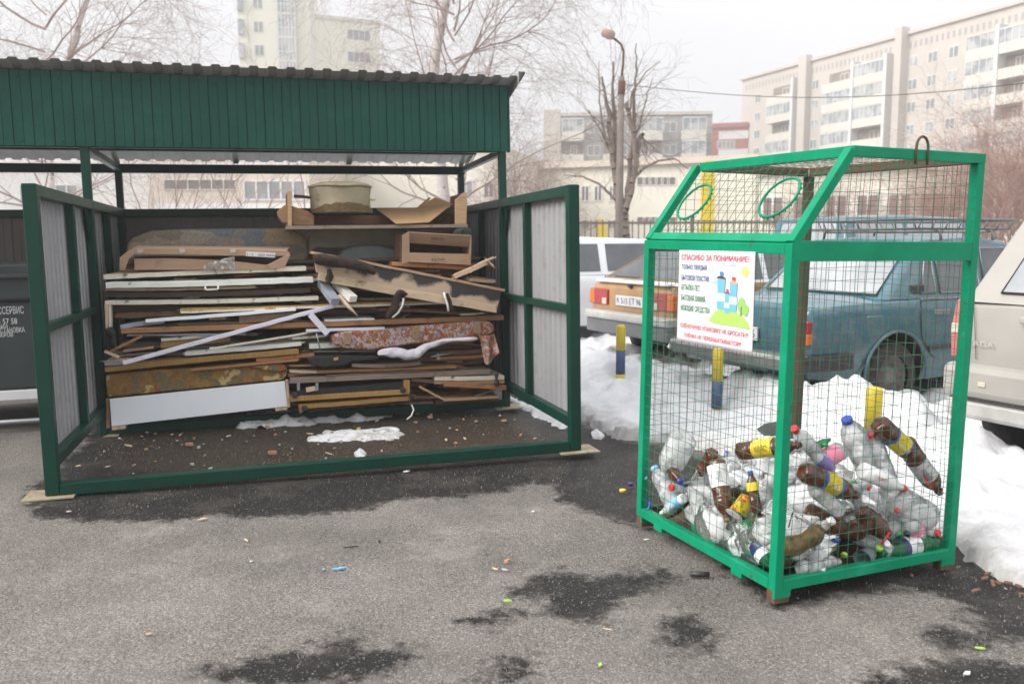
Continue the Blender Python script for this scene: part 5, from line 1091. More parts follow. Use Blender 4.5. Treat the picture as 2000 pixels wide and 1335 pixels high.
# ---- blue minibus farther back
car = thing('minibus', carframe(on(1560, 11.6).x, 11.6, math.radians(20)), 'blue and white high roofed vehicle behind the boxy blue saloon', 'minibus')
st_ = [(0, .5, 1.05, .80, 0), (.1, .42, 1.08, .84, 0), (2.6, .42, 1.08, .84, 0), (3.1, .5, 1.0, .78, 0)]
lower(car, st_, M['carblue'], [(.8, .36), (2.5, .36)], .40)
side, rear = house(car, .03, .14, 2.0, 2.6, 1.07, 1.70, .82, .70, M['carblue'])
pane(car, [rear(-.62, 1.14), rear(.62, 1.14), rear(.54, 1.63), rear(-.54, 1.63)], M['carglassw'], 'rear_window', out=(-1, 0, .2))
for a, b_ in ((.25, 1.0), (1.08, 2.0)): pane(car, [side(a, 1.13), side(b_, 1.13), side(b_, 1.62), side(a, 1.62)], M['carglassw'], 'side_window', out=(0, -1, 0))
for x in (.8, 2.5):
    for s in (-1, 1): wheel(car, x, s*.70, .34, side=s)
# ---- bollards
M['byel'] = mat('bollard_yellow', (.62, .50, .03), (.55, .43, .03), scale=6, rough=.5, dirt=(.3, .25, .1), dscale=14, dlo=.66, dhi=.8); M['bblu'] = mat('bollard_blue', (.045, .085, .20), (.04, .07, .16), scale=6, rough=.5)
def bollard(px, Y, tops, label, r=.046):
    b0 = atY(px, 700, Y); base = Vector((b0.x, b0.y, 0)); t = thing('bollard', Matrix.Translation(base), label, 'bollard', 'striped bollards in the snow'); zs = [atY(px, q, Y).z for q in tops]
    mb = MB(); mb.lathe([(zs[1], r), (zs[0]-.02, r), (zs[0]-.006, r*.8), (zs[0], r*.4)], 20); mb.build('yellow_cap', M['byel'], t, recenter=False)
    mb = MB(); mb.lathe([(zs[2], r), (zs[1], r)], 20); mb.build('blue_band', M['bblu'], t, recenter=False)
    mb = MB(); mb.lathe([(-.05, r), (zs[2], r)], 20); mb.build('yellow_foot', M['byel'], t, recenter=False)
bollard(1212, 8.5, (634, 683, 730), 'yellow and blue striped bollard standing free in the snow left of the cage')
bollard(1402, 7.25, (680, 743, 797), 'yellow and blue bollard seen through the cage below the poster')
bollard(1711, 4.85, (755, 836, 900), 'bright yellow topped bollard behind the cage, next to the tilted brown bottle')
# ================================================================== the junk pile inside the shelter
Sx = SHED.to_3x3() @ Vector((1, 0, 0)); Sy = SHED.to_3x3() @ Vector((0, 1, 0)); Sz = SHED.to_3x3() @ Vector((0, 0, 1))
def Jw(px, py, v): return SHED @ J(px, py, v)
def ppm(px, py, v): return F_PX/((Jw(px, py, v)-CAM).dot(CF))
def board(x0, y0, x1, y1, th, v, dep, m, label, cat='board', name='board', v1=None, bev=.002, jag=0, group=None, yaw=0, edge=None):
    """long piece whose front edge runs from one photo point to the other; th = thickness in photo px"""
    v1 = v if v1 is None else v1
    a, b = Jw(x0, y0, v), Jw(x1, y1, v1); h_ = th/ppm((x0+x1)/2, (y0+y1)/2, v); X_ = (b-a).normalized(); L = (b-a).length
    D = (Sy + X_*yaw); D = (D - X_*D.dot(X_)).normalized(); U_ = X_.cross(D).normalized()
    if U_.z < 0: U_ = -U_
    o_ = a - U_*h_/2; R = random.Random(hash((x0, y0, x1)) & 0xffff)
    Mx = Matrix(((X_.x, D.x, U_.x, 0), (X_.y, D.y, U_.y, 0), (X_.z, D.z, U_.z, 0), (0, 0, 0, 1))).transposed().transposed()
    nseg = max(1, int(L/.07)); mb = MB(); rows = []; bow = R.gauss(0, .0045)*min(1, L)*(2 if jag else 1)
    for i in range(nseg+1):
        x = L*i/nseg; w1 = R.gauss(0, .0010)+bow*math.sin(math.pi*i/nseg); w2 = R.gauss(0, .0022)
        rows.append([Vector((x, w2, w1)), Vector((x, dep, w1)), Vector((x, dep, h_+w1)), Vector((x, w2, h_+w1))])
    if jag:
        for r_, s in ((rows[0], 1), (rows[-1], -1)):
            for q in r_: q.x += s*R.uniform(0, jag)
    vs = [q for r_ in rows for q in r_]; fs = []; mi = []
    for i in range(nseg):
        for j in range(4): fs.append((i*4+j, i*4+(j+1) % 4, i*4+4+(j+1) % 4, i*4+4+j))
    fs += [(0, 1, 2, 3), tuple(nseg*4+j for j in (3, 2, 1, 0))]
    mb.add(vs, fs, 0)
    if jag:
        for ex, s in ((0, -1), (L, 1)):
            for _ in range(R.choice((2, 3, 4, 5))):
                y_ = R.uniform(0, min(dep, .12)); z_ = R.uniform(.1, .9)*h_; l_ = R.uniform(.01, .055); q_ = R.uniform(.002, .005)
                mb.add([(ex-s*jag*.9, y_-q_*1.5, z_-q_), (ex-s*jag*.9, y_+q_*1.5, z_-q_), (ex-s*jag*.9, y_, z_+q_), (ex+s*l_, y_+R.gauss(0, .006), z_+R.gauss(0, .003))], [(0, 1, 2), (0, 3, 1), (1, 3, 2), (2, 3, 0)], 0)
    ms = [M[m]]
    if edge: ms.append(M[edge]); mb.m = [1 if i % 4 == 3 and i < nseg*4 else 0 for i in range(len(mb.f))]
    o = mb.build(name, ms, None, recenter=False, bevel=bev)
    Mw = Matrix(((X_.x, D.x, U_.x, o_.x), (X_.y, D.y, U_.y, o_.y), (X_.z, D.z, U_.z, o_.z), (0, 0, 0, 1))); o.matrix_world = Mw
    return tag(o, label, cat, group)
def slab(poly, v, dep, m, label, cat, name, bev=.01, round_=0, vv=None, mback=None, parent=None, sm=False):
    """a piece whose outline faces the viewer, at the plane v, going dep back"""
    pts = [J(x, y, v if vv is None else vv[i]) for i, (x, y) in enumerate(poly)]; mb = MB(); n = len(pts)
    mb.prism(list(range(n)), lambda a, b, t: None, 0) if False else None
    A_ = pts; B_ = [p+Vector((0, dep, 0)) for p in pts]
    mb.add(A_+B_, [tuple(range(n)), tuple(range(n, 2*n))[::-1]]+[(i, n+i, n+(i+1) % n, (i+1) % n) for i in range(n)], 0)
    o = mb.build(name, M[m], parent, SHED if parent is None else None, recenter=parent is None, bevel=bev, seg=4 if bev > .01 else 2)
    if sm: o.data.polygons.foreach_set('use_smooth', [True]*len(o.data.polygons))
    return tag(o, label, cat) if parent is None else o
VF = 1.60
# deep filler boards, stacked flat, so that nothing shows through
fr = random.Random(12)
zs = 500
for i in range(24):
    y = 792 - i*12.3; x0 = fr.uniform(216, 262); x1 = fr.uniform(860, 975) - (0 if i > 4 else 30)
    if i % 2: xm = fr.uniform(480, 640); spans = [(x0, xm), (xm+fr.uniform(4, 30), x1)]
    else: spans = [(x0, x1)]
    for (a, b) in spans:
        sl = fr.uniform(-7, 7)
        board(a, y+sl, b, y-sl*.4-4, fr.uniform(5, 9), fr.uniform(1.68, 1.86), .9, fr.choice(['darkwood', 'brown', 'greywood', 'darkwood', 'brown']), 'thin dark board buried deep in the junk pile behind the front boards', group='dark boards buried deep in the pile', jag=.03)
# short stubs and broken ends between the front boards
for i in range(150):
    px = fr.uniform(215, 925); py = fr.uniform(540, 775)
    if px < 575 and py > 690: continue
    ln = fr.uniform(30, 150); sl = fr.gauss(0, 6); v = fr.uniform(1.66, 1.80)
    board(px, py, min(px+ln, 968), py-sl-2, fr.uniform(2.5, 6), v, fr.uniform(.15, .6), fr.choice(['brown', 'orange', 'greywood', 'palew', 'palew', 'pine', 'brown', 'cream', 'chip', 'darkwood', 'orange', 'creamw']), 'short broken board end sticking out between the layers of the junk pile', 'board end', 'broken_board', jag=.03, yaw=fr.uniform(-.4, .4), group='broken board ends in the pile', bev=.001)
# dark back mass: big panels lying flat
# --- lower left
slab([(214,779),(556,744),(561,793),(218,832)], 1.50, .02, 'white', 'large plain white panel leaning on edge along the bottom left of the pile', 'panel', 'laminate_sheet', .002)
slab([(557,742),(563,742),(567,795),(561,796)], 1.50, .05, 'palew', 'raw wooden upright at the right end of the white panel', 'board', 'wood_upright', .002)
slab([(207,778),(213,778),(215,836),(208,836)], 1.52, .05, 'brown', 'short brown upright at the left end of the white panel', 'board', 'wood_upright', .002)
slab([(218,833),(245,830),(245,837),(219,840)], 1.50, .1, 'palew', 'pale wooden foot block under the left end of the white panel', 'block', 'wood_block', .002)
slab([(537,797),(561,794),(561,800),(538,803)], 1.50, .1, 'palew', 'pale wooden foot block under the right end of the white panel', 'block', 'wood_block', .002)
slab([(205,731),(300,722),(420,716),(500,711),(540,709),(556,711),(561,718),(559,734),(553,742),(400,758),(209,776)], 1.53, .75, 'floral', 'ochre sofa base upholstered in a worn floral fabric above the white panel', 'sofa', 'sofa', .03)
slab([(490,716),(520,711),(545,710),(559,714),(560,722),(548,727),(520,724)], 1.50, .2, 'floral', 'torn rounded roll of floral upholstery at the right end of the sofa base', 'upholstery roll', 'upholstery_roll', .02)
board(204, 722, 584, 686, 11, 1.50, .75, 'ochre', 'long ochre ribbed fabric covered board on top of the floral sofa base', 'sofa board', 'upholstered_plank', bev=.006)
board(203, 706, 250, 702, 5, 1.50, .3, 'palew', 'pale raw board end above the blue grey strip at lower left', jag=.02)
board(204, 711, 243, 708, 7, 1.49, .4, 'bluegrey', 'short blue grey board end under the long plastic skirting at lower left', 'board')
board(240, 709, 652, 597, 8, 1.40, .05, 'lilac', 'long lilac white plastic skirting lying diagonally across the pile', 'skirting', 'plastic_skirting', v1=1.46, bev=.004)
board(236, 646, 984, 620, 10, 1.46, .09, 'brown', 'very long brown wooden beam running across the full width of the pile', 'beam', 'wood_beam', v1=1.50, edge='orange')
board(284, 627, 578, 604, 6, 1.45, .06, 'white', 'narrow bright white strip tilted above the brown beam at left', 'strip', 'white_strip')
board(235, 639, 320, 627, 8, 1.47, .08, 'bluegrey', 'short blue grey strip beneath the bright white strip at left', 'strip', 'grey_strip')
board(467, 625, 577, 616, 14, 1.52, .3, 'chip', 'thick pale chipboard block above the diagonal skirting', 'board', 'chipboard_block')
board(409, 623, 441, 621, 5, 1.50, .2, 'pine', 'small pine stub below the bright white strip', 'board', 'wood_stub')
board(345, 634, 478, 630, 5, 1.55, .3, 'greywood', 'thin weathered board between white strip and long brown beam', jag=.02)
board(312, 664, 455, 651, 6, 1.52, .4, 'cream', 'cream moulded board with peeling edge left of the diagonal skirting', jag=.02)
board(312, 674, 450, 660, 12, 1.54, .4, 'ochre', 'yellowish patterned board below the cream moulded board', jag=.01)
board(409, 681, 616, 647, 4, 1.43, .012, 'cream', 'thin cream pole lying aslant right of the diagonal skirting', 'pole', 'thin_pole', v1=1.48)
board(360, 691, 590, 671, 8, 1.50, .5, 'creamw', 'white painted window frame piece just above the ochre ribbed board', 'frame piece', 'frame_piece', jag=.01)
board(240, 686, 300, 678, 5, 1.53, .3, 'pine', 'short pine strip at left above the blue grey board end', 'board', 'wood_strip')
board(215, 686, 277, 656, 5, 1.45, .03, 'orange', 'orange veneer strip propped aslant at the left end of the pile', 'board', 'wood_strip')
board(204, 686, 232, 698, 5, 1.44, .04, 'palew', 'tiny pale lath pointing down at the left end of the pile', 'lath', 'wood_lath')
board(235, 694, 300, 689, 4, 1.56, .3, 'greywood', 'thin grey board end just above lower left skirting end', 'board')
board(248, 654, 480, 652, 4, 1.50, .3, 'bluegrey', 'thin grey white strip directly under the long brown beam at left', 'strip', 'grey_strip')
board(371, 723, 583, 703, 5, 1.49, .5, 'orange', 'narrow orange veneer board right under the ochre ribbed board', jag=.01)
board(500, 703, 614, 692, 7, 1.52, .5, 'orange', 'orange veneer board end right of the ochre ribbed board')
board(563, 714, 640, 711, 4, 1.56, .4, 'pine', 'thin pine board left of the black curved mat', jag=.02)
board(563, 725, 628, 727, 5, 1.52, .4, 'palew', 'splintered pale board right of the floral sofa roll', jag=.05)
board(560, 733, 612, 726, 6, 1.55, .4, 'orange', 'jagged orange board end above the long weathered board', jag=.05)
# --- upper left
board(202, 541, 598, 524, 9, 1.56, .8, 'cream', 'topmost cream painted door with peeling edge on the left stack', 'door', 'old_door', edge='cream')
dr = board(206, 557, 612, 546, 11, 1.46, .8, 'creamw', 'white painted door lying flat with a bracket handle on its edge', 'door', 'old_door')
mb = MB(); a, b, c, d = Jw(401, 559, 1.455), Jw(401, 565, 1.42), Jw(426, 564, 1.42), Jw(426, 557, 1.455); mb.tube([a, b, b.lerp(c, .12)-Vector((0, 0, .004)), b.lerp(c, .88)-Vector((0, 0, .004)), c, d], .006, 8)
mi_ = dr.matrix_world.inverted(); mb.v = [mi_ @ p for p in mb.v]; mb.build('door_handle', M['creamw'], dr, recenter=False)
board(205, 565, 500, 560, 5, 1.52, .7, 'palew', 'bare wooden underside strip of board beneath the handled white door', jag=.02)
board(203, 575, 609, 566, 10, 1.57, .8, 'darkwood', 'thick dark board between handled door and cream frame', jag=.02)
board(205, 591, 622, 582, 8, 1.48, .25, 'cream', 'cream door frame rail with a groove, above the dark gap', 'frame piece', 'frame_piece')
slab([(204,594),(211,594),(211,642),(206,642)], 1.47, .08, 'palew', 'bare upright leg of the cream door frame at the left end', 'frame piece', 'frame_piece', .002)
slab([(212,595),(217,595),(217,642),(213,642)], 1.49, .08, 'cream', 'cream painted upright leg of the door frame at the left end', 'frame piece', 'frame_piece', .002)
board(222, 603, 560, 600, 14, 1.66, .8, 'darkwood', 'dark board set back in the gap under the cream frame rail')
board(220, 616, 470, 612, 9, 1.60, .8, 'brown', 'brown hardboard sagging in the gap at left', jag=.03)
board(350, 605, 906, 586, 6, 1.49, .5, 'foam', 'long chipboard panel with a torn orange foam edge through the middle', 'panel', 'foam_edged_sheet', jag=.02)
board(352, 610, 903, 591, 4, 1.485, .5, 'cream', 'thin cream veneer strip under the torn foam edged panel', 'strip', 'veneer_strip')
mb = MB()
# --- middle and right
board(634, 627, 732, 624, 6, 1.50, .3, 'white', 'clean white strip just above the long brown beam in the middle', 'strip', 'white_strip')
board(598, 646, 752, 641, 5, 1.44, .2, 'lilac', 'lilac white strip just under the long brown beam in the middle', 'strip', 'white_strip')
board(606, 614, 640, 652, 12, 1.42, .012, 'lilac', 'short wide white slat pointing down across the brown beam', 'lath', 'white_lath')
board(604, 676, 690, 672, 10, 1.52, .4, 'creamw', 'white painted board end under the printed couch cushion', 'board')
board(569, 661, 640, 655, 5, 1.52, .5, 'cream', 'cream grooved board left of the printed couch cushion', jag=.02)
board(900, 614, 946, 611, 4, 1.52, .3, 'cream', 'thin cream lath above the right end of the brown beam', 'lath', 'wood_lath')
board(735, 604, 900, 612, 6, 1.60, .5, 'brown', 'dark brown board between foam edged panel and brown beam', jag=.03)
M['couchseat'] = M['couch']
cu = slab([(646,656),(665,648),(721,645),(813,637),(937,627),(958,628),(966,636),(966,648),(951,656),(859,666),(790,674),(721,684),(675,681),(650,672)], 1.42, .6, 'couch', 'printed orange and lilac couch cushion with wooden blocks jutting from the pile', 'couch cushion', 'couch_cushion', .022)
for a in (672, 805, 925):
    y = 650-(a-672)*.085; p = [J(a, y, 1.405), J(a+14, y-1, 1.405), J(a+14, y+22, 1.405), J(a, y+23, 1.405)]; p = [SHED @ q - cu.location for q in p]; q2 = [q+Sy*.03 for q in p]
    mb = MB(); mb.add(p+q2, [(0, 1, 2, 3), (4, 5, 6, 7), (0, 1, 5, 4), (1, 2, 6, 5), (2, 3, 7, 6), (3, 0, 4, 7)]); mb.build('wooden_block', M['chip'], cu, recenter=False, bevel=.002)
def cloth(poly_top, poly_bot, v, m, label, name, cat, n=14, wav=.02):
    mb = MB(); A_ = [J(x, y, v) for x, y in poly_top]; B_ = [J(x, y, v-.02) for x, y in poly_bot]
    def ip(P_, s): k = s*(len(P_)-1); i = min(int(k), len(P_)-2); return P_[i].lerp(P_[i+1], k-i)
    mb.grid(n, n, lambda a, b: ip(A_, a).lerp(ip(B_, a), b) + Vector((0, wav*math.sin(a*9+b*2)*(.3+b) + wav*mnoise.noise(Vector((a*4, b*4, 1))), 0)))
    return tag(mb.build(name, M[m], None, SHED, solid=.003), label, cat)
cloth([(936,656),(952,655),(966,652)], [(949,713),(958,709),(974,688)], 1.40, 'couch', 'flap of printed cloth hanging from the right end of the couch cushion', 'hanging_cloth', 'cloth')
def blob(pts, rr, v, m, label, name, cat, amp_=.4, n=14):
    P_ = [J(x, y, v) for x, y in pts]; mb = MB(); Q = []; rs = []
    for i in range(len(P_)-1):
        for k in range(4): Q.append(P_[i].lerp(P_[i+1], k/4)); rs.append(rr[i]+(rr[i+1]-rr[i])*k/4)
    Q.append(P_[-1]); rs.append(rr[-1]); mb.tube(Q, rs, n)
    mb.v = [p + Vector((mnoise.noise(p*22), mnoise.noise(p*22+Vector((9, 0, 0))), mnoise.noise(p*22+Vector((0, 9, 0)))))*amp_*.04 + Vector((mnoise.noise(p*60), mnoise.noise(p*60+Vector((9, 0, 0))), mnoise.noise(p*60+Vector((0, 9, 0)))))*amp_*.02 for p in mb.v]
    return tag(mb.build(name, M[m], None, SHED, sub=1), label, cat)
blob([(738,690),(765,686),(795,693),(815,690),(832,676),(870,666),(935,660)], [.02, .04, .045, .04, .028, .022, .012], 1.40, 'fluff', 'white fibre filling spilling out under the printed couch cushion', 'fibre_filling', 'filling')
# black curved mat
slab([(599,700),(620,696),(700,694),(742,695),(738,702),(690,706),(670,714),(630,717),(606,712)], 1.44, .4, 'black', 'black curved seat shell under the printed couch cushion', 'seat shell', 'seat_shell', .012)
board(640, 696, 860, 690, 9, 1.60, .6, 'darkwood', 'dark board behind the white fibre filling')
mb = MB(); mb.v = []; tag(slab([(651,700),(661,697),(661,702),(653,705)], 1.42, .02, 'foam', 'crumpled cream paper scrap on the black seat shell', 'scrap', 'paper_scrap', .003), None)
board(684, 713, 822, 709, 7, 1.47, .5, 'greywood', 'grey weathered board below the black seat shell', jag=.02)
board(615, 726, 897, 716, 6, 1.50, .5, 'orange', 'long orange board in the middle of the lower right stack', jag=.03)
board(636, 734, 875, 724, 4, 1.53, .5, 'pine', 'thin pine board beneath the long orange board', jag=.03)
board(565, 744, 960, 726, 9, 1.45, .6, 'greywood', 'long weathered grey brown board on top of the two ribbed frames', jag=.01)
board(849, 739, 985, 737, 8, 1.45, .5, 'cream', 'cream edged board at the lower right corner of the pile')
board(849, 747, 985, 745, 6, 1.46, .5, 'pine', 'wooden board right beneath the cream edged board')
board(868, 750, 989, 758, 9, 1.42, .5, 'orange', 'orange brown board sticking out at the lower right corner', edge='orange')
board(804, 741, 868, 747, 7, 1.50, .4, 'brown', 'brown board end left of the orange brown corner board')
board(880, 712, 975, 733, 5, 1.62, .5, 'brown', 'brown board tilting down behind the hanging cloth')
board(850, 700, 960, 694, 6, 1.56, .5, 'orange', 'orange board behind the hanging cloth', jag=.02)
board(835, 691, 955, 685, 8, 1.62, .6, 'brown', 'broad brown board right of the white fibre filling')
board(820, 755, 867, 780, 4, 1.45, .05, 'pine', 'thin lath slanting down beside the ribbed frames', 'lath', 'wood_lath')
board(867, 781, 974, 775, 5, 1.45, .3, 'pine', 'pine lath lying near the ground at lower right', 'lath', 'wood_lath')
board(925, 775, 968, 760, 4, 1.50, .1, 'greywood', 'grey lath rising to the lower right corner post', 'lath', 'wood_lath')
board(850, 786, 975, 779, 8, 1.60, .5, 'darkwood', 'dark wet board lying on the ground at lower right')
mb = MB(); c = J(970, 752, 1.40); mb.lathe([(0, .022), (.02, .024), (.045, .012), (.06, .011), (.085, .020), (.095, .010)], 14, M=Matrix.Translation(c)); tag(mb.build('turned_peg', M['blackp'], None, SHED), 'small black turned furniture leg on the lower right corner', 'furniture leg')
# ribbed frames with casters
def rframe(x0, y0, x1, y1, th, clothpoly, v, label, cast, endp):
    o = board(x0, y0, x1, y1, th, v, .6, 'ochre', label, 'bed base', 'bed_base', bev=.004); Mi_ = o.matrix_world.inverted()
    def child(poly, vv, dep, m, nm):
        p = [Mi_ @ (SHED @ J(x, y, vv)) for x, y in poly]; n = len(p); dd = Mi_.to_3x3() @ (Sy*dep); mb = MB()
        mb.add(p+[q+dd for q in p], [tuple(range(n)), tuple(range(n, 2*n))]+[(i, n+i, n+(i+1) % n, (i+1) % n) for i in range(n)]); mb.build(nm, M[m], o, recenter=False, bevel=.006)
    child(clothpoly, v+.02, .5, 'black', 'black_cover'); child(endp, v-.003, .5, 'ochre', 'end_panel')
    for cx, cy in cast:
        c = Mi_ @ (SHED @ J(cx, cy, v-.02)); mb = MB(); dd = (Mi_.to_3x3() @ Sy).normalized(); mb.lathe([(-.006, .008), (-.006, .017), (-.003, .023), (.02, .023)], 20, M=Matrix.Translation(c) @ dd.to_track_quat('Z', 'Y').to_matrix().to_4x4()); mb.build('caster', M['blackp'], o, recenter=False)
rframe(565, 780, 800, 765, 10, [(580,762),(640,757),(789,745),(790,760),(600,774),(575,776)], 1.45, 'upper ribbed ochre bed frame with black cover and round casters', [(576,771), (787,761)], [(788,742),(801,742),(801,768),(789,770)])
rframe(583, 794, 812, 776, 9, [(600,790),(798,776),(800,786),(700,795),(601,806)], 1.47, 'lower ribbed ochre bed frame resting on the ground beside the white panel', [(595,797), (805,775)], [(582,790),(600,788),(600,798),(586,808)])
board(598, 762, 616, 759, 8, 1.43, .05, 'palew', 'small pale wood block lying on the upper ribbed frame', 'block', 'wood_block')
for a, nm in ((580, 'left'), (616, 'right')):
    slab([(a, 748), (a+6, 747), (a+6, 762), (a, 763)], 1.425, .008, 'metal', 'small steel bracket to the %s of the pale wood block' % nm, 'bracket', 'steel_bracket', .001)
# --- upper: mattresses, boxes, tray
slab([(245,500),(247,480),(256,465),(294,450),(360,447),(560,445),(588,452),(600,470),(603,500),(598,515),(240,515)], 2.15, .45, 'mattress', 'dark worn patterned mattress at the back left of the pile', 'mattress', 'mattress', .035)
slab([(600,500),(603,458),(615,447),(780,444),(800,450),(800,484),(700,486),(615,484)], 2.2, .4, 'cushion', 'dusty beige cushion below the tray at the back', 'cushion', 'cushion', .035)
slab([(905,446),(922,443),(927,462),(926,510),(905,520),(780,520),(780,486),(890,480)], 2.25, .4, 'shell', 'grey rounded plastic piece behind the open cardboard box', 'plastic piece', 'plastic_piece', .03)
mb = MB(); pts = [(662,500),(668,489),(685,481),(712,477),(740,478),(765,484),(790,496),(795,520),(662,520)]
slab(pts, 1.95, .2, 'shell', 'blue grey speckled oval seat shell below the tray', 'seat shell', 'oval_seat_shell', .03)
# flattened long carton
M['tape'] = mat('packing_tape', (.50, .42, .36), rough=.35)
ca = thing('long_carton', SHED @ Matrix.Translation(J(235, 525, 1.55)), 'long open cardboard carton with a white sticker on the left stack', 'cardboard box')
org_ = J(235, 525, 1.55)
def csl(poly, v, dep, m, nm, vv=None, bev=.004, par=None):
    pts = [J(x, y, v if vv is None else vv[i])-org_ for i, (x, y) in enumerate(poly)]; n = len(pts); mb = MB()
    mb.add(pts+[p+Vector((0, dep, 0)) for p in pts], [tuple(range(n)), tuple(range(n, 2*n))]+[(i, n+i, n+(i+1) % n, (i+1) % n) for i in range(n)]); return mb.build(nm, M[m], par or ca, recenter=False, bevel=bev)
csl([(250,489),(268,484),(330,484),(450,485),(560,489),(567,494),(560,500),(440,499),(330,497),(258,497)], 1.52, .012, 'card', 'top_flap')
csl([(258,485),(560,489),(566,482),(270,479)], 1.53, .01, 'card', 'top_panel', vv=[1.53, 1.53, 1.95, 1.95])
csl([(262,505),(330,504),(440,508),(520,517),(545,523),(540,526),(400,527),(262,527)], 1.54, .012, 'card', 'front_panel')
csl([(520,518),(562,497),(568,496),(564,505),(556,522),(530,526)], 1.50, .01, 'card', 'torn_flap')
csl([(233,503),(247,492),(258,486),(262,497),(252,505),(243,528),(233,528)], 1.50, .012, 'card', 'crushed_end')
csl([(262,500),(556,500),(552,527),(262,527)], 1.75, .02, 'darkwood', 'inner_shade_sheet')  # dark sheet standing for the shade inside the carton
st_o = csl([(481,491),(538,494),(537,503),(480,500)], 1.515, .003, 'paper', 'sticker', bev=0)
a, b = J(482, 499, 1.512)-org_, J(536, 502, 1.512)-org_; dx_ = (b-a).normalized()
Mt = Matrix(((dx_.x, 0, 0, a.x), (dx_.y, 0, -1, a.y), (dx_.z, 1, 0, a.z), (0, 0, 0, 1)))
text("2 / 2", M['ink'], st_o, Mt, width=.045, height=.018); text("||||||| 36956", M['ink'], st_o, Mt @ Matrix.Translation((.085, .0, 0)), width=.12, height=.020)
for a in (268, 350, 449): csl([(a, 486), (a+12, 486), (a+11, 493), (a+1, 494)], 1.513, .003, 'tape', 'tape', bev=0)
# clear film scrap
mb = MB(); c0, c1 = J(398, 527, 1.45), J(458, 505, 1.45)
mb.grid(24, 16, lambda a, b: Vector((c0.x+(c1.x-c0.x)*a, c0.y+.05*mnoise.noise(Vector((a*9, b*9, 2))), c0.z+(c1.z-c0.z)*b*(.4+.9*a)+.02*mnoise.noise(Vector((a*7, b*5, 8))))))
tag(mb.build('film_scrap', M['bag'], None, SHED), 'crumpled clear film scrap hanging over the edge of the long carton', 'plastic film')
# open tray (drawer) across the top
Vt = 1.62; to = J(560, 447, Vt); tray = thing('shelf_tray', SHED @ Matrix.Translation(to), 'long open shelf tray of brown boards lying on top of the pile', 'tray')
def tb(poly, v, dep, m, nm): 
    pts = [J(x, y, v)-to for x, y in poly]; n = len(pts); mb = MB(); mb.add(pts+[p+Vector((0, dep, 0)) for p in pts], [tuple(range(n)), tuple(range(n, 2*n))]+[(i, n+i, n+(i+1) % n, (i+1) % n) for i in range(n)]); mb.build(nm, M[m], tray, recenter=False, bevel=.002)
tb([(559,441),(914,438),(914,444),(559,448)], Vt, .62, 'greywood', 'bottom_board')
tb([(562,373),(570,373),(570,441),(562,441)], Vt+.003, .6, 'pine', 'end_board')
tb([(889,390),(906,376),(913,376),(911,438),(889,438)], Vt+.004, .02, 'pine', 'end_board')
tb([(907,376),(913,376),(911,438),(905,438)], Vt+.03, .56, 'brown', 'end_board')
tb([(566,422),(908,418),(908,436),(566,438)], Vt+.50, .02, 'brown', 'back_board')
slab([(541,413),(556,400),(566,402),(566,436),(552,434),(545,424)], Vt+.02, .25, 'cardb', 'crumpled brown cardboard flap outside the left end of the tray', 'cardboard', 'cardboard_flap', .004)
cloth([(570,402),(600,412),(613,420)], [(570,440),(595,440),(613,440)], Vt+.2, 'cardb', 'bent brown hardboard sheet inside the left end of the tray', 'hardboard_sheet', 'hardboard', wav=.005)
# pouf
pc = J(666, 415, Vt+.27); Lp = .235/1.0
R_ = 60/ppm(666, 400, Vt+.27); zt_ = J(666, 366, Vt+.27).z-pc.z
mb = MB()
def pf(z, r, t_): return r*(1+.035*mnoise.noise(Vector((math.cos(t_)*2.5, math.sin(t_)*2.5, z*14)))+.02*math.sin(9*t_)*max(0, z-.1)*3)
prof = [(0, .93), (.03, .97), (.08, .955), (.16, .965), (.24, .985), (.28, 1.0)]
mb.lathe([(z*zt_/.28, r*R_) for z, r in prof]+[(zt_*1.07, R_*.97), (zt_*1.16, R_*.7), (zt_*1.19, R_*.35), (zt_*1.20, .01)], 40, M=Matrix.Translation(pc) @ Matrix.Rotation(math.radians(-2), 4, 'X'), fn=pf)
pw = SHED @ pc; pf_o = thing('round_pouf', Matrix.Translation(pw), 'dented round beige pouf with torn brown bottom on top of the tray', 'pouf')
T0 = Matrix.Translation(-pw) @ SHED; mb.build('pouf_body', M['pouf'], pf_o, T0, recenter=False)
mb = MB(); mb.tube([pc+Vector((R_*1.0*math.cos(a), R_*1.0*math.sin(a), zt_*1.02+.004*math.sin(5*a))) for a in [2*math.pi*i/40 for i in range(40)]], .009, 6, closed=True); mb.build('piping', M['pouf'], pf_o, T0, recenter=False)
mb = MB(); mb.grid(34, 8, lambda a, b: pc+Vector(((R_*1.0+.006)*math.cos(math.pi*(1.12+.80*a)), (R_*1.0+.006)*math.sin(math.pi*(1.12+.80*a)), -.01+b*zt_*(.12+.28*math.sin(math.pi*a))*(1+.3*mnoise.noise(Vector((a*14, 0, 0)))))))
mb.build('torn_lining', M['torn'], pf_o, T0, recenter=False, solid=.006)
mb = MB(); mb.tube([J(574, 383, Vt+.3), J(592, 384, Vt+.3), J(607, 386, Vt+.25)], [.013, .013, .011], 10); tag(mb.build('metal_tube', M['rust'], None, SHED), 'short metal tube leaning between the tray end and the pouf', 'tube')
mb = MB(); mb.tube([J(722, 390, Vt+.2), J(733, 390, Vt+.2)], .008, 8); tag(mb.build('pouf_peg', M['palew'], None, SHED), 'stub of pale peg sticking out right of the pouf', 'peg')
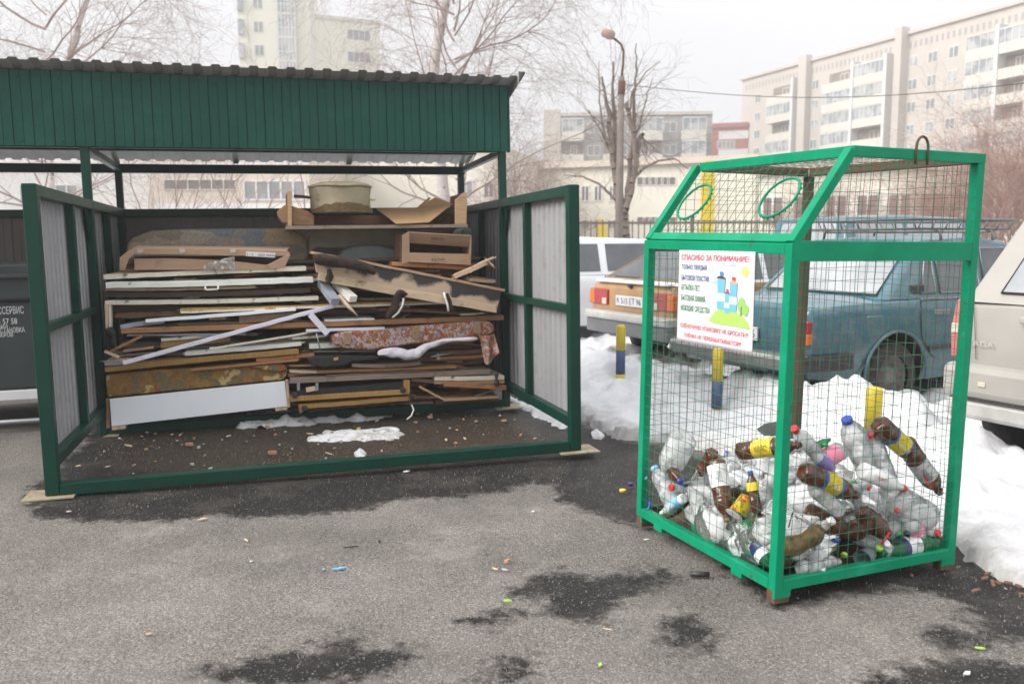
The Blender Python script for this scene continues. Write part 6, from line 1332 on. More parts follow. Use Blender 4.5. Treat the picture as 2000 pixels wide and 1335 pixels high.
# cardboard sheet in the tray
def quadsheet(pts, m, label, name, cat, th=.005):
    mb = MB(); n = len(pts); mb.add(pts, [tuple(range(n))]); o = mb.build(name, M[m], None, SHED, solid=th); return tag(o, label, cat)
cs = thing('cardboard_sheet', SHED @ Matrix.Translation(J(735, 408, Vt+.45)), 'folded tan cardboard sheet lying over the right half of the tray', 'cardboard'); oc = J(735, 408, Vt+.45)
def cq(pts, nm): mb = MB(); mb.add([p-oc for p in pts], [tuple(range(len(pts)))]); mb.build(nm, M['card2'], cs, recenter=False, solid=.005)
M['card2'] = mat('tan_cardboard', (.42, .26, .13), (.36, .22, .11), scale=3, rough=.9, st=(1, 1, 6), bump=.1)
cq([J(735, 408, 2.15), J(813, 407, 2.15), J(838, 434, Vt+.0), J(774, 437, Vt-.02)], 'flat_half'); cq([J(813, 407, 2.15), J(850, 386, 2.1), J(884, 398, 1.95), J(838, 434, Vt)], 'raised_half')
cq([J(813, 406, 2.16), J(838, 385, 2.16), J(842, 387, 2.16), J(818, 407, 2.16)], 'rear_flap')
# open box with printing
bo = J(786, 515, 1.60); bxo = thing('open_box', SHED @ Matrix.Translation(bo), 'open brown cardboard box lying on its side with printed flaps', 'cardboard box')
def bq(pts, m='card', nm='flap', par=None):
    mb = MB(); mb.add([p-bo for p in pts], [tuple(range(len(pts)))]); return mb.build(nm, M[m], par or bxo, recenter=False, solid=.006)
v0_, v1_ = 1.58, 1.95
A0, A1, A2, A3 = J(799, 453, v0_), J(920, 460, v0_), J(919, 517, v0_), J(799, 511, v0_); dv_ = Vector((0, v1_-v0_, 0)); off = Vector((-.06, 0, -.02))
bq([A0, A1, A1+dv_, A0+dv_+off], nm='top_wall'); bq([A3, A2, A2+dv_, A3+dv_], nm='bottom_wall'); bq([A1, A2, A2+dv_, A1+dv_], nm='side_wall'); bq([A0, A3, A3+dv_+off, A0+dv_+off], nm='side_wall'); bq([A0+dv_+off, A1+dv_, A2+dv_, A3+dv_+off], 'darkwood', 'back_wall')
bq([A0, A3, J(786, 515, v0_-.02), J(786, 459, v0_-.02)], nm='left_flap')
f1 = bq([A0, A1, J(918, 482, v0_+.07), J(800, 474, v0_+.07)], nm='upper_flap'); f2 = bq([J(799, 493, v0_-.003), J(918, 496, v0_-.003), A2, A3], nm='lower_flap')
def btext(s, px, py, v, w, h_, par, flip=False):
    p = J(px, py, v)-bo; Mt = Matrix(((1, 0, 0, p.x), (0, 0, -1, p.y), (0, 1, 0, p.z), (0, 0, 0, 1)))
    if flip: Mt = Mt @ Matrix.Translation((w, h_, 0)) @ Matrix.Rotation(math.pi, 4, 'Z')
    text(s, M['ink'], par, Mt, width=w, height=h_)
btext("ZALMAN", 843, 469, v0_+.018, .11, .026, f1, True); btext("ZM-T4", 843, 509, v0_-.012, .11, .018, f2, True)
board(767, 515, 912, 524, 8, 1.62, .5, 'orange', 'orange brown shelf board directly under the open printed box', 'shelf board')
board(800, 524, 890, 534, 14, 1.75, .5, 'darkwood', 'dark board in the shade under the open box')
# slats at the right: broken pale pieces
for i, (x0, y0, x1, y1, th) in enumerate(((888, 540, 952, 512, 9), (915, 531, 945, 514, 8), (935, 516, 966, 503, 4), (950, 505, 965, 520, 3))):
    board(x0, y0, x1, y1, th, 1.50, .04, 'palew', ['broken pale wooden slat leaning up at the right end of the pile', 'second broken slat piece beneath the leaning pale slat', 'splintered tip of the leaning pale slat', 'little splinter hanging from the slat tip'][i], 'lath', 'broken_lath', jag=.01)
# big scorched door lying aslant + timber
pts = [(612,497),(980,567),(972,600),(880,583),(760,560),(618,532)]
o = slab(pts, 1.38, .05, 'scorched', 'pale door scorched black along its top, lying aslant on the right', 'door', 'scorched_door', .003)
bm = bmesh.new(); bm.from_mesh(o.data); bmesh.ops.subdivide_edges(bm, edges=bm.edges, cuts=8, use_grid_fill=True); bm.to_mesh(o.data); bm.free()
at = o.data.attributes.new('soot', 'FLOAT', 'POINT'); vals = []
for v_ in o.data.vertices:
    q = SHEDi @ (o.matrix_world @ v_.co + (o.location if o.matrix_world.translation.length < 1e-6 else Vector((0, 0, 0)))); top = J(612, 497, 1.38); t2 = J(980, 567, 1.38); f = (q.x-top.x)/(t2.x-top.x); zt_l = top.z+(t2.z-top.z)*f
    vals.append(.52-(zt_l-q.z)*3.6)
at.data.foreach_set('value', vals)
board(612, 493, 986, 567, 5, 1.36, .40, 'pine', 'long wooden board edge along the top of the scorched door', 'board', edge='pine', v1=1.38)
board(622, 540, 974, 604, 15, 1.37, .25, 'palew', 'pale plank lying right beneath the scorched door', 'plank', 'pale_plank', jag=.03, bev=.003)
blob([(612,505),(640,508),(680,514),(715,522),(735,534)], [.042, .05, .045, .04, .026], 1.30, 'fur', 'roll of dark brown felt along the upper left edge of the scorched door', 'felt_roll', 'felt')
blob([(642,524),(644,540),(640,552)], [.02, .03, .016], 1.31, 'fur', 'small tuft of dark felt hanging by the left end of the scorched door', 'felt_tuft', 'felt', n=10)
blob([(795,576),(781,571),(774,586),(768,602),(755,620)], [.02, .03, .034, .032, .02], 1.32, 'fur', 'curled strip of dark felt hanging over the foam edged panel', 'felt_strip', 'felt', n=10)
blob([(873,573),(878,590),(882,612)], [.016, .024, .018], 1.33, 'fur', 'short strip of dark felt with white trim at right', 'felt_strip', 'felt', n=10)
for pts_, lb in (([(788,582),(786,596),(778,610),(766,620)], 'white curved trim strip beside the curled dark felt'), ([(867,571),(870,582),(874,594),(876,608)], 'short white trim strip beside the right felt strip')):
    mb = MB(); P_ = [J(x, y, 1.31) for x, y in pts_]; mb.tube(P_, .0085, 6); tag(mb.build('trim_strip', M['creamw'], None, SHED), lb, 'trim')
for i, (x0, y0, x1, y1, w_p, m) in enumerate(((628, 552, 655, 589, 17, 'bluegrey'), (655, 553, 690, 584, 16, 'creamw'))):
    a, b = Jw(x0, y0, 1.55), Jw(x1, y1, 1.30); mb = MB(); wd = w_p/250; mb.beam(a, b, wd, wd*.8); tag(mb.build('painted_timber', M[m], bevel=.003), ['grey painted square timber pointing out of the pile under the scorched door', 'white painted timber end right of the grey timber'][i], 'timber')
mb = MB(); mb.tube([J(661, 578, 1.36), J(680, 598, 1.30), J(699, 617, 1.26)], [.020, .016, .003], 6); tag(mb.build('wood_splinter', M['palew'], None, SHED), 'sharp pale wood splinter pointing down in the middle of the pile', 'splinter')
# left-side black rag
blob([(212,640),(216,650),(222,664),(226,676)], [.02, .028, .022, .012], 1.44, 'black', 'black rag stuffed in at the left end of the pile', 'black_rag', 'rag')
mb = MB(); mb.tube([J(x, y, v) for x, y, v in ((804, 790, 1.44), (808, 800, 1.40), (803, 812, 1.36), (795, 818, 1.33))], .006, 6); tag(mb.build('cable_scrap', M['creamw'], None, SHED), 'white cable scrap hanging to the ground in front of the ribbed frames', 'cable')
mb = MB(); mb.tube([J(x, y, 1.42) for x, y in ((618, 650), (622, 668), (626, 685))], .005, 6); tag(mb.build('metal_rod', M['metal'], None, SHED), 'thin metal rod hanging left of the printed couch cushion', 'rod')
mb = MB(); c = J(856, 696, 1.42); mb.tube([c+Vector((x, 0, z)) for x, z in ((-.06, 0), (-.02, .006), (.03, .012), (.10, .02))], .006, 8); mb.lathe([(-.01, .014), (.01, .014)], 14, M=Matrix.Translation(c+Vector((0, 0, -.012))) @ Matrix.Rotation(math.pi/2, 4, 'X')); mb.lathe([(-.01, .01), (.01, .01)], 14, M=Matrix.Translation(c+Vector((0, 0, .016))) @ Matrix.Rotation(math.pi/2, 4, 'X'))
tag(mb.build('hinge_arm', M['metal'], None, SHED), 'metal hinge arm with two rollers right of the white filling', 'hinge')
# ================================================================== bottles in the cage
CAl = CAGEi @ CAM; CR3 = CAGEi.to_3x3()
def inside(px, py, off=.05, zmin=.06):
    """cage-local point `off` behind the near mesh faces, not below the floor"""
    d = CR3 @ ray(px, py); ts = [(off-CAl.x)/d.x if d.x > 0 else -1, (off-CAl.y)/d.y]; t_ = max(ts); p = CAl+d*t_
    if p.z < zmin: t2 = (zmin-CAl.z)/d.z; p = CAl+d*t2; p.z = zmin
    p.x = min(max(p.x, .03), CW-.03); p.y = min(max(p.y, .03), CD-.03)
    return p
PROF = {
 'pet': [(0, .30), (.004, .62), (.02, .88), (.05, .98), (.09, 1), (.22, 1), (.235, .955), (.25, 1), (.275, 1), (.29, .955), (.305, 1), (.34, 1), (.345, .975), (.60, .975), (.605, 1), (.64, 1), (.655, .955), (.67, 1), (.72, .97), (.78, .86), (.84, .64), (.885, .42), (.91, .33), (.93, .31), (.935, .42), (.945, .42), (.95, .31), (.995, .31)],
 'jug': [(0, .6), (.01, .9), (.03, 1), (.2, 1), (.22, .93), (.26, .93), (.28, 1), (.5, 1), (.52, .93), (.56, .93), (.58, 1), (.72, .98), (.82, .8), (.90, .45), (.93, .34), (.99, .34)],
 'can': [(0, .85), (.01, 1), (.55, 1), (.62, .97), (.72, .80), (.80, .55), (.86, .42), (.90, .40), (.97, .40)],
 'cup': [(0, .72), (.01, .75), (.5, .88), (.97, 1.0), (1, 1.06)],
}
def bmesh_bottle(L, R, kind, crush=0, seed=0, n=22):
    mb = MB()
    def fn(z, r, t_):
        f = z/L; q = r
        if kind == 'pet' and f < .14: q *= 1-.22*(.5+.5*math.cos(5*t_))*(1-f/.14)
        if crush: q *= 1-crush*(.5+.5*mnoise.noise(Vector((math.cos(t_)*1.4+seed, math.sin(t_)*1.4, z*11))))*(1 if f < .86 else 0)
        return q
    mb.lathe([(z*L, r*R) for z, r in PROF[kind]], n, fn=fn, capt=(kind != 'cup'))
    if crush:
        for p in mb.v:
            k = min(max(p.z/L, 0), 1); p.x += crush*.10*math.sin(k*5+seed)*R*3; p.y += crush*.08*math.sin(k*7+seed*2)*R*3
    return mb
def label_band(L, R, z0_, z1_, kind='pet', crush=0, seed=0, ex=.0012):
    mb = MB(); 
    def rad(f):
        P_ = PROF[kind]
        for (a, ra), (b, rb_) in zip(P_, P_[1:]):
            if a <= f <= b: return ra+(rb_-ra)*(f-a)/(b-a+1e-9)
        return 1
    def fn(z, r, t_):
        q = r
        if crush: q *= 1-crush*(.5+.5*mnoise.noise(Vector((math.cos(t_)*1.4+seed, math.sin(t_)*1.4, z*11))))
        return q+ex
    k = 10; mb.lathe([(L*(z0_+(z1_-z0_)*i/k), rad(z0_+(z1_-z0_)*i/k)*R) for i in range(k+1)], 22, fn=fn, capb=False, capt=False)
    if crush:
        for p in mb.v:
            kk = min(max(p.z/L, 0), 1); p.x += crush*.10*math.sin(kk*5+seed)*R*3; p.y += crush*.08*math.sin(kk*7+seed*2)*R*3
    return mb
def orient(b, c, roll=0):
    d = (c-b).normalized(); q = d.to_track_quat('Z', 'Y').to_matrix().to_4x4(); return Matrix.Translation(b) @ q @ Matrix.Rotation(roll, 4, 'Z')
def bottle(pb, pc, R, m, label, kind='pet', cap=None, lab=None, crush=.15, offb=.05, offc=.05, seed=0, name='bottle', cat='bottle', roll=0, L=None, wr=None, labs=None, bend=0):
    b = inside(*pb, off=offb, zmin=z0+R*.9+.01) if len(pb) == 2 else Vector(pb); c = inside(*pc, off=offc, zmin=z0+R*.6+.01) if len(pc) == 2 else Vector(pc)
    if L is None: L = (c-b).length
    dv = (c-b).normalized()
    for _ in range(3):
        e_ = b+dv*L; sh = Vector((0, 0, 0))
        for ax, lo_, hi_ in ((0, R*1.02+.008, CW-R-.008), (1, R*1.02+.008, CD-R-.008), (2, z0+R+.01, 9)):
            m_ = min(b[ax], e_[ax]); M_ = max(b[ax], e_[ax])
            if m_ < lo_: sh[ax] += lo_-m_
            elif M_ > hi_: sh[ax] -= M_-hi_
        b = b+sh
    c = b+dv*L
    t_ = thing(name, CAGE @ orient(b, c, roll), label, cat); cr = crush
    bmesh_bottle(L, R, kind, cr, seed).build('bottle_body' if name == 'bottle' else name+'_body', M[m], t_, recenter=False)
    if cap:
        mb = MB(); e_ = PROF[kind][-1][0]*L; k = crush*.10*math.sin(5+seed)*R*3 if crush else 0; r_ = R*PROF[kind][-1][1]*1.18
        mb.lathe([(e_-.018, r_), (e_+.002, r_), (e_+.004, r_*.9)], 16, M=Matrix.Translation((k, 0, 0))); mb.build('cap', M[cap], t_, recenter=False)
    for i, (z0_, z1_, lm) in enumerate(labs or ([lab] if lab else [])):
        lo = label_band(L, R, z0_, z1_, kind, cr, seed, ex=.0012+.0006*i).build('paper_label', M[lm], t_, recenter=False)
    if wr:
        s, z_, ang, w1, h1, wm = wr
        # writing: small letters standing just off the label
        Mt = Matrix.Rotation(ang, 4, 'Z') @ Matrix.Translation((R*1.04+.003, 0, L*z_)) @ Matrix(((0, 0, 1, 0), (0, 1, 0, 0), (1, 0, 0, 0), (0, 0, 0, 1)))
        Mt = Matrix.Rotation(ang, 4, 'Z') @ Matrix(((0, 0, 1, R*1.04+.004), (0, -1, 0, h1/2), (1, 0, 0, L*z_), (0, 0, 0, 1))) 
        Mt = Matrix.Rotation(ang, 4, 'Z') @ Matrix(((0, 0, 1, R*1.03+.004), (0, 1, 0, -h1/2), (-1, 0, 0, L*z_+w1), (0, 0, 0, 1)))
        text(s, M[wm], t_, Mt, width=w1, height=h1)
    return t_
def face_angle(t_obj):
    """roll angle of the side of the bottle that faces the camera"""
    q = t_obj.matrix_world.inverted() @ CAM; return math.atan2(q.y, q.x)
def write_on(t_, s, R, z_, w1, h1, wm, flip=False, L=.3):
    a = face_angle(t_); sgn = -1 if flip else 1
    # x of the writing along the bottle axis, y around it
    X_ = Vector((0, 0, sgn)); N_ = Vector((math.cos(a), math.sin(a), 0)); Y_ = N_.cross(X_)
    o_ = N_*(R*1.02+.003) - Y_*h1/2 + Vector((0, 0, z_*L)) - X_*w1/2
    text(s, M[wm], t_, Matrix(((X_.x, Y_.x, N_.x, o_.x), (X_.y, Y_.y, N_.y, o_.y), (X_.z, Y_.z, N_.z, o_.z), (0, 0, 0, 1))), width=w1, height=h1)
# ---- heap filling: film bags under everything, then clear bottles
def heap(x, y): return .10+.30*math.exp(-((x-.55)**2+(y-.62)**2)/.20)+.06*mnoise.noise(Vector((x*4, y*4, 0)))
def bagmesh(cx, cy, cz, sx_, sy_, sz_, seed, m, label, n=34, group=None, name='plastic_bag'):
    mb = MB(); vs = []
    for j in range(n//2+1):
        ph = math.pi*j/(n//2)
        for i in range(n):
            th = 2*math.pi*i/n; d = Vector((math.cos(th)*math.sin(ph), math.sin(th)*math.sin(ph), math.cos(ph)))
            rr = 1+.30*mnoise.noise(d*2.1+Vector((seed, 0, 0)))+.20*abs(mnoise.noise(d*6+Vector((0, seed, 0))))+.10*mnoise.noise(d*14+Vector((0, 0, seed)))
            p = Vector((d.x*sx_*rr, d.y*sy_*rr, d.z*sz_*rr)); p += Vector((cx, cy, cz)); p.z = max(p.z, z0+.012); p.x = min(max(p.x, .015), CW-.015); p.y = min(max(p.y, .015), CD-.015); vs.append(p)
    fs = [(j*n+i, j*n+(i+1) % n, (j+1)*n+(i+1) % n, (j+1)*n+i) for j in range(n//2) for i in range(n)]
    mb.add(vs, fs, 0, True); o = mb.build(name, M[m], None, CAGE, fix=False); return tag(o, label, 'plastic bag', group)
bagmesh(.18, .20, .20, .16, .16, .12, 1, 'bag', 'crumpled clear bag behind the near corner post of the cage')
bagmesh(.45, .30, .22, .22, .17, .12, 2, 'bag', 'big crumpled clear film bag in the middle of the bottle heap')
bagmesh(.28, .14, .16, .15, .10, .085, 3, 'petmilk', 'whitish bag lying at the bottom right of the near corner post')
bagmesh(.30, .65, .22, .20, .22, .16, 4, 'bag', 'wide clear bag on the left half of the heap')
bagmesh(.62, .62, .26, .24, .24, .15, 5, 'bag', 'clear bag topping the heap at the back of the cage')
bagmesh(.80, .30, .20, .16, .18, .13, 6, 'bag', 'clear bag under the green bottle at the right')
bagmesh(.08, .52, .15, .07, .12, .10, 7, 'bag', 'crumpled clear bag pressed against the left face wires')
bagmesh(.12, .30, .13, .10, .08, .07, 8, 'petmilk', 'torn milky grey bag low behind the left face near the corner')
hr = random.Random(31)
protos = []
for i, (L, R, m, cap, kind, cr) in enumerate(((.30, .047, 'pet', 'white_p', 'pet', .5), (.32, .050, 'pet', 'blue', 'pet', .6), (.27, .044, 'petmilk', 'red', 'pet', .65), (.33, .056, 'petmilk', None, 'jug', .5), (.25, .036, 'petmilk', 'white_p', 'can', .15), (.30, .045, 'petbrownc', 'blue', 'pet', .3), (.22, .034, 'pet', 'green_p', 'pet', .5))):
    p = thing('bottle', CAGE, 'x', 'bottle'); bmesh_bottle(L, R, kind, cr, i*3.1).build('bottle_body', M[m], p, recenter=False)
    if cap:
        mb = MB(); e_ = PROF[kind][-1][0]*L; r_ = R*PROF[kind][-1][1]*1.18; k = cr*.10*math.sin(5+i*3.1)*R*3; mb.lathe([(e_-.018, r_), (e_+.002, r_), (e_+.003, r_*.8)], 14, M=Matrix.Translation((k, 0, 0))); mb.build('cap', M[cap], p, recenter=False)
    protos.append((p, L, R, m))
used = set(); lb_of = {0: ('crushed clear plastic bottle with a white cap lying in the cage heap', 'clear bottles with white caps in the heap'), 1: ('crushed clear plastic bottle with a blue cap lying in the cage heap', 'clear bottles with blue caps in the heap'), 2: ('squashed clear plastic bottle with a red cap lying in the cage heap', 'clear bottles with red caps in the heap'), 3: ('big milky ribbed bottle without a cap lying in the cage heap', 'milky ribbed bottles in the heap'), 4: ('small milky white flask lying in the cage heap', 'milky white flasks in the heap'), 5: ('brown clear bottle with a blue cap half hidden in the cage heap', 'half hidden brown bottles in the heap'), 6: ('short squashed clear bottle with a green cap lying in the cage heap', 'clear bottles with green caps in the heap')}
cnt = 0
for gi in range(84):
    x, y = hr.uniform(.10, CW-.12), hr.uniform(.10, CD-.10); top = heap(x, y)
    zc = z0+.05+max(0, top-.05)*(hr.random()**.6)
    d = Vector((hr.gauss(0, 1), hr.gauss(0, 1), hr.gauss(0, .35))).normalized(); k = hr.choices(range(7), (6, 4, 4, 3, 4, 1.5, 3))[0]; p, L, R, m = protos[k]
    c = Vector((x, y, zc)); b = c-d*L/2; e_ = c+d*L/2
    for q in (b, e_):
        q.x = min(max(q.x, R+.012), CW-R-.012); q.y = min(max(q.y, R+.012), CD-R-.012); q.z = max(q.z, z0+R+.012)
    Mb = CAGE @ orient(b, b+(e_-b).normalized()*L, hr.uniform(0, 6)) 
    if (e_-b).length < L*.8: continue
    lb, gp = lb_of[k]
    if k in used: dup(p, Mb, lb, gp)
    else: p.matrix_world = Mb; p['label'] = lb; p['group'] = gp; used.add(k)
for k, (p, L, R, m) in enumerate(protos):
    if k not in used:
        for ch in list(p.children): bpy.data.objects.remove(ch)
        bpy.data.objects.remove(p)
# ---- the ones the photo shows one by one: left face
t_ = bottle((1318, 850), (1268, 905), .075, 'petmilk', 'large milky white canister standing at the left end of the heap', 'can', offb=.12, offc=.10, crush=.2, L=.26, name='canister', cat='canister')
bottle((1302, 985), (1268, 925), .052, 'pet', 'big clear bottle with a light blue cap at the left end of the cage', 'jug', cap='sky_b', offb=.06, offc=.06, L=.26, seed=2)
bottle((1308, 900), (1328, 945), .040, 'petbrown', 'crushed brown bottle with a blue cap on the left side of the heap', offb=.12, offc=.05, cap='blue', crush=.5, seed=3, L=.20)
mb = MB(); c = inside(1258, 983, .03); mb.tube([c+Vector((.02*math.cos(a), .035*math.sin(a), .03*math.sin(a+1))) for a in [i*.5 for i in range(12)]], .007, 8, closed=True); tag(mb.build('canister_ring', M['blue'], None, CAGE), 'blue plastic carrying ring in the lower left corner of the cage', 'plastic ring')
t_ = bottle((1334, 972), (1288, 1003), .026, 'white_p', 'small white bottle with a bright blue label low on the left face', 'can', lab=(.1, .5, 'sky_b'), offb=.06, offc=.03, crush=.08)
bottle((1328, 998), (1298, 1022), .030, 'petbrown', 'dark brown bottle end under the small white and blue bottle', offb=.07, offc=.05, crush=.3, L=.16)
bottle((1345, 1000), (1385, 1050), .045, 'pet', 'squashed clear bottle with a red cap at the bottom of the left face', offb=.06, offc=.05, crush=.5, cap='red', seed=5, L=.22)
bottle((1385, 1040), (1345, 950), .045, 'pet', 'knobbly clear bottle standing aslant on the left face', 'jug', offb=.05, offc=.06, crush=.4, seed=8)
t_ = bottle((1388, 898), (1412, 1018), .046, 'petbrown', 'dark brown bottle with a silvery white label hanging neck down on the left face', labs=[(.10, .46, 'white_p')], cap='brown', offb=.05, offc=.03, crush=.12, seed=1); write_on(t_, "|||||||||| 5", .046, .28, .05, .03, 'ink', L=.3)
bottle((1392, 882), (1380, 905), .04, 'petbrown', 'brown bottle base peeping above the silvery labelled bottle', offb=.12, offc=.12, crush=.3, L=.16, seed=4)
M['print_warm'] = cells('yellow_red_print', [(.75, .50, .02), (.72, .45, .02), (.65, .08, .03), (.75, .55, .05), (.20, .35, .05), (.72, .5, .03)], scale=50, warp=.1, rough=.4, bump=0)
M['print_kvas'] = cells('yellow_blue_print', [(.70, .56, .03), (.70, .56, .03), (.03, .10, .45), (.70, .56, .03), (.62, .55, .30), (.70, .50, .03)], scale=18, warp=.2, rough=.4, bump=0)
bottle((1452, 972), (1434, 1003), .040, 'print_warm', 'yellow and red printed plastic cup with its open end towards the viewer', 'cup', offb=.09, offc=.035, crush=0, name='plastic_cup', cat='plastic cup', L=.09)
mb = MB(); b = inside(1452, 972, .09); c = inside(1434, 1003, .035); mb.lathe([(0, .038), (.002, .038)], 20, M=orient(b, c) @ Matrix.Translation((0, 0, .084))); tag(mb.build('cup_lid', M['white_p'], None, CAGE), 'white inside lid of the yellow and red plastic cup', 'lid')
t_ = bottle((1440, 880), (1560, 868), .042, 'petbrown', 'brown bottle with a plain yellow label lying left of the near corner post', lab=(.30, .62, 'yellow'), offb=.06, offc=.08, crush=.15, seed=2, L=.30); write_on(t_, "КВАС", .042, .47, .06, .026, 'ink', L=.3)
bottle((1480, 1000), (1468, 940), .030, 'petbrown', 'small dark bottle with blue cap and yellow label behind the printed cup', cap='blue', lab=(.55, .75, 'yellow'), offb=.07, offc=.06, crush=.4, L=.17)
bottle((1470, 1045), (1500, 1088), .050, 'petgreen', 'green bottle with a white and navy label low beside the near corner post', labs=[(.35, .75, 'white_p'), (.45, .62, 'navy')], offb=.05, offc=.045, crush=.15, L=.26)
bottle((1486, 1010), (1496, 1060), .038, 'pet', 'clear ribbed cup stuck between the green bottle and the wires', 'jug', offb=.035, offc=.035, crush=.1, name='ribbed_cup', cat='plastic cup', L=.13)
bagmesh(.06, .28, .50, .02, .02, .015, 5, 'black', 'x').name = 'tmp'
bpy.data.objects.remove(bpy.data.objects['tmp'])
mb = MB(); P4 = [inside(1478, 838, .16), inside(1495, 827, .22), inside(1525, 822, .22), inside(1525, 850, .14), inside(1492, 850, .14)]; mb.add(P4, [(0, 1, 2, 3, 4)]); tag(mb.build('black_tray', M['blackp'], None, CAGE, solid=.004), 'black plastic tray piece on top of the heap left of the corner post', 'tray')
for i, (a, b, c, d) in enumerate(((1400, 1062, 1432, 1068), (1448, 1080, 1478, 1098))):
    bottle((a, b), (c, d), .026, 'blackp', ['black plastic bottle low on the left face near the middle', 'black bottle at the very bottom beside the green bottle'][i], 'can', offb=.05, offc=.05, crush=.3, L=.13)
# ---- right face
def kvas(pb, pc, label, offb, offc, Ls, seed, labs, R=.047):
    t_ = bottle(pb, pc, R, 'petbrown', label, labs=labs, offb=offb, offc=offc, crush=.12, seed=seed, L=Ls); return t_
t_ = kvas((1568, 920), (1692, 975), 'dark brown bottle with a yellow label edged in blue lying across the right face', .06, .05, .33, 3, [(.28, .62, 'blue'), (.32, .58, 'print_kvas')]); write_on(t_, "Ж5", .049, .45, .04, .028, 'white_p', L=.33)
t_ = kvas((1716, 825), (1800, 905), 'upper brown bottle with a yellow and blue label propped high against the wires', .06, .05, .30, 5, [(.30, .66, 'blue'), (.34, .62, 'print_kvas')]); write_on(t_, "ЯЧМЕННЫЙ", .049, .48, .08, .022, 'white_p', L=.30)
t_ = kvas((1782, 862), (1858, 962), 'brown bottle with a clear grey label and black cap pointing down at the right', .05, .035, .34, 7, [(.34, .66, 'petmilk')]); write_on(t_, "ЖИВОЙ", .049, .50, .07, .026, 'navy', L=.34)
bottle((1700, 925), (1668, 850), .06, 'pet', 'clear five litre style jug with a blue ribbed cap behind the right face', 'jug', cap='blue', offb=.14, offc=.14, L=.30)
bottle((1735, 945), (1710, 872), .045, 'pet', 'clear bottle standing upright with a red cap in the middle of the right face', cap='red', offb=.10, offc=.10, L=.26)
t_ = bottle((1684, 918), (1768, 955), .036, 'white_p', 'opaque white bottle with red writing and red cap on the right face', 'can', cap='red', offb=.06, offc=.05, crush=.04); write_on(t_, "САНФИТ", .036, .32, .075, .016, 'red', L=.24)
bottle((1600, 1010), (1640, 1030), .047, 'petbrownc', 'brown see-through bottle base facing the viewer low on the right face', offb=.09, offc=.04, crush=.1, L=.22, roll=1)
bottle((1720, 1015), (1668, 1045), .047, 'petbrownc', 'second brown see-through bottle below the first, at the centre right', offb=.09, offc=.04, crush=.15, L=.25, seed=4)
bottle((1690, 1000), (1728, 1030), .042, 'petbrown', 'small dark brown bottle neck down between the two see-through brown ones', offb=.08, offc=.04, crush=.3, L=.17, seed=6)
bottle((1530, 1075), (1600, 1040), .050, 'petamber', 'golden amber bottle lying right behind the near corner post', offb=.05, offc=.05, crush=.25, L=.24, seed=1)
t_ = bottle((1835, 1060), (1722, 1085), .046, 'petgreen', 'dark green bottle with a white and navy label lying at the bottom right', labs=[(.36, .66, 'white_p'), (.56, .66, 'navy')], offb=.06, offc=.055, crush=.15, seed=9); write_on(t_, "Живая", .048, .47, .055, .02, 'ink', True, L=.3)
bottle((1700, 1085), (1680, 1100), .038, 'shell', 'round grey plastic jar standing at the bottom centre of the right face', 'cup', offb=.10, offc=.05, crush=0, name='grey_jar', cat='jar', L=.075)
bottle((1845, 1005), (1790, 985), .07, 'pet', 'large clear jug lying at the right corner of the cage', 'jug', offb=.09, offc=.10, crush=.1, L=.30, seed=3)
t_ = bottle((1795, 1045), (1765, 1010), .042, 'petmilk', 'milky bottle with a pink oval label at lower right', 'can', offb=.07, offc=.08, crush=.08, lab=(.25, .45, 'pink'))
bottle((1640, 880), (1590, 905), .045, 'petmilk', 'whitish bottle with a pink label at the top of the right side heap', 'can', lab=(.15, .5, 'pink'), offb=.14, offc=.12, crush=.2, L=.22)
bottle((1622, 915), (1595, 890), .03, 'petmilk', 'flat bottle with a purple label above the yellow labelled brown bottle', 'can', lab=(.1, .6, 'purple'), offb=.10, offc=.10, crush=.3, L=.15)
bottle((1590, 880), (1560, 846), .035, 'petmilk', 'white bottle with a small red cap just right of the near corner post', 'can', cap='red', offb=.12, offc=.10, L=.18)
bottle((1575, 880), (1605, 865), .022, 'petgreen', 'small green bottle peeping out at the top of the heap', offb=.15, offc=.15, crush=.4, L=.13)
bottle((1640, 1000), (1600, 960), .04, 'pet', 'clear bottle wrapped in film under the yellow labelled brown bottle', offb=.07, offc=.06, crush=.3, seed=7, L=.26)
bottle((1560, 1110), (1640, 1095), .045, 'petmilk', 'white bag like bottle at the bottom left of the right face', 'jug', offb=.05, offc=.05, crush=.5, L=.22, seed=11)
for i, (px, py, m, r, off) in enumerate(((1729, 1062, 'white_p', .018, .04), (1757, 1046, 'green_p', .017, .04), (1770, 1044, 'blackp', .015, .04), (1632, 1058, 'blue', .014, .04), (1715, 1072, 'lime', .016, .04), (1648, 1085, 'lime', .014, .05), (1848, 1052, 'yellow', .014, .05), (1751, 998, 'red', .012, .05), (1700, 955, 'red', .011, .05), (1535, 918, 'red', .012, .04), (1612, 872, 'green_p', .013, .12), (1372, 1002, 'red', .011, .04), (1258, 932, 'sky_b', .013, .03))):
    c = inside(px, py, off); mb = MB(); mb.lathe([(0, r), (.012, r), (.014, r*.85)], 16, M=Matrix.Translation(c) @ Matrix.Rotation(hr.uniform(-1, 1), 4, 'X') @ Matrix.Rotation(hr.uniform(-1, 1), 4, 'Y'))
    nm = {'white_p': 'white', 'green_p': 'green', 'blackp': 'black', 'sky_b': 'light blue'}.get(m, m)
    where = ['beside the green bottle', 'above the green bottle', 'above the green bottle next to the green cap', 'under the brown bottle bases', 'left of the green bottle', 'on the white bag at the bottom', 'in the bottom right corner', 'at the lower right beside the clear jug', 'below the white bottle with red writing', 'right behind the near corner post', 'on top of the heap', 'low on the left face beside the knobbly bottle', 'at the far left edge'][i]
    tag(mb.build('screw_top', M[m], None, CAGE), 'loose %s bottle cap %s' % (nm, where), 'bottle cap')
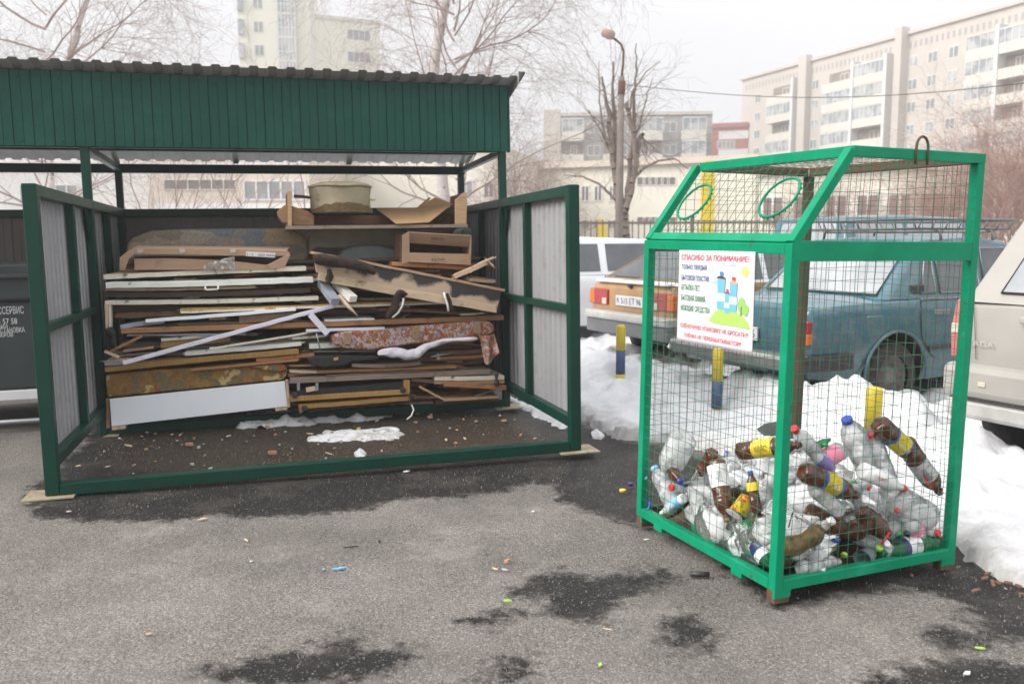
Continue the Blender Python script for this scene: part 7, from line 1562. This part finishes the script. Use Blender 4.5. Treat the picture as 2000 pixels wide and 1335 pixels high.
for i, (pts, m, lb) in enumerate((([(1803, 915), (1806, 932), (1815, 940), (1822, 950), (1815, 951), (1806, 936)], 'red', 'red carrying strap hanging under the brown bottle at the right'), ([(1722, 1062), (1730, 1050), (1738, 1038)], 'red', 'red strap above the loose white cap'), ([(1540, 1030), (1548, 1000), (1558, 1012)], 'blackp', 'thin black twisted tie on the film right of the corner post'))):
    mb = MB(); mb.tube([inside(a, b, .03) for a, b in pts], .0028 if i != 1 else .006, 6); tag(mb.build('plastic_strap', M[m], None, CAGE), lb, 'strap')
# ================================================================== litter on the ground
dr_ = random.Random(5)
def chipmesh(name, L, W_, H, seed, m):
    R = random.Random(seed); mb = MB(); n = R.choice((4, 5, 6)); poly = []
    for i in range(n): a = 2*math.pi*i/n+R.uniform(-.3, .3); poly.append((math.cos(a)*L/2*R.uniform(.7, 1), math.sin(a)*W_/2*R.uniform(.6, 1)))
    mb.prism(poly, lambda x, y, t: Vector((x, y, t+(.15*H*math.sin(x*90)))), H); return mb.build(name, M[m], None, recenter=False, bevel=.0008)
M['brick'] = mat('orange_brick', (.52, .27, .15), (.38, .19, .11), scale=40, rough=.95, bump=.5); M['pebble'] = mat('red_brown_pebble', (.20, .105, .07), (.14, .075, .05), scale=40, rough=.95); M['stone'] = mat('pale_stone', (.50, .48, .45), (.38, .36, .34), scale=20, rough=.9, bump=.3)
kinds = [('wood_chip', .050, .018, .006, 'palew', 'pale wood chip lying on the wet shelter floor', 'wood chip', 'wood chips on the shelter floor', 26), ('wood_chip', .045, .030, .010, 'pine', 'orange brown wood chip lying on the wet shelter floor', 'wood chip', 'orange wood chips on the shelter floor', 22),
         ('brick_chip', .045, .032, .016, 'brick', 'orange brick chip lying on the shelter floor', 'brick chip', 'brick chips on the shelter floor', 16), ('plaster_crumb', .025, .018, .010, 'stone', 'pale plaster crumb lying on the shelter floor', 'crumb', 'plaster crumbs on the shelter floor', 26), ('paper_scrap', .030, .020, .003, 'paper', 'white paper scrap lying on the shelter floor', 'paper scrap', 'paper scraps on the shelter floor', 14)]
def inpoly(px, py, poly):
    c = False; n = len(poly)
    for i in range(n):
        x0, y0 = poly[i]; x1, y1 = poly[(i+1) % n]
        if (y0 > py) != (y1 > py) and px < (x1-x0)*(py-y0)/(y1-y0)+x0: c = not c
    return c
floorpx = [(150,905),(240,845),(430,820),(800,800),(980,800),(1070,850),(1095,875),(800,900),(300,945),(150,960)]
for (nm, L, W_, H, m, lb, cat, gp, n) in kinds:
    protos_ = [chipmesh(nm, L*s, W_*s, H, i*7+n, m) for i, s in enumerate((1, .75, 1.25))]
    for p in protos_: tag(p, lb, cat, gp)
    k = 0
    while k < n:
        px, py = dr_.uniform(150, 1100), dr_.uniform(800, 960)
        if not inpoly(px, py, floorpx): continue
        if dr_.random() > .35+.65*math.exp(-((py-835)/40)**2): continue
        p = protos_[k % 3]
        if k >= 3: p = p.copy(); SC.collection.objects.link(p)
        g_ = gnd(px, py); p.location = (g_.x, g_.y, -.004); p.rotation_euler = (dr_.gauss(0, .12), dr_.gauss(0, .12), dr_.uniform(0, 6.3)); s = dr_.uniform(.5, 1.35); p.scale = (s, s, s); k += 1
def item(px, py, L, W_, H, m, label, cat, name, rot=0, seed=1):
    o = chipmesh(name, L, W_, H, seed, m); g_ = gnd(px, py); o.location = (g_.x, g_.y, -.006); o.rotation_euler = (0, 0, rot); return tag(o, label, cat)
item(905, 880, .26, .022, .010, 'pine', 'long orange wood splinter lying just inside the front rail at right', 'splinter', 'wood_splinter', .35)
item(741, 908, .06, .05, .012, 'paper', 'crumpled white paper scrap lying against the front rail', 'paper scrap', 'paper_scrap', .5); 
item(793, 919, .05, .03, .006, 'paper', 'small white scrap just in front of the front rail', 'paper scrap', 'paper_scrap', .2)
item(700, 838, .035, .03, .02, 'yellow', 'bright yellow plastic bit on the snow strip in the shelter', 'plastic bit', 'plastic_bit', .2)
item(394, 1012, .075, .022, .006, 'palew', 'pale torn wood sliver on the dry asphalt edge left of centre', 'splinter', 'wood_splinter', .6)
item(480, 1052, .060, .014, .005, 'palew', 'pale pointed wood chip on the dry asphalt left of centre', 'wood chip', 'wood_chip', -.9)
item(661, 1108, .085, .020, .006, 'sky_b', 'light blue plastic strip lying on the asphalt in the centre', 'plastic strip', 'plastic_strip', .35); item(632, 1109, .018, .015, .005, 'sky_b', 'tiny light blue crumb left of the blue strip', 'plastic bit', 'plastic_bit')
item(684, 1066, .09, .008, .005, 'blackp', 'thin black stick lying on the asphalt in the centre', 'stick', 'black_stick', .3); item(741, 1055, .03, .014, .006, 'blackp', 'small black chip right of the thin black stick', 'chip', 'black_chip', 1.2)
item(990, 1095, .035, .02, .014, 'brick', 'small dark red brick crumb on the dry asphalt', 'brick chip', 'brick_chip'); item(966, 1108, .045, .012, .006, 'palew', 'pale chip beside the red brick crumb', 'wood chip', 'wood_chip', -.8); item(985, 1110, .04, .014, .006, 'stone', 'grey scrap right of the pale chip', 'scrap', 'grey_scrap', -.6)
item(992, 1171, .045, .016, .008, 'lime', 'yellow green plastic bit on the dark patch in the foreground', 'plastic bit', 'plastic_bit', -.4, 3); item(1172, 1296, .030, .016, .006, 'lime', 'yellow green plastic crumb at the bottom centre', 'plastic bit', 'plastic_bit', 1.2, 4); item(1914, 1263, .045, .012, .006, 'lime', 'yellow green strip on the asphalt at the bottom right', 'plastic bit', 'plastic_bit', -.4, 5)
o = MB(); g_ = gnd(1367, 1124); o.tube([g_+Vector((-.04, .004, .008)), g_+Vector((.04, -.004, .008))], .012, 10); tag(o.build('black_tube', M['blackp']), 'short black rubber tube on the asphalt before the cage', 'tube')
o = MB(); g_ = gnd(1216, 958); o.lathe([(-.004, .019), (.008, .019), (.010, .016)], 16, M=Matrix.Translation(g_)); tag(o.build('screw_top', M['yellow']), 'yellow bottle cap on wet asphalt left of the cage', 'bottle cap')
o = MB(); g_ = gnd(1231, 946); o.lathe([(-.004, .017), (.010, .017), (.012, .014)], 16, M=Matrix.Translation(g_)); tag(o.build('screw_top', M['navy']), 'dark blue bottle cap touching the left foot of the cage', 'bottle cap')
item(1186, 1225, .05, .005, .003, 'palew', 'thin pale splinter on the asphalt in the foreground', 'splinter', 'wood_splinter', -.5); item(1041, 997, .022, .018, .006, 'paper', 'white crumb on the dry asphalt right of centre', 'crumb', 'white_crumb'); item(134, 997, .035, .02, .006, 'stone', 'pale stone just below the left base plate', 'stone', 'pale_stone')
item(1262, 1051, .035, .014, .004, 'paper', 'flat white scrap just left of the cage bottom rail', 'paper scrap', 'paper_scrap'); item(1888, 1312, .04, .025, .006, 'paper', 'white scrap at the bottom right corner of the asphalt', 'paper scrap', 'paper_scrap', .4)
item(290, 1235, .03, .02, .004, 'pine', 'flat tan leaf scrap on the asphalt at lower left', 'leaf', 'leaf_scrap'); item(490, 1094, .018, .01, .005, 'paper', 'tiny white crumb on the asphalt left of centre', 'crumb', 'white_crumb')
# reddish leaves / pebbles by the snow at the right
for i, (px, py, s) in enumerate(((1924, 1127, 1), (1938, 1134, .9), (1953, 1136, 1), (1970, 1136, 1.2), (1940, 1140, .7), (1906, 1151, 1.1), (1990, 1142, .8), (1872, 1106, .7), (1782, 1122, .8), (1929, 1118, .9), (1996, 1158, .8))):
    o = item(px, py, .045*s, .024*s, .008, 'pebble', 'reddish brown pebble lying at the edge of the snow right of the cage', 'pebble', 'brown_pebble', dr_.uniform(0, 3), i+20); o['group'] = 'reddish pebbles at the snow edge'
# fine grit: nobody could count it
co = []; fc = []; gk = 0; cols = []
for i in range(5200):
    if i < 3000:
        px, py = dr_.uniform(120, 1110), dr_.uniform(800, 985)
        if dr_.random() > (1 if inpoly(px, py, floorpx) else .35): continue
    else: px, py = dr_.uniform(-60, 2060), 1335-(dr_.random()**.8)*470
    g_ = gnd(px, py); r = dr_.uniform(.0012, .0042)*(1.5 if i < 3000 else .8); k = len(co); a0 = dr_.uniform(0, 6); z = -.011 if i >= 3000 else -.020
    for j in range(3): co.append((g_.x+r*math.cos(a0+j*2.1), g_.y+r*dr_.uniform(.6, 1.2)*math.sin(a0+j*2.1), z-.002))
    co.append((g_.x, g_.y, z+r*.9+.006)); fc += [(k, k+1, k+3), (k+1, k+2, k+3), (k+2, k, k+3)]
me = bpy.data.meshes.new('grit'); fastmesh(me, np.array(co), np.array(fc), False); me.materials.append(mat('grit_stone', (.30, .27, .235), (.17, .145, .125), scale=9, lo=.4, hi=.6, rough=.95))
o = bpy.data.objects.new('grit', me); SC.collection.objects.link(o); tag(o, 'fine pale grit scattered over the asphalt and shelter floor', 'grit', kind='stuff')
# ================================================================== veil added to imitate an overexposed distance
mb = MB(); mb.box(-110, 150, -8, 190, -1.0, 66)
hz = mb.build('washout_veil', [], recenter=False); hz['kind'] = 'stuff'; hz['label'] = 'added pale veil washing out the far buildings'
hm = bpy.data.materials.new('washout_veil'); hm.use_nodes = True; ht_ = hm.node_tree; ht_.nodes.clear()
pv = ht_.nodes.new('ShaderNodeVolumePrincipled'); pv.inputs['Density'].default_value = .0034; pv.inputs['Color'].default_value = (.95, .95, .97, 1); pv.inputs['Anisotropy'].default_value = .2
ho = ht_.nodes.new('ShaderNodeOutputMaterial'); ht_.links.new(pv.outputs[0], ho.inputs['Volume']); hz.data.materials.append(hm)
bpy.context.view_layer.update()
